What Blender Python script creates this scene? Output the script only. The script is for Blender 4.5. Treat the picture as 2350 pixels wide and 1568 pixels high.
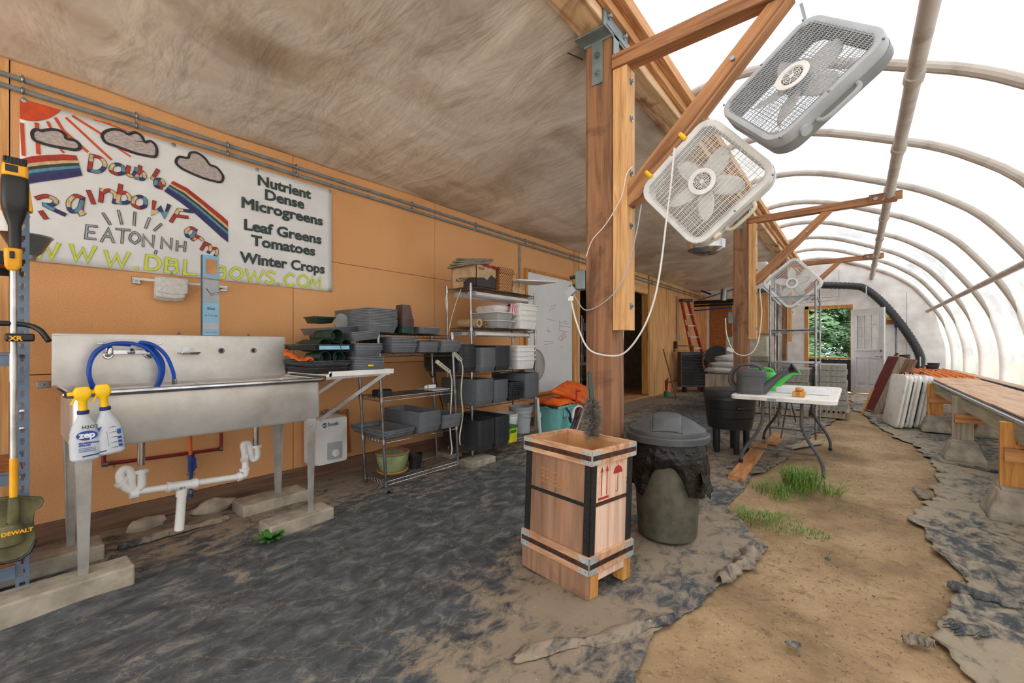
import bpy, math, random
from mathutils import Vector, Matrix, Euler, noise
random.seed(7)
SC = bpy.context.scene
for o in list(bpy.data.objects): bpy.data.objects.remove(o)
COL = SC.collection
PI = math.pi
# ---------------------------------------------------------------- camera, sky, exposure
FPX = 970.0; EYE = 1.2; YAW = math.atan(790 / 970)
cd = bpy.data.cameras.new('camera'); cam = bpy.data.objects.new('camera', cd); COL.objects.link(cam)
cam.location = (0, 0, EYE); cam.rotation_euler = (PI / 2, 0, YAW)
cd.sensor_width = 36; cd.lens = 36 * FPX / 2350; cd.shift_y = 11 / 2350; cd.clip_start = 0.02; cd.clip_end = 300
SC.camera = cam
SC.cycles.max_bounces = 16; SC.cycles.diffuse_bounces = 10; SC.cycles.glossy_bounces = 6; SC.cycles.transmission_bounces = 12; SC.cycles.sample_clamp_indirect = 8
SC.view_settings.view_transform = 'Standard'; SC.view_settings.look = 'None'
SC.view_settings.gamma = 1; SC.view_settings.use_curve_mapping = False
SC.view_settings.exposure = 0.72
W = bpy.data.worlds.new('overcast'); SC.world = W; W.use_nodes = True
wn = W.node_tree; wn.nodes.clear()
_o = wn.nodes.new('ShaderNodeOutputWorld'); _b = wn.nodes.new('ShaderNodeBackground')
_t = wn.nodes.new('ShaderNodeTexCoord'); _s = wn.nodes.new('ShaderNodeSeparateXYZ'); _r = wn.nodes.new('ShaderNodeValToRGB')
wn.links.new(_t.outputs['Generated'], _s.inputs[0]); wn.links.new(_s.outputs[2], _r.inputs[0])
_r.color_ramp.elements[0].position = 0.0; _r.color_ramp.elements[0].color = (.24, .25, .262, 1)
_r.color_ramp.elements[1].position = 0.9; _r.color_ramp.elements[1].color = (.89, .945, 1, 1)
wn.links.new(_r.outputs[0], _b.inputs[0]); _b.inputs[1].default_value = 6.0
wn.links.new(_b.outputs[0], _o.inputs[0])
# soft high sun behind thin cloud
_l = bpy.data.lights.new('sun', 'SUN'); _l.energy = 1.2; _l.angle = math.radians(25); _l.color = (1, .99, .97)
_lo = bpy.data.objects.new('sun', _l); COL.objects.link(_lo); _lo.rotation_euler = (math.radians(-38), math.radians(42), 0)

# ---------------------------------------------------------------- measuring: a photo pixel onto a real plane
_S, _C = math.sin(YAW), math.cos(YAW)
def _ray(px, py):
    a = (px - 1175) / FPX
    return Vector((-_S + a * _C, _C + a * _S, (795 - py) / FPX))
EY = Vector((0, 0, EYE))
def onX(px, py, v): r = _ray(px, py); return EY + r * (v / r.x)
def onY(px, py, v): r = _ray(px, py); return EY + r * (v / r.y)
def onZ(px, py, v=0.0): r = _ray(px, py); return EY + r * ((v - EYE) / r.z)

# ---------------------------------------------------------------- materials
def _mat(name):
    m = bpy.data.materials.new(name); m.use_nodes = True
    nt = m.node_tree; return m, nt, nt.nodes['Principled BSDF']
def lin(c):
    return tuple(((v / 255) / 12.92 if v / 255 <= .04045 else ((v / 255 + .055) / 1.055) ** 2.4) for v in c) + (1,)
GRAIN = [0]
def _coords(nt, scale=(1, 1, 1)):
    t = nt.nodes.new('ShaderNodeTexCoord'); mp = nt.nodes.new('ShaderNodeMapping'); src = t.outputs['Object']
    if GRAIN[0]:
        m0 = nt.nodes.new('ShaderNodeMapping'); m0.inputs['Rotation'].default_value = (0, GRAIN[0], 0); nt.links.new(src, m0.inputs[0]); src = m0.outputs[0]
    mp.inputs['Scale'].default_value = scale; nt.links.new(src, mp.inputs[0]); return mp.outputs[0]
def _noise(nt, co, sc, det=4, rough=.55, dist=0):
    n = nt.nodes.new('ShaderNodeTexNoise'); n.inputs['Scale'].default_value = sc; n.inputs['Detail'].default_value = det
    n.inputs['Roughness'].default_value = rough; n.inputs['Distortion'].default_value = dist
    nt.links.new(co, n.inputs['Vector']); return n.outputs[0]
def _ramp(nt, fac, stops):
    r = nt.nodes.new('ShaderNodeValToRGB'); cr = r.color_ramp
    while len(cr.elements) < len(stops): cr.elements.new(.5)
    for e, (p, c) in zip(cr.elements, stops): e.position = p; e.color = c
    nt.links.new(fac, r.inputs[0]); return r.outputs[0]
def _mix(nt, fac, a, b, mode='MIX'):
    m = nt.nodes.new('ShaderNodeMix'); m.data_type = 'RGBA'; m.blend_type = mode
    for v, i in ((fac, 0), (a, 6), (b, 7)):
        if hasattr(v, 'is_linked') or hasattr(v, 'links'): nt.links.new(v, m.inputs[i])
        else: m.inputs[i].default_value = v
    return m.outputs[2]
def _bump(nt, bs, h, st, dist=.01):
    b = nt.nodes.new('ShaderNodeBump'); b.inputs['Strength'].default_value = st; b.inputs['Distance'].default_value = dist
    nt.links.new(h, b.inputs['Height']); nt.links.new(b.outputs[0], bs.inputs['Normal'])
def _g(v): return (v, v, v, 1)
def plain(name, c, rough=.5, metal=0, c2=None, sc=8, bump=0, scl=(1, 1, 1), lo=.35, hi=.65, det=5):
    m, nt, bs = _mat(name); bs.inputs['Roughness'].default_value = rough; bs.inputs['Metallic'].default_value = metal
    co = _coords(nt, scl); n = _noise(nt, co, sc, det)
    c2 = c2 or tuple(v * .82 for v in c)
    nt.links.new(_ramp(nt, n, [(lo, lin(c2)), (hi, lin(c))]), bs.inputs['Base Color'])
    if bump: _bump(nt, bs, n, bump)
    return m
def wood(name, c, dark, axis=2, sc=10, knots=True, rough=.75, stain=None, rings=True):
    m, nt, bs = _mat(name); bs.inputs['Roughness'].default_value = rough
    s = [1, 1, 1]; s[axis] = .06; co = _coords(nt, s)
    n1 = _noise(nt, co, sc * 3, 6, .6, 1.2); n2 = _noise(nt, co, sc * 9, 3)
    col = _ramp(nt, n1, [(.3, lin(dark)), (.47, lin(c)), (.62, lin(tuple(min(255, v * 1.1) for v in c))), (.72, lin(tuple(v * .8 for v in c)))])
    col = _mix(nt, .3, col, _ramp(nt, n2, [(.35, _g(.25)), (.6, _g(.7))]), 'OVERLAY')
    s2 = [1, 1, 1]; s2[axis] = .25; co2 = _coords(nt, s2)
    if knots:
        v = nt.nodes.new('ShaderNodeTexVoronoi'); v.inputs['Scale'].default_value = 3.2
        nt.links.new(co2, v.inputs[0])
        col = _mix(nt, _ramp(nt, v.outputs[0], [(.035, _g(.9)), (.085, _g(0))]), col, lin(tuple(x * .45 for x in dark)))
    if stain:
        n3 = _noise(nt, _coords(nt), 2.3, 5, .6, .6)
        col = _mix(nt, _ramp(nt, n3, [(.53, _g(0)), (.66, _g(.9))]), col, lin(stain))
    nt.links.new(col, bs.inputs['Base Color']); _bump(nt, bs, n1, .25, .004); return m
def metal(name, c, rough=.3, stretch=None, c2=None, bump=.0):
    m, nt, bs = _mat(name); bs.inputs['Metallic'].default_value = 1
    s = [1, 1, 1]
    if stretch is not None: s[stretch] = .03
    n = _noise(nt, _coords(nt, s), 30, 5); n2 = _noise(nt, _coords(nt), 3.5, 6, .65)
    c2 = c2 or tuple(v * .72 for v in c)
    nt.links.new(_ramp(nt, n2, [(.35, lin(c2)), (.6, lin(c))]), bs.inputs['Base Color'])
    nt.links.new(_ramp(nt, n, [(.3, _g(max(.03, rough - .03))), (.7, _g(rough + .05))]), bs.inputs['Roughness'])
    if bump: _bump(nt, bs, n, bump, .002)
    return m
M = {}
M['film'], nt, bs = _mat('poly_film')
nt.nodes.remove(bs); out = nt.nodes['Material Output']
df = nt.nodes.new('ShaderNodeBsdfDiffuse'); tr = nt.nodes.new('ShaderNodeBsdfTranslucent'); mx = nt.nodes.new('ShaderNodeMixShader')
co = _coords(nt); n = _noise(nt, _coords(nt, (1, .55, 1)), 1.7, 6, .58, .5)
c_ = _ramp(nt, n, [(.3, (.62, .63, .64, 1)), (.45, (.86, .865, .87, 1)), (.55, (.95, .955, .96, 1))])  # darker dips imitate the shading of folds, painted into the film colour
for d in (df, tr):
    nt.links.new(c_, d.inputs[0]); b = nt.nodes.new("ShaderNodeBump"); b.inputs["Strength"].default_value = .5; b.inputs['Distance'].default_value = .05
    nt.links.new(n, b.inputs['Height']); nt.links.new(b.outputs[0], d.inputs['Normal'])
mx.inputs[0].default_value = .12; nt.links.new(df.outputs[0], mx.inputs[1]); nt.links.new(tr.outputs[0], mx.inputs[2]); 
tp_ = nt.nodes.new('ShaderNodeBsdfTransparent'); mx2 = nt.nodes.new('ShaderNodeMixShader'); mx2.inputs[0].default_value = .07
nt.links.new(mx.outputs[0], mx2.inputs[1]); nt.links.new(tp_.outputs[0], mx2.inputs[2]); nt.links.new(mx2.outputs[0], out.inputs[0])
# fibreboard wall: flat orange with fine dark speckle
m, nt, bs = _mat('fibreboard'); M['board'] = m; bs.inputs['Roughness'].default_value = .8
co = _coords(nt); a = _noise(nt, co, 160, 3); b_ = _noise(nt, co, 1.3, 5); sp = _noise(nt, co, 26, 5, .7)
col = _ramp(nt, a, [(.3, lin((202, 144, 90))), (.6, lin((232, 178, 124)))])
col = _mix(nt, .35, col, _ramp(nt, b_, [(.3, lin((216, 154, 98))), (.7, lin((238, 188, 134)))]))
col = _mix(nt, _ramp(nt, sp, [(.72, _g(0)), (.78, _g(.7))]), col, lin((96, 50, 22)))
nt.links.new(col, bs.inputs['Base Color']); _bump(nt, bs, a, .15, .003)
M['ply'] = wood('plywood', (222, 170, 112), (190, 122, 66), 2, 5, True)
M['ply_h'] = wood('plywood_sideways', (226, 180, 128), (196, 136, 82), 1, 5, False)
M['osb'] = plain('osb', (176, 112, 60), .8, 0, (136, 76, 36), 26, .2)
M['post'] = wood('rough_post', (140, 100, 70), (80, 52, 36), 2, 4, True, stain=(76, 46, 32))
M['pine_y'] = wood('pine_lumber_y', (196, 146, 98), (140, 86, 50), 1, 5, True)
M['pine_x'] = wood('pine_lumber_x', (158, 110, 72), (102, 62, 38), 0, 5, True)
M['pine_z'] = wood('pine_lumber_z', (206, 160, 108), (160, 106, 60), 2, 6, True)
M['beam'] = wood('stained_beam', (216, 184, 146), (166, 116, 74), 1, 4, True, stain=(120, 74, 44))
M['grey_wood'] = wood('weathered_wood', (160, 148, 130), (116, 104, 88), 2, 6, True)
M['amber_wood'] = wood('amber_wood', (196, 140, 72), (150, 96, 44), 2, 6, True)
M['rail_wood'] = wood('rail_wood', (190, 134, 84), (144, 92, 50), 0, 6, True)
M['sill'] = wood('dirty_sill', (122, 92, 74), (70, 52, 42), 1, 5, False)
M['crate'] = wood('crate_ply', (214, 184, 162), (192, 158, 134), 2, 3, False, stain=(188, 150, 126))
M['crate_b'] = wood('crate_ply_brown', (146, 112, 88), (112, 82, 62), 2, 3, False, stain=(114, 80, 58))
M['crate_in'] = plain('crate_inside', (214, 164, 112), .8, 0, (186, 132, 84), 6)
M['band'] = plain('rusty_band', (92, 60, 44), .6, .3, (44, 34, 30), 30)
M['black_strap'] = plain('black_edge_strip', (44, 44, 44), .6, .2, (24, 24, 24), 60, 0, lo=.4, hi=.75)
M['concrete'] = plain('concrete', (176, 166, 148), .92, 0, (134, 126, 114), 9, .35)
M['cinder'] = plain('block_grey', (168, 166, 156), .95, 0, (138, 138, 130), 40, .4)
M['cinder_b'] = plain('block_weathered', (150, 146, 136), .95, 0, (120, 118, 110), 40, .4)
M['steel'] = metal('stainless', (226, 224, 220), .36, 1, (204, 201, 194)); M['steel'].node_tree.nodes['Principled BSDF'].inputs['Metallic'].default_value = .62
M['steel_v'] = metal('stainless_dull', (206, 205, 202), .38, 2, (168, 166, 160)); M['steel_v'].node_tree.nodes['Principled BSDF'].inputs['Metallic'].default_value = .7
M['chrome'] = metal('chrome', (220, 222, 226), .14)
M['wire'] = metal('shelf_wire', (176, 178, 182), .3, None, (110, 110, 110))
M['alu'] = metal('aluminium', (216, 218, 218), .35, 2)
M['brack'] = plain('painted_steel', (138, 152, 154), .45, .3, (116, 130, 134), 8)
M['galv'] = metal('galvanised', (168, 176, 180), .4, None, (130, 138, 142))
M['bluegrey'] = plain('blue_grey_enamel', (112, 130, 152), .45, .2, (92, 108, 128), 5)
M['white'] = plain('white_plastic', (232, 232, 230), .4, 0, (214, 214, 212), 5)
M['white_s'] = plain('scuffed_white', (234, 232, 226), .5, 0, (196, 190, 180), 9, 0, lo=.25, hi=.45)
M['pvc'] = plain('white_pvc', (236, 236, 234), .32, 0, (220, 220, 216), 4)
M['pipe'] = plain('arch_pipe', (190, 182, 173), .6, 0, (150, 139, 128), 7, .1, (1, 1, 1), .25, .5)
M['grey_pipe'] = plain('grey_conduit', (142, 150, 154), .5, 0, (118, 124, 128), 10)
M['black'] = plain('black_plastic', (34, 35, 37), .42, 0, (24, 25, 27), 8)
M['tray'] = plain('tray_plastic', (112, 117, 124), .4, 0, (94, 98, 104), 9)
M['tray2'] = plain('dark_tray_plastic', (66, 69, 74), .4, 0, (46, 48, 52), 30)
M['green_pot'] = plain('dark_green_plastic', (34, 62, 50), .4, 0, (22, 44, 36), 8)
M['brown_pot'] = plain('brown_plastic', (88, 66, 60), .5, 0, (66, 48, 44), 8)
M['charcoal'] = plain('charcoal_plastic', (84, 86, 88), .5, 0, (70, 72, 74), 7)
M['lid'] = plain('dark_grey_lid', (86, 88, 90), .55, 0, (60, 62, 64), 6)
M['can'] = plain('dusty_can', (98, 96, 82), .6, 0, (74, 72, 60), 16, .1)
M['bag'] = plain('bin_liner', (18, 18, 19), .16, 0, (12, 12, 13), 6)
_b = M['bag'].node_tree; _bump(_b, _b.nodes['Principled BSDF'], _noise(_b, _coords(_b), 9, 5, .6, 2.5), .9, .02)
M['plate'] = plain('zinc_plate', (196, 202, 204), .45, .35, (170, 176, 178), 12)
M['yellow'] = plain('tool_yellow', (248, 182, 22), .4, 0, (226, 158, 14), 6)
M['bright_yellow'] = plain('spray_yellow', (254, 208, 8), .4, 0, (240, 190, 2), 6)
M['navy'] = plain('navy_plastic', (38, 48, 122), .4)
M['blue'] = plain('blue_hose', (22, 88, 200), .35, 0, (16, 72, 178), 6)
M['red'] = plain('red_pipe', (150, 34, 46), .4)
M['orange'] = plain('orange_fabric', (246, 116, 22), .7, 0, (214, 84, 12), 8, .2)
M['fan_w'] = plain('fan_white', (226, 228, 228), .45, 0, (202, 204, 204), 5)
M['fan_g'] = plain('fan_grey', (140, 145, 147), .5, 0, (122, 128, 130), 5)
M['fan_y'] = plain('yellowed_white', (222, 216, 190), .45)
M['hoseb'] = plain('corrugated_black', (52, 54, 57), .45)
M['teal'] = plain('teal_plastic', (140, 214, 210), .42, 0, (124, 200, 197), 4)
M['lightgrey'] = plain('light_grey_plastic', (178, 184, 190), .45, 0, (160, 166, 172), 5)
M['ytub'] = plain('yellow_tub', (236, 226, 20), .45)
M['green'] = plain('bright_green', (90, 214, 92), .4, 0, (60, 190, 70), 5)
M['dgreen'] = plain('mid_green', (36, 130, 60), .5)
M['ceramic'] = plain('glazed_green', (150, 160, 118), .22, 0, (112, 124, 84), 6)
M['terracotta'] = plain('saucer_tan', (206, 164, 100), .5, 0, (180, 136, 78), 8)
M['rimclay'] = plain('brown_rim', (168, 118, 78), .5)
M['card'] = plain('cardboard', (198, 170, 134), .85, 0, (180, 150, 114), 12)
M['wicker'], nt, bs = _mat('wicker'); bs.inputs['Roughness'].default_value = .6
ck = nt.nodes.new('ShaderNodeTexChecker'); ck.inputs['Scale'].default_value = 62; nt.links.new(_coords(nt), ck.inputs['Vector'])
ck.inputs['Color1'].default_value = lin((206, 150, 90)); ck.inputs['Color2'].default_value = lin((112, 66, 34))
nt.links.new(ck.outputs[0], bs.inputs['Base Color']); _bump(nt, bs, ck.outputs[1], .6, .006)
M['cloth'] = plain('grey_white_cloth', (222, 220, 218), .9, 0, (200, 198, 196), 40, .2)
M['canvas'] = plain('folded_canvas', (150, 146, 132), .9, 0, (116, 112, 100), 20, .2)
M['paper'] = plain('paper_white', (238, 240, 242), .6, 0, (226, 228, 230), 3)
M['board_w'] = plain('whiteboard', (226, 230, 231), .25, 0, (216, 220, 222), 2)
M['ink'] = plain('dark_green_ink', (58, 78, 76), .6)
M['inkblk'] = plain('black_ink', (56, 52, 56), .7)
M['thin'] = plain('grey_pencil', (120, 126, 132), .7)
M['inkred'] = plain('red_paint', (190, 44, 44), .7)
M['inkor'] = plain('orange_marker', (224, 84, 36), .7, 0, (196, 76, 38), 20)
M['cloudfill'] = plain('cloud_wash', (204, 196, 192), .7, 0, (160, 150, 148), 40, 0, (.3, 1, 3))
M['eatfill'] = plain('letter_grey', (180, 184, 188), .7)
M['limey'] = plain('yellow_marker', (222, 236, 60), .7, 0, (210, 226, 90), 30)
RB = [plain('rainbow_%s' % n, c, .7, 0, tuple(v * .85 for v in c), 40) for n, c in (('red', (188, 62, 48)), ('cream', (226, 202, 150)),
     ('dark', (64, 70, 72)), ('teal', (104, 158, 178)), ('blue', (46, 74, 128)), ('violet', (62, 56, 110)))]
M['boxblue'] = plain('carton_blue', (140, 190, 218), .6, 0, (132, 182, 212), 4)
M['boxedge'] = plain('carton_dark_edge', (78, 102, 118), .7)
M['zep'] = plain('label_blue', (34, 70, 160), .5)
M['bottle'], nt, bs = _mat('cloudy_plastic'); bs.inputs['Base Color'].default_value = lin((222, 228, 234)); bs.inputs['Roughness'].default_value = .35
bs.inputs['Transmission Weight'].default_value = .35; bs.inputs['IOR'].default_value = 1.2
nt.links.new(_ramp(nt, _noise(nt, _coords(nt), 6, 3), [(.3, lin((206, 216, 226))), (.6, lin((230, 234, 238)))]), bs.inputs['Base Color'])
M['clear'], nt, bs = _mat('clear_bin'); bs.inputs['Roughness'].default_value = .25; bs.inputs['Transmission Weight'].default_value = .6; bs.inputs['IOR'].default_value = 1.15
nt.links.new(_ramp(nt, _noise(nt, _coords(nt), 6, 3), [(.3, lin((190, 194, 194))), (.6, lin((224, 226, 226)))]), bs.inputs['Base Color'])
M['ladder'] = plain('ladder_red', (196, 74, 64), .5, 0, (170, 58, 50), 6)
M['doorw'] = plain('door_paint', (214, 216, 220), .45, 0, (202, 204, 208), 3)
M['foam'] = plain('foam_board', (244, 241, 238), .75, 0, (222, 216, 211), 3.5, .05)
M['maroon'] = plain('maroon_paint', (112, 40, 44), .6)
M['slatwood'] = plain('bench_board', (206, 172, 142), .75, 0, (178, 140, 108), 5, 0, (3, .3, 1))
M['glass'], nt, bs = _mat('window_glass'); bs.inputs['Transmission Weight'].default_value = 1; bs.inputs['Roughness'].default_value = .02
bs.inputs['IOR'].default_value = 1.1; nt.links.new(_ramp(nt, _noise(nt, _coords(nt), 2, 2), [(.3, _g(.93)), (.6, _g(.97))]), bs.inputs['Base Color'])
M['brush'] = plain('brush_fibre', (150, 142, 130), .9, 0, (100, 94, 84), 60)
M['grass'] = plain('grass_blade', (118, 152, 62), .6, 0, (88, 124, 44), 5)
M['weed'] = plain('weed_leaf', (84, 148, 58), .5, 0, (56, 112, 40), 9)
M['leaf'] = plain('tree_leaf', (58, 92, 42), .6, 0, (28, 54, 26), 1.5, 0)
M['bark'] = plain('bark', (80, 66, 54), .9)
M['bounce_ground'] = plain('pale_bounce_ground', (226, 212, 190), .9, 0, (206, 190, 166), 3)  # pale colour for the added ground that throws light upward
M['lawn'] = plain('lawn', (112, 138, 60), .9, 0, (84, 112, 44), 3, .3)
M['guard'] = plain('grass_stained_guard', (112, 108, 72), .7, 0, (72, 70, 44), 14, .3)
M['screen'] = plain('dark_fabric_blue', (60, 58, 76), .8, 0, (40, 38, 52), 12, .2)
M['pipe_o'] = plain('orange_pipe', (232, 112, 40), .45)
M['cells'] = plain('orange_cells', (226, 142, 78), .6, 0, (196, 106, 50), 20)
M['pipe_b'] = plain('blue_pipe', (26, 78, 160), .4)
M['shade'] = plain('backroom_wall', (120, 104, 84), .9)
M['flap'] = plain('liner_strip', (66, 68, 70), .6, 0, (46, 48, 50), 8, .2)
# ceiling film: dirty warm grey sheet, wrinkled
m, nt, bs = _mat('ceiling_sheet'); M['ceil'] = m; bs.inputs['Roughness'].default_value = .38
co = _coords(nt, (1, .7, 1)); a = _noise(nt, co, 1.1, 7, .6, 1.2); b_ = _noise(nt, _coords(nt, (.7, 1.5, 1)), 2.4, 4, .5, .35); c_ = _noise(nt, _coords(nt, (2.5, .8, 1)), 1.6, 3, .5, .5)
col = _ramp(nt, a, [(.3, lin((170, 154, 136))), (.5, lin((222, 213, 200))), (.7, lin((240, 234, 224)))])
col = _mix(nt, _ramp(nt, c_, [(.5, _g(0)), (.75, _g(.45))]), col, lin((190, 166, 138)))
nt.links.new(col, bs.inputs['Base Color']); _bump(nt, bs, b_, .6, .07)
# soil
m, nt, bs = _mat('sandy_soil'); M['soil'] = m; bs.inputs['Roughness'].default_value = .95
co = _coords(nt); a = _noise(nt, co, 1.4, 8, .65); b_ = _noise(nt, co, 55, 5, .7); c_ = _noise(nt, co, 16, 6, .7, .8)
col = _ramp(nt, a, [(.34, lin((118, 96, 68))), (.5, lin((162, 135, 100))), (.66, lin((184, 158, 122)))])
col = _mix(nt, _ramp(nt, c_, [(.3, _g(.8)), (.46, _g(0))]), col, lin((104, 80, 54)))
col = _mix(nt, _ramp(nt, b_, [(.3, _g(.75)), (.42, _g(0))]), col, lin((74, 58, 44)))
col = _mix(nt, _ramp(nt, b_, [(.62, _g(0)), (.72, _g(.6))]), col, lin((226, 202, 164)))
nt.links.new(col, bs.inputs['Base Color']); _bump(nt, bs, _mix(nt, .5, c_, b_), .6, .02)
# woven ground cover with sand swept over it
def fabric(name, dust, tint=(150, 134, 112)):
    m, nt, bs = _mat(name); bs.inputs['Roughness'].default_value = .8
    co = _coords(nt); a = _noise(nt, co, .9, 7, .62, 1.0); f = _noise(nt, _coords(nt, (1, .6, 1)), 13, 9, .72, .5)
    g = _noise(nt, co, 90, 4, .7); v = _noise(nt, co, 1.6, 8, .6, 1.0)
    col = _ramp(nt, f, [(.3, lin((40, 43, 46))), (.5, lin((76, 80, 83))), (.72, lin((124, 126, 126)))])
    sep = nt.nodes.new('ShaderNodeSeparateXYZ'); nt.links.new(_coords(nt, (.3, .1, 1)), sep.inputs[0])
    add = nt.nodes.new('ShaderNodeMath'); add.operation = 'ADD'
    px = _ramp(nt, sep.outputs[0], dust); nt.links.new(px, add.inputs[0])
    ad2 = nt.nodes.new('ShaderNodeMath'); ad2.operation = 'MULTIPLY_ADD'; nt.links.new(a, ad2.inputs[0]); ad2.inputs[1].default_value = 1.2; ad2.inputs[2].default_value = -.6
    ad3 = nt.nodes.new('ShaderNodeMath'); ad3.operation = 'MULTIPLY_ADD'; nt.links.new(f, ad3.inputs[0]); ad3.inputs[1].default_value = 1.3; nt.links.new(ad2.outputs[0], ad3.inputs[2])
    nt.links.new(ad3.outputs[0], add.inputs[1])
    col = _mix(nt, _ramp(nt, add.outputs[0], [(.78, _g(0)), (1.0, _g(.85))]), col, lin(tint))
    col = _mix(nt, _ramp(nt, v, [(.494, _g(0)), (.5, _g(.25)), (.506, _g(0))]), col, lin((190, 170, 140)))
    col = _mix(nt, _ramp(nt, g, [(.66, _g(0)), (.72, _g(.75))]), col, lin((206, 196, 180)))
    nt.links.new(col, bs.inputs['Base Color']); _bump(nt, bs, _mix(nt, .35, f, g), .5, .012); return m
# ---------------------------------------------------------------- mesh building
V = Vector
def frame(o, x, y=None, z=None):
    """matrix with origin o and axes x, y (z = x cross y)"""
    x = V(x).normalized(); z = V(z).normalized() if z is not None else x.cross(V(y)).normalized(); y = z.cross(x)
    m = Matrix((x, y, z)).transposed().to_4x4(); m.translation = V(o); return m
class MB:
    def __init__(s): s.v = []; s.f = []; s.mi = []; s.m = 0
    def add(s, vs, fs, mat=None):
        b = len(s.v); s.v += [V(p) for p in (vs if mat is None else [mat @ V(p) for p in vs])]
        s.f += [[i + b for i in f] for f in fs]; s.mi += [s.m] * len(fs); return s
    def box(s, c, d, mat=None, rot=None):
        x, y, z = (v / 2 for v in d)
        vs = [V((i, j, k)) for i in (-x, x) for j in (-y, y) for k in (-z, z)]
        if rot is not None: vs = [Euler(rot).to_matrix() @ p for p in vs]
        vs = [p + V(c) for p in vs]
        return s.add(vs, [(0, 1, 3, 2), (4, 6, 7, 5), (0, 4, 5, 1), (2, 3, 7, 6), (0, 2, 6, 4), (1, 5, 7, 3)], mat)
    def span(s, a, b, mat=None):  # box between two corners
        return s.box([(p + q) / 2 for p, q in zip(a, b)], [abs(p - q) for p, q in zip(a, b)], mat)
    def bar(s, a, b, w, h, up=(0, 0, 1), mat=None):  # beam: w across, h along up
        a, b = V(a), V(b); d = (b - a).normalized(); u = V(up)
        if abs(d.dot(u)) > .99: u = V((0, 1, 0))
        x = d.cross(u).normalized() * (w / 2); y = x.cross(d).normalized() * (h / 2)
        vs = [p + i * x + j * y for p in (a, b) for i, j in ((-1, -1), (1, -1), (1, 1), (-1, 1))]
        return s.add(vs, [(3, 2, 1, 0), (4, 5, 6, 7), (0, 1, 5, 4), (1, 2, 6, 5), (2, 3, 7, 6), (3, 0, 4, 7)], mat)
    def tube(s, pts, r, n=8, cap=True, closed=False, mat=None):
        pts = [V(p) for p in pts]; rs = r if isinstance(r, (list, tuple)) else [r] * len(pts); N = len(pts)
        vs = []; fs = []; up = None
        for i, p in enumerate(pts):
            if closed: d = pts[(i + 1) % N] - pts[i - 1]
            else: d = pts[min(i + 1, N - 1)] - pts[max(i - 1, 0)]
            d.normalize()
            if up is None: up = V((0, 0, 1)) if abs(d.z) < .9 else V((1, 0, 0))
            x = d.cross(up); x.normalize(); up = x.cross(d).normalized()
            vs += [p + rs[i] * (math.cos(2 * PI * k / n) * x + math.sin(2 * PI * k / n) * up) for k in range(n)]
        for i in range(N if closed else N - 1):
            a = i * n; b = ((i + 1) % N) * n
            fs += [(a + k, a + (k + 1) % n, b + (k + 1) % n, b + k) for k in range(n)]
        if cap and not closed: fs += [list(range(n))[::-1], [(N - 1) * n + k for k in range(n)]]
        return s.add(vs, fs, mat)
    def lathe(s, prof, n=24, c=(0, 0, 0), mat=None, cap=(True, True), a0=0, a1=2 * PI):
        full = abs(a1 - a0 - 2 * PI) < 1e-6; k = n if full else n + 1; vs = []; fs = []
        for r, z in prof: vs += [(c[0] + r * math.cos(a0 + (a1 - a0) * i / n), c[1] + r * math.sin(a0 + (a1 - a0) * i / n), c[2] + z) for i in range(k)]
        for j in range(len(prof) - 1):
            a = j * k; b = a + k
            fs += [(a + i, a + (i + 1) % k, b + (i + 1) % k, b + i) for i in range(n)]
        if cap[0]: fs.append(list(range(k))[::-1])
        if cap[1]: fs.append([(len(prof) - 1) * k + i for i in range(k)])
        return s.add(vs, fs, mat)
    def loft(s, loops, n=3, cap=(True, True), mat=None):  # rounded rectangles (hx, hy, z, corner, [cx, cy])
        vs = []; fs = []; k = 4 * (n + 1)
        for L in loops:
            hx, hy, z, r = L[:4]; cx, cy = L[4:6] if len(L) > 4 else (0, 0); r = min(r, hx, hy)
            for q in range(4):
                sx, sy = ((1, 1), (-1, 1), (-1, -1), (1, -1))[q]
                for i in range(n + 1):
                    a = PI / 2 * (q + i / n); vs.append((cx + sx * (hx - r) + r * math.cos(a), cy + sy * (hy - r) + r * math.sin(a), z))
        for j in range(len(loops) - 1):
            a = j * k; b = a + k; fs += [(a + i, a + (i + 1) % k, b + (i + 1) % k, b + i) for i in range(k)]
        if cap[0]: fs.append(list(range(k))[::-1])
        if cap[1]: fs.append([(len(loops) - 1) * k + i for i in range(k)])
        return s.add(vs, fs, mat)
    def prism(s, poly, h, mat=None):  # polygon in xy pushed along z by h
        n = len(poly); h0, h1 = h if isinstance(h, tuple) else (0, h)
        a = sum(poly[i][0] * poly[(i + 1) % n][1] - poly[(i + 1) % n][0] * poly[i][1] for i in range(n))
        if a < 0: poly = poly[::-1]
        vs = [(x, y, h0) for x, y in poly] + [(x, y, h1) for x, y in poly]
        return s.add(vs, [list(range(n))[::-1], [n + i for i in range(n)]] + [(i, (i + 1) % n, n + (i + 1) % n, n + i) for i in range(n)], mat)
    def grid(s, fn, nu, nv, mat=None, flip=False):
        vs = [fn(i / nu, j / nv) for j in range(nv + 1) for i in range(nu + 1)]
        fs = [(j * (nu + 1) + i, j * (nu + 1) + i + 1, (j + 1) * (nu + 1) + i + 1, (j + 1) * (nu + 1) + i) for j in range(nv) for i in range(nu)]
        return s.add(vs, [f[::-1] for f in fs] if flip else fs, mat)
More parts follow.
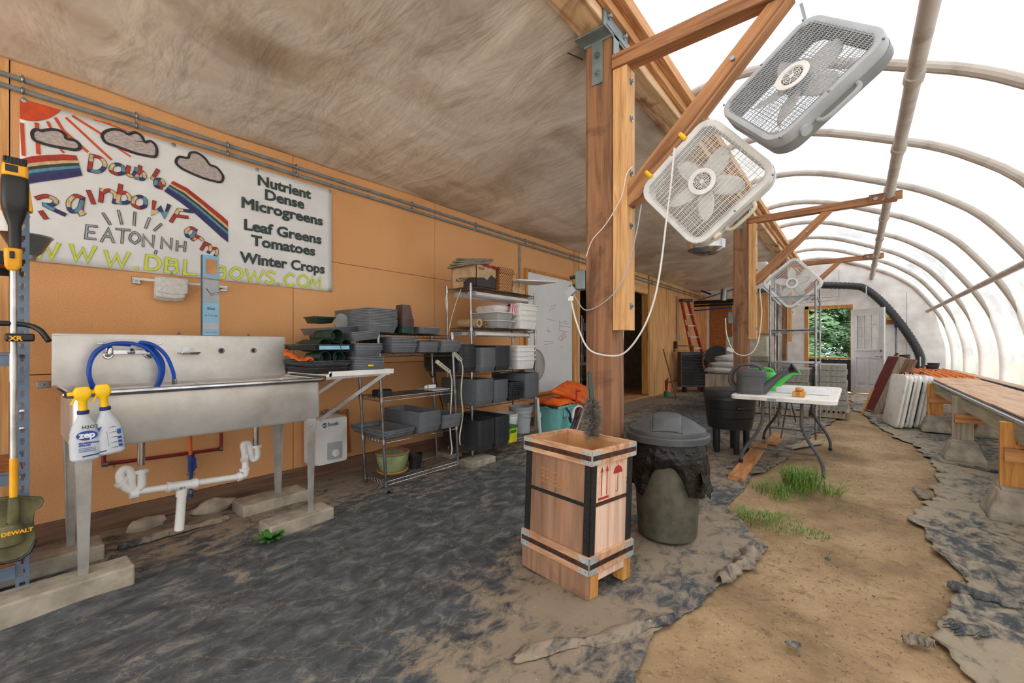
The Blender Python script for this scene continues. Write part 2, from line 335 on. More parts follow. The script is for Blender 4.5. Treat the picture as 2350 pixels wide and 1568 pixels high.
    def sphere(s, c, r, nu=12, nv=8, mat=None):
        r = r if isinstance(r, (tuple, list)) else (r, r, r)
        vs = [(c[0] + r[0] * math.sin(PI * j / nv) * math.cos(2 * PI * i / nu), c[1] + r[1] * math.sin(PI * j / nv) * math.sin(2 * PI * i / nu), c[2] + r[2] * math.cos(PI * j / nv)) for j in range(nv + 1) for i in range(nu)]
        return s.add(vs, [(j * nu + i, (j + 1) * nu + i, (j + 1) * nu + (i + 1) % nu, j * nu + (i + 1) % nu) for j in range(nv) for i in range(nu)], mat)
    def stroke(s, pts, w, h, mat, cyc=None):  # mitred flat ribbon in the xy plane of mat
        P = []
        for p in pts:
            p = V((p[0], p[1]))
            if not P or (p - P[-1]).length > w * .05: P.append(p)
        if len(P) < 2: return s
        s.k = getattr(s, 'k', 0) + 1; h += (s.k % 9) * 3e-5
        closed = (P[0] - P[-1]).length < 1e-5; N = len(P); vs = []
        for i in range(N):
            a = P[i - 1] if i else (P[-2] if closed else None); b = P[i + 1] if i < N - 1 else (P[1] if closed else None)
            d0 = (P[i] - a).normalized() if a is not None else None; d1 = (b - P[i]).normalized() if b is not None else None
            d0 = d0 or d1; d1 = d1 or d0; t = d0 + d1
            t = t.normalized() if t.length > .05 else d1; n = V((-t.y, t.x)); c = max(.55, abs(n.dot(V((-d1.y, d1.x)))))
            q = P[i].copy()
            if not closed and i == 0: q -= d1 * w * .35
            if not closed and i == N - 1: q += d0 * w * .35
            vs += [(q.x - n.x * w / 2 / c, q.y - n.y * w / 2 / c, h + i * 8e-6), (q.x + n.x * w / 2 / c, q.y + n.y * w / 2 / c, h + i * 8e-6)]
        for i in range(N - 1):
            if cyc: s.m = cyc(i)
            s.add(vs[2 * i:2 * i + 4], [(0, 2, 3, 1)], mat)
        return s
    def build(s, name, mat, parent=None, smooth=True, bevel=0, solid=0, sub=0, ang=35, loc=None):
        me = bpy.data.meshes.new(name); vs = s.v
        inv = None
        if parent is not None: inv = parent['_m'] if False else WM[parent.name].inverted()
        elif loc is not None: inv = Matrix.Translation(-V(loc))
        elif vs:
            c = V((sum(p.x for p in vs) / len(vs), sum(p.y for p in vs) / len(vs), min(p.z for p in vs))); inv = Matrix.Translation(-c); loc = c
        me.from_pydata([tuple(inv @ p) if inv is not None else tuple(p) for p in vs], [], s.f)
        for mm in (mat if isinstance(mat, (list, tuple)) else [mat]): me.materials.append(mm)
        me.polygons.foreach_set('material_index', s.mi)
        o = bpy.data.objects.new(name, me); COL.objects.link(o)
        if parent is not None: o.parent = parent; WM[o.name] = WM[parent.name].copy()
        else: o.location = loc or (0, 0, 0); WM[o.name] = Matrix.Translation(V(loc or (0, 0, 0)))
        me.update()
        if smooth:
            me.polygons.foreach_set('use_smooth', [True] * len(me.polygons)); me.set_sharp_from_angle(angle=math.radians(ang))
        if bevel:
            b = o.modifiers.new('bevel', 'BEVEL'); b.width = bevel; b.segments = 2; b.limit_method = 'ANGLE'; b.angle_limit = math.radians(40)
            b.harden_normals = False
        if solid: q = o.modifiers.new('solid', 'SOLIDIFY'); q.thickness = solid; q.offset = 0
        if sub: q = o.modifiers.new('sub', 'SUBSURF'); q.levels = sub; q.render_levels = sub
        return o
WM = {}
def tag(o, label=None, cat=None, group=None, kind=None):
    if label: o['label'] = label
    if cat: o['category'] = cat
    if group: o['group'] = group
    if kind: o['kind'] = kind
    return o
def thing(name, label, cat, loc=(0, 0, 0), rz=0, group=None, rot=None):
    o = bpy.data.objects.new(name, None); COL.objects.link(o); o.empty_display_size = .1
    o.location = loc; o.rotation_euler = rot or (0, 0, rz)
    WM[o.name] = Matrix.Translation(V(loc)) @ Euler(o.rotation_euler).to_matrix().to_4x4()
    return tag(o, label, cat, group)
def place(o, m):  # move a thing (matrix) after building
    o.location, q, o.scale = m.decompose(); o.rotation_euler = q.to_euler(); return o
KIDS = {}
def copy_tree(o, m=None, label=None, group=None, parent=None):
    c = o.copy(); COL.objects.link(c)
    if parent is not None: c.parent = parent
    if m is not None: place(c, m)
    if label: c['label'] = label
    if group: c['group'] = group
    for k in list(o.children): copy_tree(k, parent=c)
    return c
def struct(o, kind='structure'): o['kind'] = kind; return o
def cat_curve(pts, n=8, closed=False):  # smooth curve through points
    P = [V(p) for p in pts]; out = []; N = len(P)
    for i in range(N if closed else N - 1):
        if closed: a, b, c, d = P[i - 1], P[i], P[(i + 1) % N], P[(i + 2) % N]
        else: a, b, c, d = P[max(i - 1, 0)], P[i], P[i + 1], P[min(i + 2, N - 1)]
        for k in range(n):
            t = k / n; out.append(.5 * ((2 * b) + (c - a) * t + (2 * a - 5 * b + 4 * c - d) * t * t + (3 * b - a - 3 * c + d) * t ** 3))
    if not closed: out.append(P[-1])
    return out
def text(mb, s, size, mat, align='LEFT', bold=0.0, depth=.0006, xs=1.0):
    """lettering as flat mesh in the xy plane of mat"""
    cu = bpy.data.curves.new('t', 'FONT'); cu.body = s; cu.size = size; cu.align_x = align; cu.bevel_depth = bold; cu.bevel_resolution = 0; cu.resolution_u = 3; cu.fill_mode = 'FRONT'
    o = bpy.data.objects.new('t', cu); COL.objects.link(o)
    me = o.evaluated_get(bpy.context.evaluated_depsgraph_get()).to_mesh()
    mb.add([(p.co.x * xs, p.co.y, p.co.z * .1 + depth) for p in me.vertices], [list(p.vertices) for p in me.polygons], mat)
    bpy.data.objects.remove(o); bpy.data.curves.remove(cu)
    return mb
# ================================================================ SETTING
YB = -5.0; YE = 14.0; XW = -3.8; XR = 1.66
# arch profile (x, z)
PROF = [(-1.19, 3.40), (-.95, 3.44), (-.6, 3.42), (-.2, 3.30), (.3, 3.07), (.55, 2.94), (.76, 2.79), (1.02, 2.55), (1.3, 2.13), (1.5, 1.74), (1.61, 1.4), (1.66, 1.05), (1.66, .6), (1.66, 0.0)]
prof = [(p.x, p.z) for p in cat_curve([(x, 0, z) for x, z in PROF], 3)]
RIBS = [-4.25, -2.9, -1.55, -.2, 1.15, 2.5, 3.88, 5.2, 6.5, 7.88, 9.24, 10.6, 11.95, 13.3]
def roofpt(u, v):
    i = u * (len(prof) - 1); k = min(int(i), len(prof) - 2); t = i - k
    x = prof[k][0] * (1 - t) + prof[k + 1][0] * t; z = prof[k][1] * (1 - t) + prof[k + 1][1] * t
    y = YB + (YE + .1 - YB) * v
    d = min(abs(y - r) for r in RIBS + [YE]); n = noise.noise(V((x * 1.3, y * .9, z * 1.3)))
    wl = min(1, max(0, (2.15 - z) / .6)); off = .048 + (.03 * (1 - wl) - .098 * wl) * math.exp(-(d / (.12 - .03 * wl)) ** 2) + .018 * n * (1 - .7 * wl)   # film sits just outside the pipes, sags between them
    nx, nz = prof[min(k + 1, len(prof) - 1)][1] - prof[k][1], -(prof[min(k + 1, len(prof) - 1)][0] - prof[k][0]); L = math.hypot(nx, nz)
    return (x - nx / L * off, y, max(z - nz / L * off, .0) if u > .99 else z - nz / L * off)
mb = MB(); mb.grid(roofpt, 78, 700)
film = struct(mb.build('ceiling_greenhouse_film', M['film'], loc=(0, 0, 0), ang=180)); film.name = 'wall_right_film'
tag(film, 'translucent white plastic greenhouse film stretched over the pipe arches')
for y in RIBS:
    mb = MB(); mb.tube([(x, y, z) for x, z in prof], .036, 10)
    struct(mb.build('trim_arch', M['pipe'], loc=(0, y, 0)))
mb = MB(); mb.tube([(.30, y, 3.0 - .012 * max(0, y - 7)) for y in (YB, 2, 5, 8, 11, YE)], .046, 12)
for y in RIBS: mb.tube([(.30, y - .05, 3.0 - .012 * max(0, y - 7)), (.30, y + .05, 3.0 - .012 * max(0, y - 7))], .056, 12)
struct(mb.build('trim_ridge_pipe', M['pipe'], loc=(.3, 0, 3)))
mb = MB(); mb.tube([(1.31, y, 2.03) for y in (YB, 5, YE)], .036, 10); struct(mb.build('trim_side_pipe', M['pipe'], loc=(1.3, 0, 2)))
# ground
def h_soil(x, y): return -.02 + .022 * noise.noise(V((x * .8, y * .8, 0))) + .008 * noise.noise(V((x * 4, y * 4, 3)))
def soil(u, v):
    x = -4.4 + 6.6 * u; y = -5 + 20.5 * v
    return (x, y, h_soil(x, y) + .004 * noise.noise(V((x * 22, y * 22, 1))))
mb = MB(); mb.grid(soil, 200, 420); struct(mb.build('floor', M['soil'], loc=(0, 0, 0), ang=180))
mb = MB(); mb.grid(lambda u, v: (-40 + 80 * u, 14.3 + 40 * v, -.16), 4, 4); struct(mb.build('floor_lawn_outside', M['lawn'], loc=(0, 0, 0)))
mb = MB(); mb.grid(lambda u, v: (-40 + 80 * u, -40 + 54.3 * v, -.165), 4, 4); struct(mb.build('floor_bounce_outside', M['bounce_ground'], loc=(0, 0, 0)))  # added, out of view: bright ground bouncing daylight up to the ceiling
def lerp(tb, y):
    for (y0, x0), (y1, x1) in zip(tb[:-1], tb[1:]):
        if y <= y1: return x0 + (x1 - x0) * max(0, (y - y0)) / (y1 - y0)
    return tb[-1][1]
EL = [(-5, -.6), (0, -.6), (1.46, -.6), (1.75, -.60), (1.94, -.56), (2.26, -.5), (2.63, -.46), (2.92, -.40), (3.2, -.56), (3.45, -.70), (4.05, -.72), (5.4, -.58), (6.2, -.53), (7.0, -.43), (8.3, -.30), (9.5, -.2), (14, -.4)]
ER = [(-5, .5), (1.6, .42), (2.22, .34), (2.4, .30), (2.75, .26), (3.0, .42), (3.15, .46), (3.3, .38), (3.95, .30), (4.5, .40), (5.2, .55), (6.1, .60), (7.3, .48), (8.5, .24), (10.6, -.08), (14, -.1)]
def jag(y, s): return .05 * noise.noise(V((y * 3.1, s, 0))) + .028 * noise.noise(V((y * 9, s, 5))) + .012 * noise.noise(V((y * 30, s, 8)))
def tarpL(u, v):
    y = -5 + 19 * v; e = lerp(EL, y) + jag(y, 1.7); x = XW - .02 + (e - XW) * (1 - (1 - u) ** 1.0)
    z = h_soil(x, y) + .014 + .012 * noise.noise(V((x * 2.2, y * 2.2, 9))) + .007 * noise.noise(V((x * 7, y * 3.5, 4)))
    k = max(0, 1 - (e - x) / .12); z += .03 * k * max(0, noise.noise(V((y * 2.6, 0, 2)))) + .004
    return (x, y, z)
fl = fabric('ground_cover', [(0.0, _g(.42)), (.2, _g(.3)), (.38, _g(.02)), (.62, _g(.0)), (.82, _g(.34)), (1, _g(.2))])
mb = MB(); mb.grid(tarpL, 190, 800); o = mb.build('ground_cover', fl, loc=(XW, 0, 0), ang=180, solid=.003)
struct(o); o.name = 'floor_ground_cover'
def tarpR(u, v):
    y = -5 + 19 * v; e = lerp(ER, y) + 1.5 * jag(y, 7.3); x = e + (XR - e) * u
    z = h_soil(x, y) + .014 + .01 * noise.noise(V((x * 2.2, y * 2.2, 9))) + .006 * noise.noise(V((x * 7, y * 7, 4)))
    k = max(0, 1 - (x - e) / .12); z += .03 * k * max(0, noise.noise(V((y * 3.6, 4, 2)))) + .004
    return (x, y, z)
fr = fabric('ground_cover_right', [(0.0, _g(.3)), (1, _g(.3))], (164, 150, 126))
mb = MB(); mb.grid(tarpR, 70, 800); o = mb.build('ground_cover', fr, loc=(XW, 0, 0), ang=180, solid=.003); struct(o); o.name = 'floor_ground_cover_right'
# torn flap of cover folded over by the edge near the camera, and scraps on the sand
def flap(name, p0, p1, w, label, hgt=.035, m='flap', n=60, seed=1):
    p0, p1 = V(p0), V(p1); d = (p1 - p0); q = V((-d.y, d.x, 0)).normalized()
    def fn(u, v):
        p = p0 + d * u + q * (w * (v - .5) * (math.sin(PI * min(1, max(0, u * .9 + .05))) ** .45) * (1 + 1.1 * noise.noise(V((u * 4, seed, 0)))) + .5 * w * noise.noise(V((u * 3, seed, 4))) + .22 * w * noise.noise(V((u * 14, round(v), seed)))); p += d * .05 * noise.noise(V((v * 4, seed, 2)))
        return (p.x, p.y, h_soil(p.x, p.y) + .024 + hgt * math.sin(PI * v) ** 1.5 * (.5 + .5 * noise.noise(V((u * 5, v * 2, seed)))) + .004 * noise.noise(V((u * 30, v * 9, seed))))
    mb = MB(); mb.grid(fn, n, 8); return tag(mb.build(name, fl, solid=.003, ang=180, loc=(XW, 0, 0)), label, 'ground cloth')
a, b = onZ(1490, 1455), onZ(1570, 1420)
flap('cover_fold', onZ(1180, 1520), onZ(1545, 1425), .07, 'long torn dark fold of ground cloth in front of the wooden crate')
flap('cover_fold', onZ(1650, 1340), onZ(1745, 1262), .10, 'crumpled lifted edge of ground cloth right of the grey bin', .07, seed=3)
flap('cover_fold', onZ(2175, 1345), onZ(2350, 1400), .09, 'torn dark cloth flap on the right foreground, nearest the right frame edge', .04, seed=5)
flap('cover_scrap', onZ(2180, 1425), onZ(2255, 1465), .12, 'broad torn black cloth scrap below the flap at lower right', .02, seed=6)
flap('cover_scrap', onZ(2070, 1468), onZ(2145, 1490), .05, 'crinkled black cloth scrap on the sand at lower right', .05, seed=7)
flap('cover_scrap', onZ(1803, 1487), onZ(1838, 1492), .03, 'small black cloth scrap lying alone on the sand, bottom centre right', .02, seed=8, n=8)
flap('cover_scrap', onZ(1893, 1284), onZ(1906, 1288), .03, 'tiny black scrap on the sand right of the weeds', .02, seed=9, n=8)
flap('cover_scrap', onZ(2098, 1122), onZ(2135, 1150), .08, 'torn cloth scrap on the sand in front of the middle bench pier', .03, seed=10, n=12)
flap('cover_fold', onZ(270, 1262), onZ(525, 1192), .06, 'rolled black liner edge running along the wall under the sink', .06, seed=11)
flap('cover_fold', onZ(868, 1112), onZ(892, 1133), .10, 'pointed black cloth flap by the foot of the small wire shelf', .05, seed=12, n=10)
flap('cover_fold', onZ(2150, 1062), onZ(2290, 1088), .04, 'dark curled cloth edge around the base of the middle bench pier', .03, seed=13)
# left wall of fibreboard sheets, with the opening to the back room (y 6.56 - 9.70)
CT = lambda x: 2.86 + (x - XW) * (3.22 - 2.86) / (2.43)   # ceiling height above x
SEAMS = [YB, -2.37, -1.15, .06, 1.65, 3.245, 4.84, 6.36]
mb = MB()
for a, b in zip(SEAMS[:-1], SEAMS[1:]):
    zs = [.13, 1.03, 1.99, 2.95] if a > 0 else [.13, 2.0, 2.95]
    for z0, z1 in zip(zs[:-1], zs[1:]): mb.span((XW - .03, a + .0025, z0 + .0025), (XW, b - .0025, z1 - .0025))
w = struct(mb.build('wall_left', M['board'], smooth=False, loc=(XW, 0, 0)))
mb = MB(); mb.span((XW - .12, YB, -.1), (XW - .031, 6.36, 3.0)); struct(mb.build('wall_left_backing', M['inkblk'], smooth=False))
mb = MB(); mb.span((XW - .05, YB, -.08), (XW + .012, 6.5, .13)); struct(mb.build('baseboard_left', M['sill'], smooth=False, bevel=.004))
mb = MB(); mb.span((XW - .04, -1.15, .13), (XW + .006, .058, 2.95)); struct(mb.build('wall_left_plywood', M['ply'], smooth=False))
mb = MB()
for y0, y1 in ((6.36, 6.44), (6.45, 6.56)): mb.span((XW - .09, y0, 0.02), (XW + .012, y1, 2.95))
struct(mb.build('trim_1', M['pine_z'], smooth=False, bevel=.003))
mb = MB(); mb.span((XW - .09, 6.56, 2.42), (XW, 9.72, 2.95)); struct(mb.build('wall_left_lintel', M['ply_h'], smooth=False))
mb = MB(); mb.span((XW - .14, 9.70, 0.06), (XW + .012, 9.82, 2.42)); struct(mb.build('trim_2', M['amber_wood'], smooth=False, bevel=.003))
mb = MB(); mb.span((XW - .04, 9.82, -.1), (XW, 11.1, 2.95)); mb.span((XW - .04, 11.105, -.1), (XW, 12.5, 2.95)); mb.span((XW - .04, 12.505, -.1), (XW, YE, 2.95))
struct(mb.build('wall_left_far', M['ply'], smooth=False))
mb = MB(); mb.span((XW - 3, 5.2, -.05), (XW - .0, 9.85, .05)); mb.span((XW - 3, 9.85, -.05), (XW - .1, 11.6, .05)); struct(mb.build('floor_back_room', M['pine_y'], smooth=False))
mb = MB()
mb.span((XW - 2.9, 5.2, 0), (XW - 2.82, 11.5, 2.9)); mb.span((XW - 2.9, 11.4, 0), (XW - .1, 11.48, 2.9)); mb.span((XW - 2.9, 5.2, 0), (XW - .1, 5.28, 2.9)); mb.span((XW - 2.9, 5.2, 2.85), (XW - .1, 11.5, 2.9))
struct(mb.build('wall_back_room', M['shade'], smooth=False))
mb = MB(); mb.bar(onZ(1435, 950, .01), onZ(1500, 928, .01), .03, .03); tag(mb.build('threshold_pipe', M['sill']), 'dark wooden edge strip along the threshold of the back room opening', 'edging')
# ceiling sheet, sagging and wrinkled, wall to header
def ceil(u, v):
    x = XW + u * 2.45; y = YB + (YE - YB) * v
    z = CT(x) - .03 * math.sin(PI * u) * (1 + .5 * math.sin(y * 2.6)) + .02 * noise.noise(V((x * 1.5, y * 1.2, 0))) + .007 * noise.noise(V((x * 7 + y * 2, y * 1.2 - x * 3, 2)))
    return (x, y, z)
mb = MB(); mb.grid(ceil, 70, 300, flip=True); struct(mb.build('ceiling', M['ceil'], loc=(0, 0, 0), ang=180, solid=.004))
mb = MB(); mb.span((XW - 3.2, YB - .3, 3.5), (-1.35, YE + .3, 3.56)); struct(mb.build('ceiling_roof_deck', M['osb'], smooth=False))
# header beams and ledger
hy = [YB, 2.53, 6.82, 11.1, YE]
mb = MB()
for a, b in zip(hy[:-1], hy[1:]): mb.span((-1.37, a + .004, 3.17), (-1.19, b - .004, 3.40))
struct(mb.build('trim_header_beam', M['beam'], smooth=False, bevel=.006))
mb = MB(); mb.span((-1.187, YB, 3.24), (-1.15, YE, 3.44)); struct(mb.build('trim_ledger', M['pine_y'], smooth=False, bevel=.004))
mb = MB(); mb.span((-1.148, YB, 3.30), (-1.09, YE, 3.385)); struct(mb.build('trim_ledger_cap', M['pine_y'], smooth=False, bevel=.004))
# end wall: pale foam panels, arch shaped, with doorway hole x -1.01..-.11, z 0..2.2
def topz(x):
    if x > -.9: x = max(-.9, x - .06)
    if x < -1.19: return 3.5
    for (x0, z0), (x1, z1) in zip(prof[:-1], prof[1:]):
        if x0 <= x <= x1 and x1 > x0: return z0 + (z1 - z0) * (x - x0) / (x1 - x0) + .09
    return 1.2
mb = MB()
xs = [XW - .1, -2.55, -1.19, -1.08]; xs += [-1.01 + .1 * i for i in range(10)]; xs += [-.02 + .06 * i for i in range(29)] + [XR, XR + .07]
xs = sorted(set(round(x, 3) for x in xs))
for x0, x1 in zip(xs[:-1], xs[1:]):
    zb = 2.22 if (x0 >= -1.03 and x1 <= -.1) else 0
    mb.add([(x0, YE, zb), (x1, YE, zb), (x1, YE, topz(x1)), (x0, YE, topz(x0)), (x0, YE + .06, zb), (x1, YE + .06, zb), (x1, YE + .06, topz(x1)), (x0, YE + .06, topz(x0))],
           [(0, 1, 2, 3), (7, 6, 5, 4), (3, 2, 6, 7), (1, 0, 4, 5), (0, 3, 7, 4), (2, 1, 5, 6)])
struct(mb.build('wall_back', M['foam'], smooth=False, loc=(0, YE, 0)))
mb = MB()
for p, q in (((-.35, 2.62), (-.35, 3.2)), ((-.35, 2.5), (-.9, 2.5)), ((-1.3, 2.3), (-1.3, 3.3)), ((-1.75, 0), (-1.75, 3.3)), ((.95, 0), (.95, 2.5)), ((-.35, 2.45), (-.35, 2.75)), ((-.75, 2.4), (-.35, 2.42)), ((.25, 1.75), (.95, 1.76)), ((.55, .2), (.55, 1.7))):
    mb.bar((p[0], YE - .002, p[1]), (q[0], YE - .002, q[1]), .006, .004, (0, 1, 0))
struct(mb.build('trim_3', M['thin'], smooth=False))
mb = MB()
for x0, x1, z0, z1 in ((-3.52, -2.89, .0, 2.62),): mb.span((x0, YE - .012, z0), (x1, YE - .001, z1))
struct(mb.build('wall_back_osb', M['osb'], smooth=False))
mb = MB(); mb.span((-2.88, YE - .012, 0), (-1.95, YE - .001, 2.95)); struct(mb.build('wall_back_ply', M['ply'], smooth=False))
mb = MB(); mb.span((XW + .0, YE - .02, 0), (-3.80 + .2, YE - .001, 2.8)); struct(mb.build('wall_back_corner', M['ply'], smooth=False))
mb = MB(); mb.span((-1.08, YE - .04, 0), (-1.0, YE + .07, 2.28)); mb.span((-.115, YE - .02, 0), (-.07, YE + .07, 2.26)); mb.span((-1.08, YE - .04, 2.2), (-.07, YE + .07, 2.28))
mb.span((-1.0, YE + .0, .86), (-.115, YE + .04, .91)); struct(mb.build('door_1_frame', M['amber_wood'], smooth=False, bevel=.004))
mb = MB(); mb.tube([(x, YE - .03, topz(x) - .05 + .02 * noise.noise(V((x * 5, 0, 0)))) for x in [-1.1 + .1 * i for i in range(27)]], .018, 6); struct(mb.build('trim_4', M['osb']))
mb = MB(); mb.span((-1.0, YE + .02, 0.02), (-.115, YE + .03, .85)); struct(mb.build('window_1_dark_panel', M['screen'], smooth=False))
# door leaf, hinged left, swung in
D = thing('entry_door', 'open pale grey entry door with nine-pane window in the far end wall', 'door', (-.09, YE - .06, .05), rz=math.atan2(-.62, .60))
T = WM[D.name]; dw = .88; dh = 2.08
mb = MB()
for x0, x1, z0, z1 in ((0, .15, 0, dh), (dw - .15, dw, 0, dh), (.15, dw - .15, 0, .16), (.15, dw - .15, 1.93, dh), (.15, dw - .15, .86, 1.06), (dw / 2 - .04, dw / 2 + .04, .16, .86)):
    mb.box(((x0 + x1) / 2, 0, (z0 + z1) / 2), (x1 - x0, .042, z1 - z0), T)
for x0 in (.15, dw / 2 + .04):
    mb.box((x0 + .125, 0, .51), (.25, .026, .70), T); mb.box((x0 + .125, 0, .51), (.17, .036, .58), T)
mb.build('leaf', M['doorw'], D, smooth=False, bevel=.003)
mb = MB(); mb.box((dw / 2, 0, 1.495), (dw - .3, .006, .87), T); mb.build('glass_pane', M['glass'], D, smooth=False)
mb = MB()
for s in (-1, 1):
    for i in (1, 2): mb.box((.15 + (dw - .3) * i / 3, s * .016, 1.495), (.02, .01, .87), T); mb.box((dw / 2, s * .016, 1.06 + .87 * i / 3), (dw - .3, .01, .02), T)
    for x in (.15, dw - .15): mb.box((x, s * .023, 1.495), (.035, .012, .9), T)
    for z in (1.06, 1.93): mb.box((dw / 2, s * .023, z), (dw - .28, .012, .035), T)
mb.build('glazing_bars', M['white'], D, smooth=False)
mb = MB(); mb.tube([T @ V((dw - .06, -.03, .9)), T @ V((dw - .06, -.06, .9)), T @ V((dw - .17, -.065, .9))], .011); mb.tube([T @ V((dw - .06, -.02, .9)), T @ V((dw - .06, -.03, .9))], .03, 12); mb.build('lever_handle', M['chrome'], D)
mb = MB(); mb.tube([T @ V((dw - .06, -.02, 1.04)), T @ V((dw - .06, -.04, 1.04))], .028, 12); mb.build('deadbolt', M['chrome'], D)
# things outside the end door: trees
def tree(x, y, h, r, label, seed):
    rnd = random.Random(seed); t = thing('leafy_tree', label, 'tree', (x, y, -.15))
    mb = MB(); mb.tube([(x, y, -.15), (x + .1, y, h * .5), (x, y, h * .9)], [.16, .12, .04]); mb.build('trunk', M['bark'], t)
    mb = MB()
    for i in range(5200):
        a = rnd.uniform(0, 2 * PI); q = rnd.random(); z = .1 + h * q; tier = .55 + .45 * abs(math.sin(q * 13 + a * 1.5))
        rr = r * (1 - .75 * q) * tier * rnd.uniform(.75, 1.0); c = V((x + rr * math.cos(a), y + rr * math.sin(a), z - .25 * rr)); s_ = rnd.uniform(.06, .13)
        n = V((math.cos(a), math.sin(a), rnd.uniform(.2, 1.4))); F = frame(c, n.cross(V((0, 0, 1))) + V((rnd.uniform(-.4, .4), 0, rnd.uniform(-.3, .3))), n.cross(n.cross(V((0, 0, 1)))))
        mb.add([(-s_, 0, 0), (0, -s_ * .45, 0), (s_, 0, .02), (0, s_ * .45, 0)], [(0, 1, 2, 3)], F)
    mb.build('foliage', M['leaf'], t, smooth=False)
tree(-1.2, 18.4, 4.2, 1.7, 'dark green leafy tree seen through the left of the end doorway', 1)
tree(.3, 19.4, 4.8, 2.0, 'taller leafy tree seen through the right of the end doorway', 2)
tree(-2.6, 20.0, 5.0, 2.1, 'leafy tree beyond the end doorway, behind the other two', 3)
tree(-.4, 26.0, 7.0, 3.2, 'broad dark tree farthest beyond the end doorway', 6)
tree(-5.2, 27.0, 7.5, 3.4, 'large dark tree far behind, left of the doorway view', 7)
tree(1.4, 23.0, 4.4, 1.6, 'low leafy tree seen through the panes of the open door', 4)
# ================================================================ LEFT WALL THINGS
# conduits
for nm, z, r, lab in (('upper', 2.755, .014, 'upper of the two grey conduits running along the top of the orange wall'), ('lower', 2.69, .014, 'lower of the two grey conduits running along the top of the orange wall')):
    mb = MB(); mb.tube([(XW + .03, YB, z), (XW + .03, 13.9, z)], r, 10)
    for y in (2.05, 5.1, 8.1, 11.1): mb.tube([(XW + .03, y, z), (XW + .03, y + .07, z)], r + .004, 10)
    tag(mb.build('conduit', M['grey_pipe'], loc=(XW + .03, 0, z)), lab, 'pipe')
clip = None
lbls = ['wire conduit clamp above the top left corner of the banner', 'wire conduit clamp above the orange sun rays of the banner', 'wire conduit clamp above the third cloud of the banner', 'wire conduit clamp above the printed word on the banner']
for i, y in enumerate((.109, .612, 1.148, 1.667, 2.9, 3.9, 4.95, 6.2, 7.4, 8.6, 9.9, 11.2, 12.4)):
    if clip is None:
        mb = MB()
        for z in (2.755, 2.69): mb.lathe([(.0175, -.006), (.0175, .006)], 12, mat=Matrix.Translation((0, 0, z)) @ Matrix.Rotation(PI / 2, 4, 'X'), cap=(False, False)); mb.box((-.012, 0, z + .02), (.03, .008, .02))
        mb.box((-.0, 0, 2.722), (.012, .006, .04))
        clip = mb.build('pipe_clamp', M['galv'], loc=(0, 0, 0), solid=.003); o = clip; o.location = (XW + .03, y, 0)
    else: o = copy_tree(clip, Matrix.Translation((XW + .03, y, 0)))
    if i < 4: tag(o, lbls[i], 'clamp', 'conduit clamps'); del o['group']
    else: tag(o, 'small conduit clamp on the far stretch of conduit beyond the banner', 'clamp', 'far conduit clamps')
mb = MB(); mb.tube([onX(1193, 560, XW + .02), onX(1193, 642, XW + .02)], .013, 8); mb.tube([onX(1193, 590, XW + .02), onX(1193, 600, XW + .02)], .018, 8)
tag(mb.build('conduit_drop', M['grey_pipe']), 'short vertical grey conduit coming down beside the whiteboard', 'pipe')
mb = MB(); mb.tube([onX(1553, 680, XW + .02), onX(1553, 768, XW + .02)], .014, 8); tag(mb.build('conduit_drop', M['grey_pipe']), 'vertical grey conduit on the far plywood wall by the ladder', 'pipe')
mb = MB(); p = onX(1555, 774, XW + .03); mb.box(p, (.05, .10, .14)); tag(mb.build('outlet_box', M['lightgrey'], smooth=False, bevel=.004), 'grey outlet box at the end of the vertical conduit by the ladder', 'outlet')
mb = MB(); p = onX(1550, 792, XW + .03); mb.box(p, (.06, .14, .2)); tag(mb.build('switch_box', M['black'], smooth=False, bevel=.006), 'black box mounted low on the far plywood wall', 'outlet')

# ---- banner
BX = XW + .012
WF = lambda x=BX: Matrix(((0, 0, 1, x), (1, 0, 0, 0), (0, 1, 0, 0), (0, 0, 0, 1)))   # local (u, v, n) -> world (y, z, x)
def zb(x, y): p = onX(x / 2.7513, 130 + y / 2.7513, BX); return (p.y, p.z)
ban = thing('banner', 'large white hand-painted banner with sun, clouds and rainbow hung on the orange wall', 'banner', (BX, .1, 1.7))
def bsheet(u, v):
    y = .098 + 1.895 * u; z = 1.708 + .945 * v
    return (BX - .001 + .0022 * noise.noise(V((y * 2, z * 2, 0))), y, z)
mb = MB(); mb.grid(bsheet, 40, 20); mb.build('sheet', M['paper'], ban, solid=.001)
def poly(mb, pts, h, F): n = len(pts); mb.add([(x, y, h) for x, y in pts], [list(range(n))], F)
F = WF(); H = .004
def pat(name, mat, fill): mb = MB(); fill(mb); return mb.build(name, mat, ban, smooth=False)
def arc(cx, cy, r, a0, a1, n=14): return [(cx + r[0] * math.cos(math.radians(a0 + (a1 - a0) * i / n)), cy + r[1] * math.sin(math.radians(a0 + (a1 - a0) * i / n))) for i in range(n + 1)]
def sun(mb):
    pts = [(124, 262), (385, 338)] + [(372, 352), (345, 372), (315, 388), (280, 400), (240, 407), (200, 408), (160, 404), (124, 392)]
    poly(mb, [zb(*p) for p in pts], H, F)
    for a, b, w in (((138, 425), (148, 622), .016), ((232, 425), (242, 612), .018), ((302, 415), (322, 455), .014), ((352, 392), (400, 470), .016), ((400, 470), (550, 600), .016), ((385, 590), (400, 605), .012),
                    ((420, 390), (700, 650), .013), ((462, 378), (640, 490), .014), ((745, 580), (820, 630), .011), ((640, 410), (830, 480), .007), ((590, 400), (700, 425), .005)):
        mb.stroke([zb(*a), zb(*b)], w, H, F)
pat('painted_sun', M['inkor'], sun)
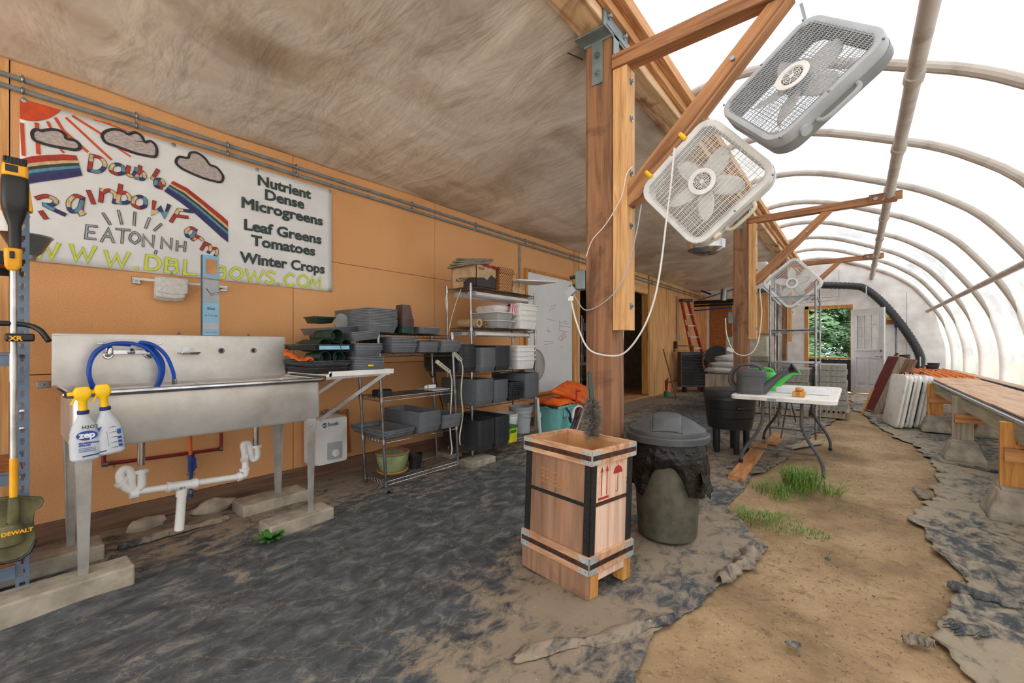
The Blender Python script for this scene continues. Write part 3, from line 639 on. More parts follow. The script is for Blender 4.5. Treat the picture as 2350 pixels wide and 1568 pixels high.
CL = [[(205, 480), (225, 462), (262, 470), (285, 466), (330, 462), (375, 470), (410, 495), (420, 520), (470, 530), (500, 555), (502, 580), (470, 590), (420, 582), (340, 568), (270, 550), (220, 530), (205, 505)],
      [(645, 505), (660, 478), (700, 462), (740, 462), (785, 478), (810, 492), (850, 480), (890, 500), (915, 540), (950, 535), (980, 560), (990, 600), (978, 632), (930, 628), (850, 610), (740, 570), (670, 545)],
      [(1110, 665), (1130, 635), (1185, 640), (1200, 610), (1240, 608), (1290, 640), (1325, 685), (1365, 700), (1395, 735), (1408, 765), (1392, 792), (1340, 785), (1260, 760), (1160, 715), (1125, 690)]]
def smoothpoly(p, n=5): q = cat_curve([(a, b, 0) for a, b in p], n, True); return [(a.x, a.y) for a in q]
def fan_fill(mb, pts, h, F):
    cx = sum(p[0] for p in pts) / len(pts); cy = sum(p[1] for p in pts) / len(pts); n = len(pts)
    mb.add([(cx, cy, h)] + [(x, y, h) for x, y in pts], [(0, 1 + i, 1 + (i + 1) % n) for i in range(n)], F)
for c in CL:
    q = [zb(*p) for p in smoothpoly(c)]
    pat('painted_cloud', M['cloudfill'], lambda mb: fan_fill(mb, q, H + .0006, F))
    pat('cloud_outline', M['inkblk'], lambda mb: mb.stroke(q + [q[0]], .017, H + .001, F))
# rainbows: bands between an upper and a lower curve
def bands(top, bot, mats):
    mb = MB(); T_ = [zb(*p) for p in top]; B_ = [zb(*p) for p in bot]; n = len(mats)
    for k in range(n):
        mb.m = k
        for i in range(len(T_) - 1):
            def at(i, f): return (T_[i][0] * (1 - f) + B_[i][0] * f, T_[i][1] * (1 - f) + B_[i][1] * f, H + .0004)
            mb.add([at(i, k / n), at(i + 1, k / n), at(i + 1, (k + 1) / n), at(i, (k + 1) / n)], [(0, 3, 2, 1)], F)
    mb.build('painted_rainbow', mats, ban, smooth=False)
bands([(126, 650), (200, 630), (300, 622), (400, 618), (482, 625)], [(126, 815), (200, 800), (300, 785), (420, 770), (520, 752)], [RB[0], RB[0], RB[1], RB[2], RB[3], RB[4], RB[5], RB[5]])
bands([(1090, 785), (1180, 830), (1270, 900), (1350, 965), (1400, 1005), (1438, 1040)], [(1035, 850), (1130, 915), (1240, 1000), (1330, 1080), (1390, 1135), (1440, 1175)], [RB[0], RB[0], RB[1], RB[2], RB[3], RB[4], RB[5], RB[5]])
# hand lettering from strokes, unit box 0..1
ST = {'D': [[(0, 0), (.0, 1)], [(0, 1), (.6, .95), (1, .6), (.9, .2), (.55, 0), (0, 0)]], 'o': [[(.5, 0), (.05, .2), (.05, .75), (.5, 1), (.95, .75), (.95, .2), (.5, 0)]],
      'u': [[(0, 1), (.05, .25), (.5, 0), (.9, .3), (1, 1)], [(1, 1), (1, 0)]], 'b': [[(0, 1.6), (0, 0)], [(0, .8), (.5, 1), (1, .6), (.8, .1), (0, 0)]], 'l': [[(.5, 1.6), (.5, 0)]],
      'e': [[(0, .5), (1, .55), (.7, 1), (.2, .95), (0, .45), (.3, 0), (1, .1)]], 'R': [[(0, .85), (.5, 1.05), (1, .8), (.8, .5), (.45, .45), (1.5, 0)], [(.3, 0), (.55, -.35)]],
      'a': [[(1, .95), (.4, 1), (0, .5), (.3, 0), (.9, .2), (1, .95)], [(1, .95), (1.1, .0), (1.3, .05)]], 'i': [[(.2, 1), (.6, 0)]], 'n': [[(0, 0), (0, 1)], [(0, .7), (.5, 1), (1, .7), (1, 0)]],
      'w': [[(0, 1), (.1, 0), (.5, .6), (.9, 0), (1, 1)]], 'F': [[(0, 0), (.3, 1), (1, 1)], [(.15, .5), (.8, .5)]], 'r': [[(0, 0), (.1, 1)], [(.1, .7), (.5, 1), (1, .9)]], 'm': [[(0, 0), (0, 1)], [(0, .7), (.3, 1), (.5, .6), (.5, .1)], [(.5, .6), (.8, 1), (1, .6), (1, .0)]],
      'E': [[(1, 1), (0, 1), (0, 0), (1, 0)], [(0, .5), (.8, .5)]], 'A': [[(0, 0), (.5, 1), (1, 0)], [(.2, .4), (.8, .4)]], 'T': [[(0, 1), (1, 1)], [(.5, 1), (.5, 0)]], 'O': [[(.5, 0), (0, .3), (0, .7), (.5, 1), (1, .7), (1, .3), (.5, 0)]],
      'N': [[(0, 0), (0, 1), (1, 0), (1, 1)]], 'H': [[(0, 0), (0, 1)], [(1, 0), (1, 1)], [(0, .5), (1, .5)]], ',': [[(.5, .2), (.3, -.2)]], 'W': [[(0, 1), (.25, 0), (.5, .8), (.75, 0), (1, 1)]], '.': [[(.3, 0), (.6, 0)]],
      'B': [[(0, 0), (0, 1), (.8, .9), (.85, .6), (0, .52)], [(.85, .5), (1, .25), (.8, 0), (0, 0)]], 'L': [[(0, 1), (0, 0), (1, 0)]], 'S': [[(1, .85), (.5, 1), (.05, .75), (.5, .5), (.95, .25), (.5, 0), (0, .15)]],
      'C': [[(1, .85), (.5, 1), (0, .6), (0, .4), (.5, 0), (1, .15)]], 'M': [[(0, 0), (.1, 1), (.5, .3), (.9, 1), (1, 0)]], '|': [[(.5, 0), (.5, 1)]]}
CUR = set('DoubeaOCSRrnm')
def glyph(ch, cx, cy, w, h, ang):
    out = []; a = math.radians(ang)
    for st in ST[ch]:
        if ch in CUR and len(st) > 2: st = [(p.x, p.y) for p in cat_curve([(x, y, 0) for x, y in st], 4)]
        out.append([zb(cx + (u - .5) * w * math.cos(a) + (v - .5) * h * math.sin(a), cy + (u - .5) * w * math.sin(a) - (v - .5) * h * math.cos(a)) for u, v in st])
    return out
def word(name, items, wid, ow, mats, rainbow=False, omat='inkblk'):
    mo = MB(); mi = MB()
    for ch, cx, cy, w, h, ang in items:
        for st in glyph(ch, cx, cy, w, h, ang):
            mo.stroke(st, wid + ow, H + .001, F)
            if rainbow:
                fine = []
                for (x0, y0), (x1, y1) in zip(st[:-1], st[1:]):
                    k = max(1, int(math.hypot(x1 - x0, y1 - y0) / .012))
                    fine += [(x0 + (x1 - x0) * i / k, y0 + (y1 - y0) * i / k) for i in range(k)]
                fine.append(st[-1])
                mi.stroke(fine, wid, H + .0016, F, cyc=lambda i: int(i * .22) % 5)
            else: mi.stroke(st, wid, H + .0016, F)
    mo.build(name + '_outline', M[omat], ban, smooth=False); mi.build(name, mats, ban, smooth=False)
RBM = [RB[0], RB[1], RB[4], RB[3], RB[5]]
word('lettering_double', [('D', 615, 680, 90, 95, 8), ('o', 740, 712, 80, 62, 8), ('u', 830, 728, 52, 55, 14), ('b', 890, 752, 46, 48, 18), ('l', 972, 755, 30, 40, 32), ('e', 1005, 802, 52, 48, 28)], .017, .006, RBM, True)
word('lettering_rainbow', [('R', 290, 935, 120, 100, 6), ('a', 472, 930, 80, 100, 12), ('i', 580, 888, 60, 75, -4), ('n', 682, 882, 85, 75, 6), ('b', 782, 893, 70, 68, 10), ('o', 880, 920, 78, 72, 6), ('w', 1010, 965, 95, 75, 14), ('F', 1145, 1010, 120, 80, 8),
     ('a', 1200, 1110, 52, 56, 20), ('r', 1245, 1155, 50, 36, 32), ('m', 1325, 1220, 95, 50, 30)], .018, .006, RBM, True)
word('lettering_eaton', [('E', 575, 1110, 60, 80, 6), ('A', 680, 1128, 75, 85, 4), ('T', 772, 1135, 85, 85, 5), ('O', 850, 1145, 55, 70, 0), ('N', 935, 1165, 62, 70, 4), (',', 985, 1215, 30, 40, 0), ('N', 1050, 1180, 60, 65, 4), ('H', 1142, 1198, 50, 60, 4),
     ('|', 672, 1025, 10, 80, -32), ('|', 757, 1015, 10, 85, -14), ('|', 848, 1025, 10, 80, 4), ('|', 930, 1052, 10, 66, 22), ('|', 995, 1078, 10, 60, 48)], .008, .007, M['eatfill'])
word('lettering_web_address', [(c, x, y, w, h, a) for c, x, y, w, h, a in (('W', 290, 1225, 150, 95, 5), ('W', 520, 1243, 150, 95, 5), ('W', 735, 1280, 145, 90, 5), ('.', 862, 1308, 40, 60, 0), ('D', 965, 1302, 85, 85, 6), ('B', 1085, 1320, 75, 85, 6), ('L', 1200, 1332, 70, 85, 4),
     ('R', 1310, 1345, 50, 70, 4), ('B', 1398, 1360, 50, 75, 4), ('O', 1490, 1370, 65, 75, 4), ('W', 1605, 1385, 110, 75, 4), ('S', 1705, 1395, 50, 78, 4), ('.', 1775, 1407, 30, 60, 0), ('C', 1825, 1410, 55, 76, 4), ('O', 1912, 1418, 60, 76, 4), ('M', 1992, 1430, 62, 75, 4))], .0165, .0035, M['limey'], omat='thin')
for s, x, y, hh in (('Nutrient', 1790, 860, 98), ('Dense', 1793, 935, 98), ('Microgreens', 1778, 1025, 96), ('Leaf Greens', 1782, 1150, 98), ('Tomatoes', 1787, 1235, 98), ('Winter Crops', 1780, 1345, 96)):
    pass
mb = MB()
for s, xc, yb, w_ in (('Nutrient', 1790, 845, 338), ('Dense', 1793, 922, 250), ('Microgreens', 1778, 1000, 515), ('Leaf Greens', 1782, 1128, 490), ('Tomatoes', 1787, 1215, 405), ('Winter Crops', 1782, 1325, 538)):
    y0, z0 = zb(xc, yb); ya, _ = zb(xc - w_ / 2, yb); yb2, _ = zb(xc + w_ / 2, yb)
    t0 = MB(); text(t0, s, .1, Matrix(), 'CENTER', .004); wx = max(p.x for p in t0.v) - min(p.x for p in t0.v)
    k = .118 / .1; mb = MB(); text(mb, s, .118, Matrix.Translation((BX, (ya + yb2) / 2, z0 - .012)) @ WF(0), 'CENTER', .0042, H + .002, xs=(yb2 - ya) / wx / k)
    mb.build('printed_lettering', M['ink'], ban, smooth=False)
for y, z in ((.115, 2.645), (.815, 2.64), (1.21 + .15, 2.64), (1.975, 2.635), (.80, 1.725), (1.52, 1.725), (1.978, 1.722)):
    mb = MB(); mb.lathe([(.0, .007), (.010, .007), (.014, .005)], 14, mat=Matrix.Translation((BX, y, z)) @ WF(0), cap=(False, False)); mb.build('grommet', M['galv'], ban)

# ---- towel bar, towel, carton
tb = thing('towel_bar', 'chrome towel bar on the orange wall beneath the banner', 'towel bar', (XW + .07, .87, 1.65))
mb = MB(); mb.box((XW + .07, .867, 1.652), (.012, .53, .018)); mb.build('rail', M['white'], tb, smooth=False, bevel=.002)
for y in (.615, 1.122): mb = MB(); mb.box((XW + .035, y, 1.648), (.07, .028, .024)); mb.box((XW + .006, y, 1.648), (.014, .05, .05)); mb.build('bracket', M['chrome'], tb, smooth=False, bevel=.004)
def towel(y0, y1, zt, zf, zk, off, sd):
    def fn(u, v):
        y = y0 + (y1 - y0) * u; L = (zt - zf) + .03 + (zt - zk); s_ = v * L
        if s_ < zt - zf: x = .02 + off; z = zf + s_
        elif s_ < zt - zf + .03: a = (s_ - (zt - zf)) / .03 * PI; x = (.02 + off) * math.cos(a); z = zt + .012 * math.sin(a)
        else: x = -.02 - off; z = zt - (s_ - (zt - zf) - .03)
        return (XW + .07 + x + .004 * noise.noise(V((y * 12, z * 8, sd))), y, z - .012 * math.sin(u * PI) * (1 if z < zf + .03 else 0))
    return fn
tw = thing('hand_towel', 'folded off-white towel hanging over the chrome towel bar', 'towel', (XW + .07, .78, 1.5))
mb = MB(); mb.grid(towel(.715, .88, 1.668, 1.575, 1.56, .006, 1), 16, 30); mb.build('outer_fold', M['cloth'], tw, solid=.006)
mb = MB(); mb.grid(towel(.70, .865, 1.664, 1.545, 1.53, .0, 2), 16, 30); mb.build('inner_fold', M['cloth'], tw, solid=.006)
bx = thing('carton', 'tall slim blue and white towel bar carton standing behind the sink', 'box', (XW + .09, 1.03, 1.26))
# carton leans on the wall, its foot on the top ledge of the sink splash
X0 = -3.455; p0 = onX(458, 585, X0); 
yl, yr, zt, zbm = onX(465, 700, X0).y, onX(503, 700, X0).y, onX(480, 586, X0).z, 1.275
mb = MB(); mb.box((X0 - .018, (yl + yr) / 2, (zt + zbm) / 2), (.034, yr - yl, zt - zbm)); mb.build('box', M['boxblue'], bx, smooth=False, bevel=.001)
mb = MB(); mb.box((X0 - .018, yl - .001, (zt + zbm) / 2), (.034, .002, zt - zbm)); mb.build('edge', M['boxedge'], bx, smooth=False)
fz = lambda f: zt - (zt - zbm) * f
CFm = Matrix.Translation((X0 + .0002, 0, 0)) @ WF(0); ym = (yl + yr) / 2
mb = MB(); mb.span((X0, yl + .002, fz(.27)), (X0 + .0012, yr - .002, fz(.58))); mb.span((X0, yl + .002, fz(.845)), (X0 + .0012, yr - .002, fz(.925))); mb.build('label_panel', M['lightgrey'], bx, smooth=False)
mb = MB(); mb.span((X0, yl + .02, fz(.05)), (X0 + .0014, yr - .014, fz(.23))); mb.build('window_picture', M['crate_in'], bx, smooth=False)
mb = MB()
for s, f, sz in (('Evolutions', .305, .021), ('Bleu', .68, .026), ('18" Towel Bar', .76, .014), ('Lifetime Guarantee', .965, .009)): text(mb, s, sz, Matrix.Translation((X0 + .001, ym, fz(f))) @ WF(0), 'CENTER', 0, .0012)
mb.stroke([(yl + .02, fz(.42)), (ym, fz(.50)), (yr - .004, fz(.47)), (yr - .004, fz(.45)), (ym, fz(.48)), (yl + .02, fz(.415))], .0025, .0016, Matrix.Translation((X0 + .001, 0, 0)) @ WF(0))
mb.build('lettering', M['ink'], bx, smooth=False)

# ---- stainless sink
SX0, SX1, SY0, SY1 = -3.45, -2.84, .215, 1.445
sk = thing('utility_sink', 'long stainless steel trough sink with tall splashback on tapered legs', 'sink', (-3.14, .83, .1))
cx, cy = (SX0 + SX1) / 2, (SY0 + SY1) / 2; hx, hy = (SX1 - SX0) / 2, (SY1 - SY0) / 2
mb = MB(); mb.loft([(hx - .03, hy - .03, .70, .03, cx, cy), (hx - .02, hy - .02, .715, .03, cx, cy), (hx - .02, hy - .02, .955, .03, cx, cy), (hx, hy, .965, .04, cx, cy), (hx, hy, .978, .04, cx, cy), (hx - .03, hy - .03, .972, .04, cx, cy),
     (hx - .045, hy - .045, .955, .04, cx, cy), (hx - .055, hy - .055, .74, .05, cx, cy)], 4); mb.build('basin', M['steel'], sk, bevel=0)
mb = MB(); r_ = [(SX0 + .02, SY0 + .005, .972), (SX1 - .02, SY0 + .005, .972), (SX1, SY0 + .03, .972), (SX1, SY1 - .03, .972), (SX1 - .02, SY1 - .005, .972), (SX0 + .02, SY1 - .005, .972)]; mb.tube(r_, .017, 10); mb.build('rolled_rim', M['chrome'], sk)
mb = MB(); mb.box((cx, cy + .03, .84), (2 * hx - .08, .03, .24)); mb.build('divider', M['steel'], sk, smooth=False, bevel=.004)
mb = MB(); mb.span((SX0 - .02, SY0 - .01, .965), (SX0 - .004, SY1 - .005, 1.262)); mb.tube([(SX0 - .02, SY0 - .01, 1.262), (SX0 - .02, SY1 - .005, 1.262)], .013, 10)
mb.build('splashback', M['steel'], sk, smooth=True, bevel=.002)
for x, y, zf, kk in ((SX1 - .055, SY0 + .06, .10, 0), (SX0 + .05, SY0 + .06, .08, 1), (SX1 - .055, SY1 - .08, .08, 0), (SX0 + .05, SY1 - .08, .08, 1)):
    mb = MB(); w0, w1 = .062, .034
    s_ = 1 if y < cy else -1
    def sec(w, z): return [(x - w * .5, y - w * .5 * s_, z), (x + w * .5, y - w * .5 * s_, z), (x + w * .5, y + w * .5 * s_, z)]
    A = [(x + .5 * w0, y - .5 * w0), (x - .5 * w0, y - .5 * w0), (x - .5 * w0, y + .5 * w0), (x + .5 * w0, y + .5 * w0)]
    fx = 1 if kk == 0 else -1
    a = [(x - fx * .5 * w0, y - s_ * .5 * w0, .705), (x + fx * .5 * w0, y - s_ * .5 * w0, .705), (x + fx * .5 * w0, y + s_ * .5 * w0, .705), (x + fx * .42 * w0, y + s_ * .5 * w0, .705), (x + fx * .42 * w0, y - s_ * .38 * w0, .705), (x - fx * .5 * w0, y - s_ * .38 * w0, .705)]
    k_ = w1 / w0; b = [(x + (px_ - x) * k_, y + (py_ - y) * k_, zf) for px_, py_, _ in a]
    vs = a + b; mb.add(vs, [tuple(range(6)), tuple(range(11, 5, -1))] + [(i, 6 + i, 6 + (i + 1) % 6, (i + 1) % 6) for i in range(6)])
    leg = mb.build('leg', M['steel_v'], sk, smooth=False, bevel=.003)
    mb = MB(); mb.sphere((x + fx * .5 * w0 + fx * .001, y, .67), .006, 8, 6); mb.build('bolt', M['chrome'], leg)
mb = MB()
for y in (onX(508, 805, SX0).y, onX(582, 805, SX0).y): 
    mb.lathe([(.021, -.003), (.021, .003), (.015, .004), (.012, .001)], 16, mat=Matrix.Translation((SX0 - .003, y, onX(508, 805, SX0).z)) @ WF(0), cap=(False, False)); 
mb.build('faucet_hole_ring', M['galv'], sk)
mb = MB()
for y in (onX(508, 805, SX0).y, onX(582, 805, SX0).y): mb.lathe([(.0005, .0005), (.013, .0006)], 16, mat=Matrix.Translation((SX0 - .0035, y, onX(508, 805, SX0).z)) @ WF(0), cap=(False, False))
mb.build('faucet_hole', M['inkblk'], sk)
fc = thing('faucet', 'chrome wall-mount faucet with two lever handles on the sink splashback', 'faucet', (SX0, .55, 1.15))
FZ = 1.165; fy0, fy1 = onX(247, 800, SX0 + .05).y, onX(350, 800, SX0 + .05).y; fm = (fy0 + fy1) / 2
mb = MB(); mb.box((SX0 + .05, fm, FZ), (.024, fy1 - fy0, .026)); mb.tube([(SX0 + .05, fm, FZ), (SX0 + .085, fm, FZ + .01), (SX0 + .10, fm, FZ - .005)], .014, 12)
for y in (fy0 + .008, fy1 - .008): mb.tube([(SX0 - .004, y, FZ - .015), (SX0 + .05, y, FZ)], .018, 12); mb.lathe([(.026, 0), (.022, .008)], 16, mat=Matrix.Translation((SX0 - .003, y, FZ - .018)) @ WF(0)); mb.lathe([(.017, -.014), (.019, .0), (.016, .024), (.010, .04)], 14, (SX0 + .052, y, FZ))
mb.build('body', M['chrome'], fc, bevel=.002)
for y, s_ in ((fy0 + .008, -1), (fy1 - .008, 1)): mb = MB(); mb.bar((SX0 + .052, y, FZ + .045), (SX0 + .056, y + s_ * .055, FZ + .052), .014, .008); mb.lathe([(.010, 0), (.010, .012)], 10, (SX0 + .052, y, FZ + .036)); mb.build('lever', M['chrome'], fc, bevel=.002)
# blue hose: coil hanging over faucet
hp = [onX(*p, SX0 + q) for p, q in (((300, 792), .07), ((250, 792), .075), ((212, 822), .07), ((206, 868), .06), ((228, 915), .05), ((280, 935), .05), ((330, 920), .05), ((366, 880), .05), ((374, 835), .055), ((350, 800), .065), ((300, 783), .08), ((262, 785), .082), ((240, 800), .084))]
hz = thing('water_hose', 'bright blue hose looped over the faucet and hanging into the sink', 'hose', (SX0 + .07, .55, 1.0))
mb = MB(); mb.tube(cat_curve(hp[:10] + [onX(322, 786, SX0 + .08), onX(352, 792, SX0 + .09), onX(380, 815, SX0 + .09), onX(396, 850, SX0 + .08), onX(400, 872, SX0 + .08)], 7), .0105, 10)
mb.tube(cat_curve([onX(225, 905, SX0 + .075), onX(204, 860, SX0 + .09), onX(216, 812, SX0 + .09), onX(255, 790, SX0 + .09), onX(305, 789, SX0 + .088), onX(345, 806, SX0 + .085), onX(368, 850, SX0 + .075), onX(352, 900, SX0 + .07), onX(325, 930, SX0 + .07)], 7), .0105, 10)
mb.build('tube', M['blue'], hz)
mb = MB(); mb.tube([onX(400, 870, SX0 + .08), onX(401, 882, SX0 + .08)], .014, 12); mb.build('end_fitting', M['chrome'], hz)
mb = MB(); q = onX(435, 810, SX0 + .03); mb.loft([(.03, .045, -.012, .01), (.038, .055, 0, .012), (.038, .055, .006, .012), (.03, .045, .002, .01)], 3, mat=Matrix.Translation(q)); mb.span((SX0 - .003, q.y - .03, q.z), (SX0 + .002, q.y + .03, q.z + .035))
tag(mb.build('soap_dish', M['chrome']), 'small chrome soap dish fixed to the middle of the sink splashback', 'soap dish')
for px, lab in ((410, 'small stubby brass hook on the splashback edge, left of the blue carton'), (570, 'small stubby brass hook on the splashback edge, right of the blue carton')):
    q = onX(px, 771, -3.5); mb = MB(); mb.lathe([(.02, 0), (.018, .004), (.006, .006), (.006, .014), (.009, .02), (.005, .027)], 12, (q.x, q.y, 1.266)); tag(mb.build('hook', M['galv']), lab, 'hook')
# spray bottles
def sprayer(name, lab, y, tilt, front):
    t = thing(name, lab, 'spray bottle'); 
    mb = MB(); mb.loft([(.036, .040, 0, .02), (.042, .047, .008, .025), (.043, .048, .09, .025), (.040, .045, .105, .025), (.041, .046, .118, .03), (.034, .038, .15, .03), (.020, .022, .185, .02), (.016, .016, .205, .016)], 4); mb.build('bottle', M['bottle'], t)
    mb = MB(); mb.lathe([(.019, .203), (.020, .205), (.020, .218), (.017, .22)], 20); mb.build('collar', M['navy'], t)
    mb = MB(); mb.loft([(.014, .014, .218, .012), (.0145, .0145, .262, .012), (.022, .017, .272, .012), (.028, .019, .285, .01), (.030, .018, .305, .01), (.020, .013, .324, .008)], 3)
    mb.box((-.034, 0, .296), (.03, .018, .016)); mb.box((-.027, 0, .268), (.008, .014, .045), rot=(0, .5, 0)); mb.v = [V((-p.y, p.x, p.z)) for p in mb.v]; mb.box((-.034, 0, .283), (.05, .016, .012), rot=(0, -.25, 0)); mb.build('trigger_head', M['bright_yellow'], t, bevel=.0015)
    mb = MB(); mb.tube([(0, -.046, .297), (0, -.056, .297)], .009, 10); mb.build('nozzle', M['black'], t)
    Fb = Matrix(((0, 0, 1, .0442), (1, 0, 0, 0), (0, 1, 0, 0), (0, 0, 0, 1)))
    if front:
        mb = MB(); mb.lathe([(.0005, 0), (.034, .0002)], 24, mat=Fb @ Matrix.Translation((.005, .112, 0)) @ Matrix.Diagonal((1, .62, 1, 1)), cap=(False, False)); mb.add([(-.012, .018, .0005), (.04, .022, .0005), (.04, .028, .0005), (-.012, .024, .0005)], [(0, 1, 2, 3)], Fb); mb.build('label_oval', M['zep'], t)
        mb = MB(); text(mb, 'zep', .036, Fb @ Matrix.Translation((.005, .103, .0006)), 'CENTER', .0015); mb.build('label_name', M['paper'], t, smooth=False)
        mb = MB(); text(mb, 'PROFESSIONAL', .0095, Fb @ Matrix.Translation((-.022, .076, .0004)), 'LEFT', .0006); text(mb, 'SPRAYER', .0095, Fb @ Matrix.Translation((-.022, .066, .0004)), 'LEFT', .0006)
        for k in range(3): mb.stroke([(-.022, .057 - k * .007), (.03, .057 - k * .007)], .0022, .0008, Fb)
        mb.build('label_lettering', M['zep'], t, smooth=False)
        mb = MB(); text(mb, 'H2O2', .02, Fb @ Matrix.Translation((-.01, .142, -.003)), 'LEFT', .0004); mb.build('handwriting', M['inkblk'], t, smooth=False)
    else:
        mb = MB()
        for k in range(5): mb.stroke([(.0, .125 - k * .024), (.008, .125 - k * .024)], .0015, .0004, Fb); mb.stroke([(.011, .126 - k * .024), (.022, .126 - k * .024)], .004, .0004, Fb)
        mb.stroke([(-.008, .11), (-.008, .04)], .0014, .0004, Fb); mb.build('scale_marks', M['thin'], t, smooth=False)
        mb = MB(); 
        for k, z in enumerate((.1, .09, .066, .048, .03)): mb.add([(.026, z, .0004), (.04, z, .0004), (.04, z + .012, .0004), (.026, z + .012, .0004)], [(0, 1, 2, 3)], Fb)
        mb.add([(-.040, .132, .0004), (-.022, .134, .0004), (-.033, .112, .0004)], [(0, 1, 2)], Fb); mb.stroke([(-.04, .02), (-.018, .021)], .005, .0004, Fb); mb.build('label', M['zep'], t, smooth=False)
    return t
s1 = sprayer('spray_bottle', 'left yellow-topped spray bottle with blue oval label, hanging on the sink rim', 0, 0, True)
s2 = sprayer('spray_bottle', 'right yellow-topped spray bottle with printed scale, hanging on the sink rim', 0, 0, False)
q1 = onX(199, 960, -2.785); q2 = onX(252, 960, -2.785)
place(s1, Matrix.Translation((-2.775, q1.y - .006, .675)) @ Euler((.03, 0, .0)).to_matrix().to_4x4() @ Matrix.Scale(1.04, 4))
place(s2, Matrix.Translation((-2.775, q2.y + .004, .69)) @ Euler((.10, 0, -.05)).to_matrix().to_4x4() @ Matrix.Scale(1.02, 4))
# drain plumbing
dp = thing('drain_pipe', 'white plastic sink drain pipes joining into one downpipe', 'pipe', (-3.15, .8, .1))
XD = -3.15
P = lambda x, y, X=XD: onX(x / 2.1776, 700 + y / 2.1776, X)
mb = MB(); R = .021
mb.tube([P(708, 820), P(708, 900)] , R, 12)
mb.tube(cat_curve([P(708, 880), P(700, 915), P(660, 928), P(620, 905), P(605, 870)], 5), R, 12)
mb.tube(cat_curve([P(605, 880), P(600, 850), P(615, 825), P(640, 822), P(655, 850), P(655, 900), P(670, 938)], 5), R, 12)
mb.tube([P(660, 938), P(1195, 858)], R * .95, 12)
mb.tube(cat_curve([P(1195, 858), P(1225, 848), P(1225, 800), P(1222, 740), P(1215, 700), P(1238, 690), P(1250, 720), P(1255, 760), P(1272, 772), P(1286, 750), P(1280, 700)], 5), R * .95, 12)
mb.tube([P(912, 905), P(895, 1125)], R * 1.15, 14); mb.build('pipework', M['pvc'], dp)
mb = MB()
for p, q, k in (((708, 822), (708, 838), 1.5), ((598, 880), (614, 890), 1.6), ((648, 945), (690, 938), 1.45), ((832, 912), (850, 910), 1.5), ((960, 895), (985, 890), 1.5), ((1185, 862), (1205, 856), 1.4), ((1222, 815), (1222, 830), 1.45), ((1280, 700), (1280, 712), 1.6), ((1215, 762), (1228, 766), 1.5)): mb = MB(); mb.tube([P(*p), P(*q)], R * k, 14); mb.build('coupling', M['pvc'], dp)
mb = MB(); mb.tube([P(845, 910), P(975, 893)], R * 1.3, 14); mb.tube([P(908, 925), P(906, 955)], R * 1.35, 14); mb.build('tee_joint', M['pvc'], dp)
mb = MB()
for x in (706, 1278): a_ = 715 if x < 900 else 630; mb.tube([(XD, P(x, 0).y, .70), (XD, P(x, 0).y, P(x, a_ + (85 if x < 900 else 70)).z)], .018, 12); mb.lathe([(.05, .0), (.05, -.012), (.03, -.03)], 16, (XD, P(x, 0).y, .70))
mb.build('strainer_tailpiece', M['chrome'], dp)
mb = MB()
for y_, s_, sz in ((.0, 0, .014),): text(mb, '|||| ||', .016, Matrix.Translation(P(905, 915) + V((R * 1.32, 0, 0))) @ WF(0), 'CENTER', .0004)
mb.build('print_mark', M['inkblk'], dp, smooth=False)
Q = lambda x, y: onX(x / 2.1776, 700 + y / 2.1776, XW + .03)
rp = thing('red_water_pipe', 'dark red water pipe on the wall below the sink', 'pipe', (XW + .03, .9, .5))
mb = MB(); [mb.tube([a, b], .012, 10) for a, b in ((Q(518, 725), Q(518, 798)), (Q(518, 798), Q(1105, 720)), (Q(1105, 720), Q(1105, 640)))]; mb.build('tube', M['red'], rp)
mb = MB(); mb.tube([Q(508, 798), Q(540, 795)], .017, 10); mb.tube([Q(1095, 722), Q(1112, 718)], .016, 10); mb.tube([Q(563, 775), Q(570, 815)], .006, 6); mb.build('elbow', M['galv'], rp)
bp = thing('blue_water_pipe', 'blue and orange water pipe dropping behind the sink drain', 'pipe', (XW + .06, 1.3, .4))
Q2 = lambda x, y: onX(x / 2.1776, 700 + y / 2.1776, XW + .06)
mb = MB(); mb.tube([Q2(955, 830), Q2(955, 960)], .012, 10); mb.build('tube', M['pipe_b'], bp)
mb = MB(); mb.tube([Q2(950, 640), Q2(952, 750)], .012, 10); mb.build('orange_tube', M['pipe_o'], bp)
mb = MB(); mb.tube([Q2(955, 750), Q2(957, 830)], .02, 10); mb.bar(Q2(965, 760) + V((.02, 0, 0)), Q2(968, 815) + V((.03, 0, 0)), .012, .02); mb.build('valve', M['zep'], bp)
mb = MB(); mb.tube([Q2(935, 846), Q2(975, 844)], .008, 8); mb.tube([Q2(955, 925), Q2(955, 940)], .018, 8); mb.tube([Q2(950, 960), Q2(950, 972)], .008, 8); mb.build('clamp', M['galv'], bp)
q = onX(100, 883, XW + .01); mb = MB(); mb.box((XW + .004, q.y, q.z), (.006, .055, .04)); mb.sphere((XW + .008, q.y, q.z), .006, 8, 6); tag(mb.build('wall_plate', M['galv'], bevel=.002), 'small metal plate screwed to the wall left of the sink', 'plate')

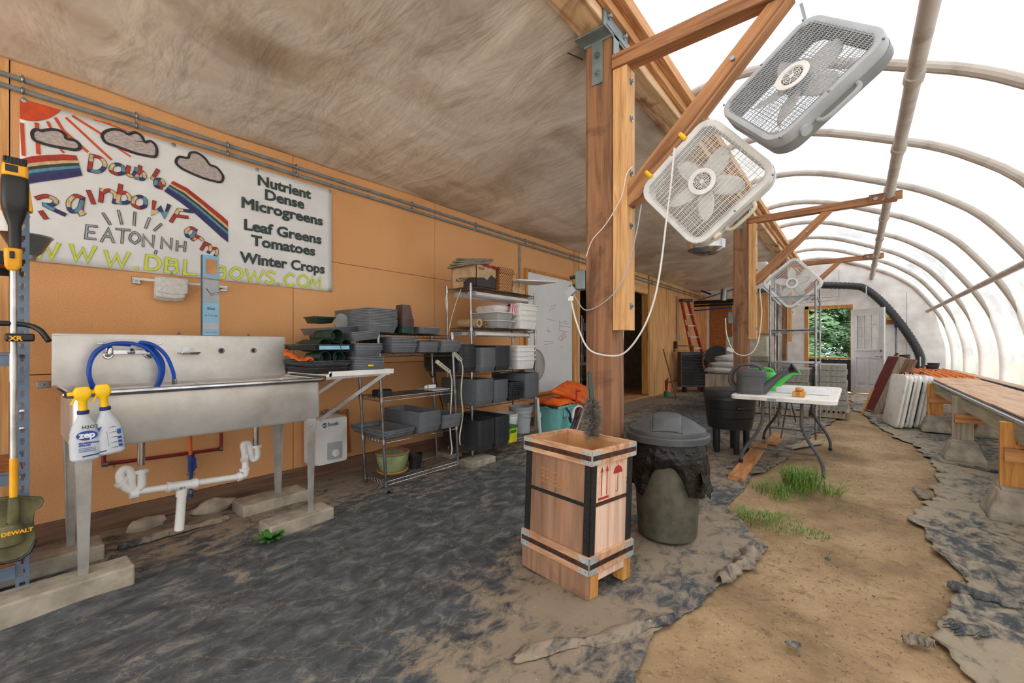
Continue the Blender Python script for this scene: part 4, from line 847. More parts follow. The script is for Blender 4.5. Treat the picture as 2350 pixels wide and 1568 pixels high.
# ---- blocks under the sink legs (concrete pavers)
def paver(lab, c, d, rz=0, m='concrete'):
    mb = MB(); nx = 10
    mb.box((0, 0, d[2] / 2), d); o = mb.build('concrete_block', M[m], loc=(0, 0, 0), smooth=False, bevel=.009); o.location = c; o.rotation_euler = (0, 0, rz); return tag(o, lab, 'block')
paver('long pale concrete block under the front left sink leg, nearest the metal rack', (-2.895, .19, -.01), (.17, .52, .11), .02)
paver('concrete block under the rear left sink leg, against the wall', (-3.40, .12, -.01), (.2, .56, .09), 0)
paver('concrete block under the front right sink leg, behind the green weed', (-2.90, 1.29, -.01), (.17, .42, .09), .04)
paver('concrete block under the rear right sink leg', (-3.42, 1.33, -.01), (.22, .46, .09), 0)
def rock(lab, c, d, sd, m='concrete'):
    mb = MB(); mb.sphere((0, 0, 0), 1, 14, 9)
    mb.v = [V((p.x * d[0], p.y * d[1], p.z * d[2])) * (1 + .35 * noise.noise(p * 1.3 + V((sd, 0, 0)))) for p in mb.v]
    o = mb.build('stone', M[m], loc=(0, 0, 0), ang=25); o.location = c; return tag(o, lab, 'stone')
rock('rough pale stone by the wall behind the drain pipe', (-3.62, 1.02, .03), (.07, .14, .06), 1)
rock('flat pale stone below the wall between the sink legs', (-3.66, .64, .01), (.06, .10, .06), 2)
rock('small brown stone beside the white drain pipe', (-3.55, .80, .01), (.04, .04, .04), 5, 'sill')
# weed
def weed(c, r, n, lab, sd=1):
    rnd = random.Random(sd); mb = MB()
    for i in range(n):
        a = rnd.uniform(0, 2 * PI); L = r * rnd.uniform(.6, 1); e = rnd.uniform(.2, 1.0)
        d = V((math.cos(a) * math.cos(e * .8), math.sin(a) * math.cos(e * .8), math.sin(e * .8))); sde = V((-math.sin(a), math.cos(a), 0)); b0 = V(c)
        pts = [b0, b0 + d * L * .4, b0 + d * L * .75 - V((0, 0, .004)), b0 + d * L - V((0, 0, L * .2))]; w = (.004, L * .17, L * .15, .002)
        vs = [];
        for p, q in zip(pts, w): vs += [p - sde * q, p + V((0, 0, -.003)), p + sde * q]
        mb.add(vs, [(j * 3 + k, j * 3 + k + 1, j * 3 + k + 4, j * 3 + k + 3) for j in range(3) for k in range(2)])
    return tag(mb.build('weed_plant', M['weed'], loc=c, ang=180), lab, 'plant')
weed(tuple(onZ(622, 1238, .02)), .10, 46, 'leafy green weed growing at the foot of the sink block')
# water heater
wh = thing('water_heater', 'white wall-hung water heater beside the right sink leg', 'water heater', (-3.68, 1.87, .17))
HY0, HY1 = onX(725, 1060, -3.55).y, onX(799, 1060, -3.55).y
mb = MB(); mb.loft([((HY1 - HY0) / 2 - .012, .195, 0, .02), ((HY1 - HY0) / 2 + .004, .205, .012, .02), ((HY1 - HY0) / 2, .20, .20, .02), ((HY1 - HY0) / 2 - .012, .195, .225, .02)], 4, mat=Matrix.Translation((XW + .025, (HY0 + HY1) / 2, .375)) @ WF(0)); mb.build('casing', M['white'], wh)
Fh = Matrix.Translation((XW + .25, 0, 0)) @ WF(0); hm = (HY0 + HY1) / 2
mb = MB(); mb.loft([(.068, .075, 0, .01), (.068, .075, .004, .01)], 3, mat=Fh @ Matrix.Translation((hm + .02, .285, 0))); mb.build('control_panel', M['lightgrey'], wh)
mb = MB(); mb.lathe([(.034, 0), (.030, .014), (.0, .015)], 20, mat=Fh @ Matrix.Translation((hm + .025, .262, .004)), cap=(True, False)); mb.box((hm + .025, .262, .021), (.006, .05, .006), Fh); mb.build('dial', M['white'], wh)
mb = MB(); text(mb, 'Smith', .044, Fh @ Matrix.Translation((hm - .045, .505, .0008)), 'LEFT', .0008); mb.build('brand_lettering', M['inkblk'], wh, smooth=False)
mb = MB(); mb.lathe([(.0005, .0008), (.021, .001)], 20, mat=Fh @ Matrix.Translation((hm - .07, .517, 0)), cap=(False, False)); mb.build('brand_roundel', M['pipe_b'], wh)
mb = MB(); text(mb, 'AO', .024, Fh @ Matrix.Translation((hm - .07, .508, .0016)), 'CENTER', .0008); mb.build('roundel_lettering', M['paper'], wh, smooth=False)
op = thing('orange_pipe', 'orange water pipe with brass fittings above the water heater', 'pipe', (XW + .05, 2.0, .3))
Q3 = lambda x, y: onX(700 + x / 5.875, 930 + y / 5.875, XW + .06)
mb = MB(); mb.tube([Q3(440, 92), Q3(550, 78), Q3(575, 100), Q3(605, 640)], .012, 10); mb.build('tube', M['pipe_o'], op)
mb = MB(); mb.tube([Q3(230, 95), Q3(440, 92)], .012, 8); mb.tube([Q3(280, 70), Q3(310, 130)], .024, 10); mb.tube([Q3(555, 60), Q3(575, 110)], .016, 8); mb.tube([Q3(420, 80), Q3(450, 105)], .017, 8); mb.build('fitting', M['galv'], op)
# whiteboard
wbx = XW + .025
wb = thing('whiteboard', 'large white marker board with faint scribbles in a wooden frame on the orange wall', 'whiteboard', (wbx, 5.6, .45))
a0, a1 = 4.98, 6.27; z0, z1 = .49, 2.31
mb = MB(); mb.span((XW, a0, z0), (wbx, a1, z1)); mb.build('panel', M['board_w'], wb, smooth=False)
mb = MB()
for y in (a0 - .02, a1 + .02): mb.span((XW, y - .022, z0 - .04), (XW + .05, y + .022, z1 + .04))
mb.span((XW, a0, z1), (XW + .05, a1, z1 + .04)); mb.span((XW, a0, z0 - .04), (XW + .05, a1, z0)); mb.build('frame', M['amber_wood'], wb, smooth=False, bevel=.003)
Fw = Matrix.Translation((wbx + .001, 0, 0)) @ WF(0)
Z4 = lambda x, y: (lambda p: (p.y, p.z))(onX(990 + x / 6.714, 590 + y / 6.714, wbx))
mb = MB()
for st in ([(1970, 985), (1970, 1130), (2115, 1160)], [(1970, 1000), (2110, 1035)], [(1975, 1060), (2120, 1085)], [(2030, 985), (2080, 990)], [(1820, 830), (1850, 760), (1920, 730), (1900, 780), (1820, 830)], [(1770, 1130), (1840, 1150)], [(1800, 1080), (1805, 1190)], [(1730, 1310), (1830, 1300), (1890, 1330), (1740, 1350)], [(1770, 950), (1900, 985)]):
    mb.stroke([Z4(*p) for p in st], .006, .0005, Fw)
mb.build('scribble', M['thin'], wb, smooth=False)
mb = MB()
for st in ([(1950, 1260), (2040, 1165), (2080, 1230), (2000, 1290), (1950, 1260)], [(2000, 1240), (2040, 1200)], [(2010, 1260), (2050, 1215)], [(1995, 1400), (2015, 1380)]): mb.stroke([Z4(*p) for p in st], .007, .0005, Fw)
mb.build('red_scribble', M['inkred'], wb, smooth=False)

# ---- metal rack at the left edge
rk = thing('metal_rack', 'blue-grey slotted steel rack cropped by the left frame edge', 'rack', (-3.25, -.3, 0))
ux, uy = -2.985, .085
def upright(x, y, sy, sx):
    mb = MB(); zt = 2.0 if False else 1.82
    # face with keyhole slots: built as strips around holes
    w = .042; n = int(zt / .055)
    for k in (-1, 1): mb.box((x, y + k * w * .36, .03 + n * .0275), (.003, w * .28, n * .055))
    for i in range(n):
        z = .03 + i * .055; mb.box((x, y, z + .043), (.0028, w * .46, .024)); mb.box((x, y - w * .17, z + .006), (.0027, w * .12, .013)); mb.box((x, y + w * .17, z + .006), (.0027, w * .12, .013))
    mb.box((x - .02, y + w / 2 * sy, zt / 2 + .03), (.04, .003, zt)); return mb
mb = upright(ux, uy, 1, 1); up = mb.build('upright', M['bluegrey'], rk, smooth=False)
mb = upright(-3.5, uy, 1, 1); mb.build('upright', M['bluegrey'], rk, smooth=False)
mb = MB(); mb.prism([(-.03, 0), (.03, 0), (.03, .07)], (-.012, .012), mat=Matrix.Translation((ux, uy - .01, .0)) @ WF(0)); mb.build('foot', M['black'], rk, smooth=False)
for z in (.17, .60, 1.14, 1.60):
    mb = MB()
    mb.box((ux + .002, uy - .52, z), (.012, 1.0, .055)); mb.box((ux + .006, uy - .52, z + .024), (.012, 1.0, .010)); mb.box((ux + .006, uy - .52, z - .024), (.012, 1.0, .010)); mb.box((-3.5, uy - .52, z), (.012, 1.0, .055)); mb.box((-3.25, uy + .01, z), (.5, .012, .05))
    mb.build('beam', M['bluegrey'] if z != 1.6 else M['black'], rk, smooth=False, bevel=.002)
    mb = MB(); mb.box((-3.245, uy - .5, z + .018), (.49, 1.0, .014)); mb.build('shelf_board', M['osb'], rk, smooth=False)
mb = MB()
for z in (.82, .79 + .11): mb.sphere((ux + .004, uy, z), (.004, .010, .010), 10, 6)
mb.build('bolt', M['chrome'], rk)
# strainers hanging on the rack side
q = onX(92, 505, -3.15)
st = thing('conical_strainer', 'metal cone strainer resting on the top shelf of the metal rack', 'strainer', (q.x, q.y, 1.63))
mb = MB(); mb.lathe([(.03, 0), (.034, .02), (.05, .035), (.085, .11), (.088, .112), (.083, .112), (.047, .036)], 24, (q.x, uy + .02, 1.625), cap=(True, False)); mb.build('cone', M['galv'], st)
mb = MB(); mb.lathe([(.09, .112), (.092, .115), (.09, .118)], 24, (q.x, uy + .02, 1.625), cap=(False, False)); mb.build('rim', M['chrome'], st)
mb = MB(); mb.lathe([(.04, 0), (.06, .09), (.062, .09), (.058, .088)], 20, (q.x + .03, uy - .03, 1.74), cap=(True, False)); tag(mb.build('white_bowl', M['white']), 'white plastic cup standing in the metal cone strainer', 'bowl')
# folded white sack and bag on rack shelves
mb = MB(); mb.loft([(.12, .16, 0, .04), (.13, .17, .05, .05), (.11, .15, .13, .05), (.09, .12, .17, .04)], 4); o = mb.build('white_sack', M['cloth'], loc=(0, 0, 0)); o.location = (-3.2, -.22, 1.167); tag(o, 'white sack on the middle shelf of the metal rack', 'sack')
# string trimmer hanging in front of the rack
TX = -2.86
tp = lambda px, py, X=TX: onX(px, py, X)
tr_ = thing('string_trimmer', 'yellow and black battery string trimmer hanging upright in front of the metal rack', 'trimmer', tuple(tp(35, 1200)))
c = tp(34, 430); y0 = c.y
def ring(px, py0, py1, ks, X=TX):
    return [(tp(px, py, X)) for py in (py0, py1)]
mb = MB(); k_ = abs(tp(60, 430).y - tp(0, 430).y) / 60  # metres per pixel
zz = lambda py: tp(34, py).z
mb.loft([(.020, 15 * k_, zz(620), .01), (.022, 16 * k_, zz(520), .015), (.05, 28 * k_, zz(490), .02), (.06, 33 * k_, zz(470), .02), (.062, 33 * k_, zz(420), .02), (.05, 29 * k_, zz(405), .02)], 4, mat=Matrix.Translation((TX, y0, 0))); mb.build('motor_housing', M['black'], tr_)
mb = MB(); mb.loft([(.055, 30 * k_, zz(412), .012), (.058, 31 * k_, zz(404), .012), (.058, 30 * k_, zz(386), .012), (.05, 28 * k_, zz(382), .012)], 3, mat=Matrix.Translation((TX, y0, 0)))
mb.box((TX + .02, y0 + 33 * k_, zz(455)), (.05, 10 * k_, zz(425) - zz(485)), rot=(.1, 0, 0)); mb.build('yellow_trim', M['yellow'], tr_, bevel=.006)
mb = MB(); mb.box((TX + .056, y0 - 8 * k_, zz(396)), (.006, 30 * k_, zz(388) - zz(404))); mb.build('latch', M['black'], tr_, bevel=.002)
mb = MB(); mb.loft([(.06, 26 * k_, zz(386), .01), (.062, 28 * k_, zz(378), .01), (.06, 28 * k_, zz(370), .01)], 3, mat=Matrix.Translation((TX, y0, 0)))
for i in range(7): mb.box((TX + .06, y0 + (i - 3) * 8 * k_, zz(376)), (.01, 4 * k_, .02))
mb.build('battery', M['black'], tr_, bevel=.002)
mb = MB(); mb.loft([(.022, 12 * k_, zz(622), .012), (.026, 20 * k_, zz(612), .012), (.03, 22 * k_, zz(580), .014), (.03, 21 * k_, zz(572), .014)], 4, mat=Matrix.Translation((TX + .004, tp(30, 600).y, 0))); mb.build('trigger_housing', M['yellow'], tr_, bevel=.004)
mb = MB(); mb.box((TX + .035, tp(27, 588).y, zz(588)), (.01, 12 * k_, zz(580) - zz(596))); mb.build('switch', M['black'], tr_, bevel=.003)
ys = tp(31, 800).y
mb = MB(); mb.tube([(TX, ys, zz(620)), (TX, ys, zz(1060))], 9.5 * k_, 14); mb.tube([(TX, ys, zz(812)), (TX, ys, zz(876))], 10.8 * k_, 14); mb.build('shaft', M['alu'], tr_)
mb = MB(); mb.tube([(TX, ys, zz(1052)), (TX, ys, zz(1142))], 10.3 * k_, 14); mb.build('yellow_sleeve', M['yellow'], tr_)
mb = MB(); mb.tube(cat_curve([tp(-40, 745), tp(0, 742), tp(60, 746), tp(90, 757, TX + .02), tp(106, 775, TX + .04), tp(112, 783, TX + .05)], 5), 9 * k_, 12); mb.build('loop_handle', M['black'], tr_)
mb = MB(); mb.box((TX + .03, tp(45, 775).y, zz(775)), (.05, 70 * k_, .035)); mb.build('handle_clamp', M['black'], tr_, bevel=.008)
mb = MB(); text(mb, 'XR', .028, Matrix.Translation((TX + .0555, tp(20, 785).y, zz(782))) @ WF(0), 'LEFT', .001, .001); mb.build('model_mark', M['yellow'], tr_, smooth=False)
mb = MB(); mb.loft([(.02, 12 * k_, zz(1205), .01), (.028, 15 * k_, zz(1190), .01), (.024, 13 * k_, zz(1140), .01)], 3, mat=Matrix.Translation((TX, ys, 0)))
gz = zz(1245); mb.lathe([(.0, -.06), (.03, -.06), (.045, -.05), (.05, .0), (.03, .03), (.012, .035)], 18, (TX + .02, tp(22, 1215).y, zz(1215)), cap=(False, False)); mb.build('gearhead', M['guard'], tr_)
gp = [(-60, 1150), (40, 1140), (95, 1142), (102, 1150), (95, 1165), (80, 1172), (78, 1195), (82, 1235), (68, 1265), (45, 1282), (10, 1292), (-60, 1290)]
mb = MB(); mb.prism([((tp(*p).y), tp(*p).z) for p in gp], (-.015, .012), mat=Matrix.Translation((TX - .01, 0, 0)) @ WF(0)); mb.build('guard', M['guard'], tr_, bevel=.004)
mb = MB(); mb.tube([tp(-60, 1292), tp(10, 1293), tp(48, 1284), tp(70, 1266), tp(82, 1240)], .006, 6); mb.build('guard_lip', M['black'], tr_)
mb = MB(); text(mb, 'DEWALT', .022, Matrix.Translation((TX + .072, tp(2, 1214).y, zz(1216))) @ WF(0), 'LEFT', .001); mb.build('brand_lettering', M['yellow'], tr_, smooth=False)
# ================================================================ WIRE SHELVES AND WHAT THEY CARRY
def wire_shelf(name, lab, x0, x1, y0, y1, levels, ztop, zfoot=0.0, lean=0.0, pitch=.028, zf=None):
    """x0 back, x1 front; lean = y shift per metre of height"""
    t = thing(name, lab, 'wire shelf', ((x0 + x1) / 2, (y0 + y1) / 2, zfoot))
    L = lambda x, y, z: (x, y + lean * z, z)
    for x in (x0, x1):
        for y in (y0, y1):
            f = zfoot if zf is None else zf
            mb = MB(); mb.tube([L(x, y, f + .02), L(x, y, ztop)], .0125, 12); mb.tube([L(x, y, f), L(x, y, f + .03)], .009, 8)
            mb.tube([L(x, y, ztop), L(x, y, ztop + .006)], .0135, 12)
            for z in levels: mb.tube([L(x, y, z - .035), L(x, y, z + .004)], [.019, .016], 12)
            mb.build('post', M['wire'], t)
    for z in levels:
        mb = MB()
        for x in (x0, x1):
            mb.tube([L(x, y0, z), L(x, y1, z)], .0032, 6); mb.tube([L(x, y0, z - .03), L(x, y1, z - .03)], .0032, 6)
            n = int((y1 - y0) / .022); zz_ = [L(x, y0 + (y1 - y0) * i / n, z - (.03 if i % 2 else 0)) for i in range(n + 1)]; mb.tube(zz_, .002, 4)
        for y in (y0, y1):
            mb.tube([L(x0, y, z), L(x1, y, z)], .0032, 6); mb.tube([L(x0, y, z - .03), L(x1, y, z - .03)], .0032, 6)
            n = int((x1 - x0) / .022); mb.tube([L(x0 + (x1 - x0) * i / n, y, z - (.03 if i % 2 else 0)) for i in range(n + 1)], .002, 4)
        n = int((y1 - y0) / pitch)
        for i in range(1, n): y = y0 + (y1 - y0) * i / n; mb.tube([L(x0, y, z + .003), L(x1, y, z + .003)], .0018, 4)
        for k in (.25, .5, .75): mb.tube([L(x0 + (x1 - x0) * k, y0, z - .002), L(x0 + (x1 - x0) * k, y1, z - .002)], .0026, 4)
        mb.build('wire_tier', M['wire'], t)
    return t
S1L = [.075, .427, .776, 1.140, 1.306]
wire_shelf('wire_shelf', 'small leaning chrome wire shelf between the sink drainboard and the tall shelf', -3.33, -3.02, 2.06, 2.875, S1L, 1.33, 0, -.062)
S2L = [.12, .585, .932, 1.395, 1.815]
wire_shelf('wire_shelf', 'tall chrome wire shelf stacked with seedling trays beside the whiteboard', -3.43, -3.07, 3.125, 4.24, S2L, 1.845, .05, -.015)
paver('concrete block under the front left foot of the tall wire shelf', (-3.02, 3.15, -.01), (.34, .20, .065), PI / 2)
paver('concrete block under the rear left foot of the tall wire shelf', (-3.45, 3.15, -.01), (.22, .18, .055), 0)
paver('concrete block under the right feet of the tall wire shelf', (-3.25, 4.28, -.01), (.4, .2, .06), 0)

# ---- nested trays: every tray an object
def tray_proto(nm, mat, L=.54, Wd=.27, Hh=.058, lip=.010, taper=.022):
    mb = MB(); a, b = L / 2, Wd / 2
    mb.loft([(a - taper, b - taper, 0, .012), (a - .006, b - .006, Hh - lip, .014), (a, b, Hh - lip, .016), (a, b, Hh, .016), (a - .008, b - .008, Hh, .014), (a - .008, b - .008, Hh - .002, .012), (a - taper - .002, b - taper - .002, .003, .012)], 2)
    o = mb.build(nm, mat, loc=(0, 0, 0)); return o
PROTO = {}
used_proto = set()
def stack(yl, yr, z0, z1, xf, lab, grp, kind='seedling_tray', Hh=.058, pitch=.0118, L=.54, rot=(0, 0, 0), mat='tray', first=None, jit=.0016, cat='seedling tray'):
    key = (kind, mat, Hh, L)
    if key not in PROTO: PROTO[key] = tray_proto(kind, M[mat], L, .27, Hh, lip=min(.010, pitch * .55))
    n = max(1, int(round((z1 - z0 - Hh) / pitch)) + 1); w = (yr - yl) / .27; R = Euler(rot).to_matrix().to_4x4()
    base = V((xf - L / 2, (yl + yr) / 2, z0))
    for i in range(n):
        m = Matrix.Translation(base) @ R @ Matrix.Translation((random.uniform(-jit, jit), random.uniform(-jit, jit) * .6, i * pitch)) @ Euler((0, 0, random.uniform(-1, 1) * jit * 2)).to_matrix().to_4x4() @ Matrix.Diagonal((1, w * .985, 1, 1))
        if key in used_proto: o = copy_tree(PROTO[key], m)
        else: o = PROTO[key]; used_proto.add(key); place(o, m)
        o['label'] = lab; o['category'] = cat
        if n > 1: o['group'] = grp
        elif 'group' in o: del o['group']
    return z0 + (n - 1) * pitch + Hh
def marks(pts, mat, w=.006):   # little paint dabs on tray fronts
    pass
# tall shelf, bottom tier
stack(3.085, 3.345, .127, .435, -2.955, 'black tray in the left stack on the bottom tier of the tall wire shelf', 'left tray stack, bottom tier of tall shelf', mat='tray2', pitch=.0105)
stack(3.352, 3.60, .127, .445, -2.955, 'black tray in the right stack on the bottom tier of the tall wire shelf', 'right tray stack, bottom tier of tall shelf', mat='tray2', pitch=.0105)
# second tier
stack(3.06, 3.325, .592, .862, -2.95, 'dark seedling tray in the leftmost stack on the second tier of the tall shelf', 'leftmost tray stack, second tier')
stack(3.333, 3.575, .592, .84, -2.96, 'dark seedling tray in the middle stack on the second tier of the tall shelf', 'middle tray stack, second tier', pitch=.0135)
stack(3.87, 4.15, .592, .885, -2.95, 'dark seedling tray in the rightmost stack on the second tier, under the white bins', 'rightmost tray stack, second tier', pitch=.013)
# third tier
stack(2.86, 3.10, .939, 1.225, -3.00, 'black tray in the stack behind the front left post, tall shelf third tier', 'tray stack behind the post, third tier', mat='tray2')
stack(3.118, 3.365, .939, 1.185, -2.95, 'dark seedling tray in the centre stack on the third tier of the tall shelf', 'centre tray stack, third tier')
stack(3.373, 3.63, .939, 1.215, -2.97, 'black tray in the stack next to the white bins on the third tier', 'tray stack beside white bins, third tier', mat='tray2')
# basket trays (row of small mesh pots) second tier
pp = None
for i in range(6):
    m = Matrix.Translation((-3.22, 3.72, .592 + i * .022))
    if pp is None:
        mb = MB(); mb.loft([(.235, .10, 0, .01), (.25, .115, .085, .012), (.26, .125, .087, .012), (.26, .125, .094, .012), (.245, .11, .094, .012), (.23, .095, .004, .01)], 2)
        for k in range(9): mb.box((.258, -.1 + k * .025, .05), (.006, .004, .07))
        pp = mb.build('mesh_tray', M['tray2'], loc=(0, 0, 0)); o = pp; place(o, m)
    else: o = copy_tree(pp, m)
    tag(o, 'ribbed mesh tray in the low stack on the second tier of the tall shelf', 'tray', 'ribbed mesh trays, second tier')
# small shelf tiers
stack(2.02, 2.335, .434, .498, -2.985, 'grey tray in the flat three-tray stack on the small shelf above the green pot', 'flat tray stack on small shelf', pitch=.012, Hh=.04)
stack(2.345, 2.60, .434, .615, -2.95, 'grey tray in the tall stack on the second tier of the small wire shelf', 'tall tray stack on small shelf', pitch=.0115)
stack(2.61, 2.87, .434, .565, -2.95, 'deep grey tray in the right-hand stack on the second tier of the small wire shelf', 'right tray stack on small shelf', Hh=.09, pitch=.012)
stack(2.06, 2.335, 1.147, 1.275, -2.95, 'grey tray in the bulky left stack under the top tier of the small shelf', 'left tray stack under the top tier', pitch=.0125)
stack(2.345, 2.58, 1.147, 1.245, -2.95, 'grey tray in the middle low stack under the top tier of the small shelf', 'middle tray stack under the top tier', pitch=.0125)
stack(2.59, 2.86, 1.147, 1.25, -2.95, 'grey tray in the right low stack under the top tier of the small shelf', 'right tray stack under the top tier', pitch=.0125)
stack(1.85, 2.13, 1.313, 1.50, -2.95, 'grey tray in the tallest stack on top of the small wire shelf', 'tallest tray stack on top tier', pitch=.0122)
stack(2.345, 2.61, 1.313, 1.375, -2.95, 'shallow grey tray with yellow mark right of the upright pots on the small shelf', 'single', pitch=.0122)
# upright nested pots on top tier
pot = None
for i, (z, mt) in enumerate([(1.313 + k * .012, 'green_pot') for k in range(5)] + [(1.373 + k * .013, 'brown_pot') for k in range(5)]):
    mb = MB(); mb.loft([(.074, .064, 0, .012), (.074, .064, .010, .012), (.068, .058, .010, .012), (.048, .042, .115, .008)], 2, cap=(False, True)) if i < 9 else mb.loft([(.074, .064, 0, .012), (.074, .064, .010, .012), (.068, .058, .010, .012), (.048, .042, .130, .008)], 2, cap=(False, True))
    o = mb.build('square_pot', M[mt], loc=(0, 0, 0)); o.location = (-3.03, 2.235, z)
    tag(o, ('dark green' if mt == 'green_pot' else 'brown') + ' square pot upside down in the nested column on top of the small shelf', 'plant pot', ('green' if mt == 'green_pot' else 'brown') + ' upside-down square pots')
# drainboard on folding brackets
db = thing('drainboard_shelf', 'white metal drainboard shelf on folding brackets right of the sink', 'shelf', (-3.15, 1.73, .98))
mb = MB(); mb.box((-3.14, 1.73, .998), (.58, .56, .006)); mb.box((-2.852, 1.745, 1.004), (.006, .53, .036)); mb.box((-3.43, 1.73, 1.004), (.006, .56, .036)); mb.box((-3.14, 2.008, 1.004), (.58, .006, .036))
mb.prism([(1.455, .985), (1.50, 1.022), (1.50, .985)], (-.003, .003), mat=Matrix.Translation((-2.852, 0, 0)) @ WF(0)); mb.build('top', M['white'], db, smooth=False, bevel=.001)
for x in (-2.88, -3.38): mb = MB(); mb.bar((x, 1.43, .69), (x, 1.95, .985), .008, .028, (0, 0, 1)); mb.bar((x, 1.47, .975), (x, 1.99, .985), .02, .02); mb.build('brace', M['alu'], db, smooth=False)
z = stack(1.43, 1.70, 1.0, 1.035, -2.96, 'black deep tray at the bottom of the left pile on the drainboard', 'single', kind='deep_tray', Hh=.045, mat='black', cat='tray')
stack(1.42, 1.71, 1.045, 1.10, -2.95, 'black tray in the flat stack under the round pots on the drainboard', 'flat tray stack on drainboard', pitch=.0105, Hh=.03, mat='tray2')
stack(1.725, 1.995, 1.0, 1.12, -2.94, 'grey tray in the lowest right-hand stack on the drainboard', 'lowest right stack on drainboard', pitch=.0125)
stack(1.74, 1.985, 1.122, 1.225, -2.95, 'grey tray in the middle right-hand stack on the drainboard', 'middle right stack on drainboard', pitch=.011)
stack(1.715, 1.975, 1.25, 1.325, -2.95, 'yellow-marked grey tray in the tilted stack high on the drainboard pile', 'tilted stack on drainboard pile', rot=(.11, 0, 0), pitch=.0125)
stack(1.64, 1.90, 1.30, 1.36, -3.12, 'grey tray in the rearmost tilted stack, under the green tray', 'rearmost tilted stack on drainboard pile', rot=(.08, 0, 0), pitch=.0125)
o = tray_proto('green_tray', M['green_pot'], .22, .17, .05); o.location = (-3.35, 1.66, 1.385); tag(o, 'small dark green tray on the very top of the drainboard pile', 'tray')
mb = MB(); mb.lathe([(.0, 0), (.06, 0), (.062, .004), (.0, .005)], 24, mat=frame((-3.27, 1.80, 1.405), (0, 1, .1), (0, 0, 1)), cap=(False, False)); tag(mb.build('clear_saucer', M['clear']), 'round frosted plastic saucer standing beside the green tray', 'saucer')
stack(1.43, 1.72, 1.170, 1.205, -2.97, 'black tray with a blue paper label holding the rolls of round pots', 'single', kind='labelled_tray', Hh=.045, mat='black', cat='tray')
mb = MB(); mb.span((-2.972, 1.47, 1.176), (-2.968, 1.70, 1.204)); tag(mb.build('paper_label', M['boxblue'], smooth=False), 'blue paper label on the end of the black tray', 'label')
def potroll(y, z, n, r, xf, lab, grp):
    pr = None
    for i in range(n):
        mb = MB() if pr is None else None
        m = Matrix.Translation((xf - i * .026, y + i * .002, z)) @ Matrix.Rotation(PI / 2, 4, 'Y')
        if pr is None:
            mb.lathe([(r * .72, -.095), (r * .74, -.097), (r * .94, -.01), (r, -.008), (r, .002), (r * .95, .002), (r * .90, -.008), (r * .70, -.088), (r * .30, -.09)], 22, cap=(False, False)); mb.lathe([(.001, -.09), (r * .74, -.091)], 22, cap=(False, False))
            pr = mb.build('round_pot', M['green_pot'], loc=(0, 0, 0), solid=0); o = place(pr, m)
        else: o = copy_tree(pr, m)
        tag(o, lab, 'plant pot', grp)
potroll(1.60, 1.277, 13, .050, -2.965, 'dark green round pot lying in the uppermost nested row on the drainboard pile', 'uppermost row of lying pots')
potroll(1.525, 1.205, 15, .048, -3.0, 'dark green round pot lying in the lower left nested row on the labelled tray', 'lower left row of lying pots')
potroll(1.672, 1.205, 6, .047, -2.965, 'dark green round pot lying in the lower right nested row on the labelled tray', 'lower right row of lying pots')
potroll(1.52, 1.118, 8, .045, -2.985, 'dark green round pot lying on its side at left under the labelled tray', 'left lying pots under the labelled tray')
potroll(1.625, 1.118, 8, .045, -2.985, 'dark green round pot lying on its side at right under the labelled tray', 'right lying pots under the labelled tray')
mb = MB()
def rag(u, v): p = onX(652 + 68 * u, 806 + 26 * u ** .7 - 3, -3.05 + .10 * v); return (p.x, p.y, p.z + .02 * noise.noise(V((u * 6, v * 4, 0))) - .035 * v * (1 - u) + .012 * math.sin(u * 9))
mb.grid(rag, 18, 10); tag(mb.build('orange_glove', M['orange'], solid=.006, ang=180), 'crumpled orange fabric glove lying on the trays beside the sink', 'glove')
# yellow paint dabs on tray ends are labels of their own
for (yy, zz_, w, xx) in ((1.86, 1.050, .045, -2.935),): 
    mb = MB(); mb.box((xx, yy, zz_), (.004, w, .012)); tag(mb.build('yellow_tape', M['bright_yellow'], smooth=False), 'yellow tape mark on the lowest right tray stack', 'tape')
# pots on the bottom tier of the small shelf
gp_ = thing('glazed_pot', 'large green glazed plant pot on a tan saucer on the bottom wire tier', 'plant pot', (-3.19, 2.26, .08))
c = (-3.185, 2.235, .088)
mb = MB(); mb.lathe([(.085, .012), (.10, .02), (.125, .07), (.138, .12), (.14, .165), (.136, .17), (.125, .165), (.12, .1), (.08, .03)], 36, c, cap=(True, True)); mb.build('body', M['ceramic'], gp_)
mb = MB(); mb.lathe([(.140, .166), (.148, .172), (.148, .184), (.138, .188), (.128, .180), (.130, .166)], 36, c, cap=(False, False)); mb.build('rim', M['rimclay'], gp_)
mb = MB(); mb.lathe([(.10, -.005), (.125, .012), (.135, .024), (.131, .027), (.118, .014), (.09, .008)], 36, c); tag(mb.build('saucer', M['terracotta']), 'tan glazed saucer under the green pot', 'saucer')
mb = MB(); mb.lathe([(.05, 0), (.066, .115), (.070, .117), (.070, .13), (.065, .13), (.046, .006)], 24, (-3.15, 2.455, .083)); tag(mb.build('black_pot', M['black']), 'small black plastic nursery pot right of the green glazed pot', 'plant pot')
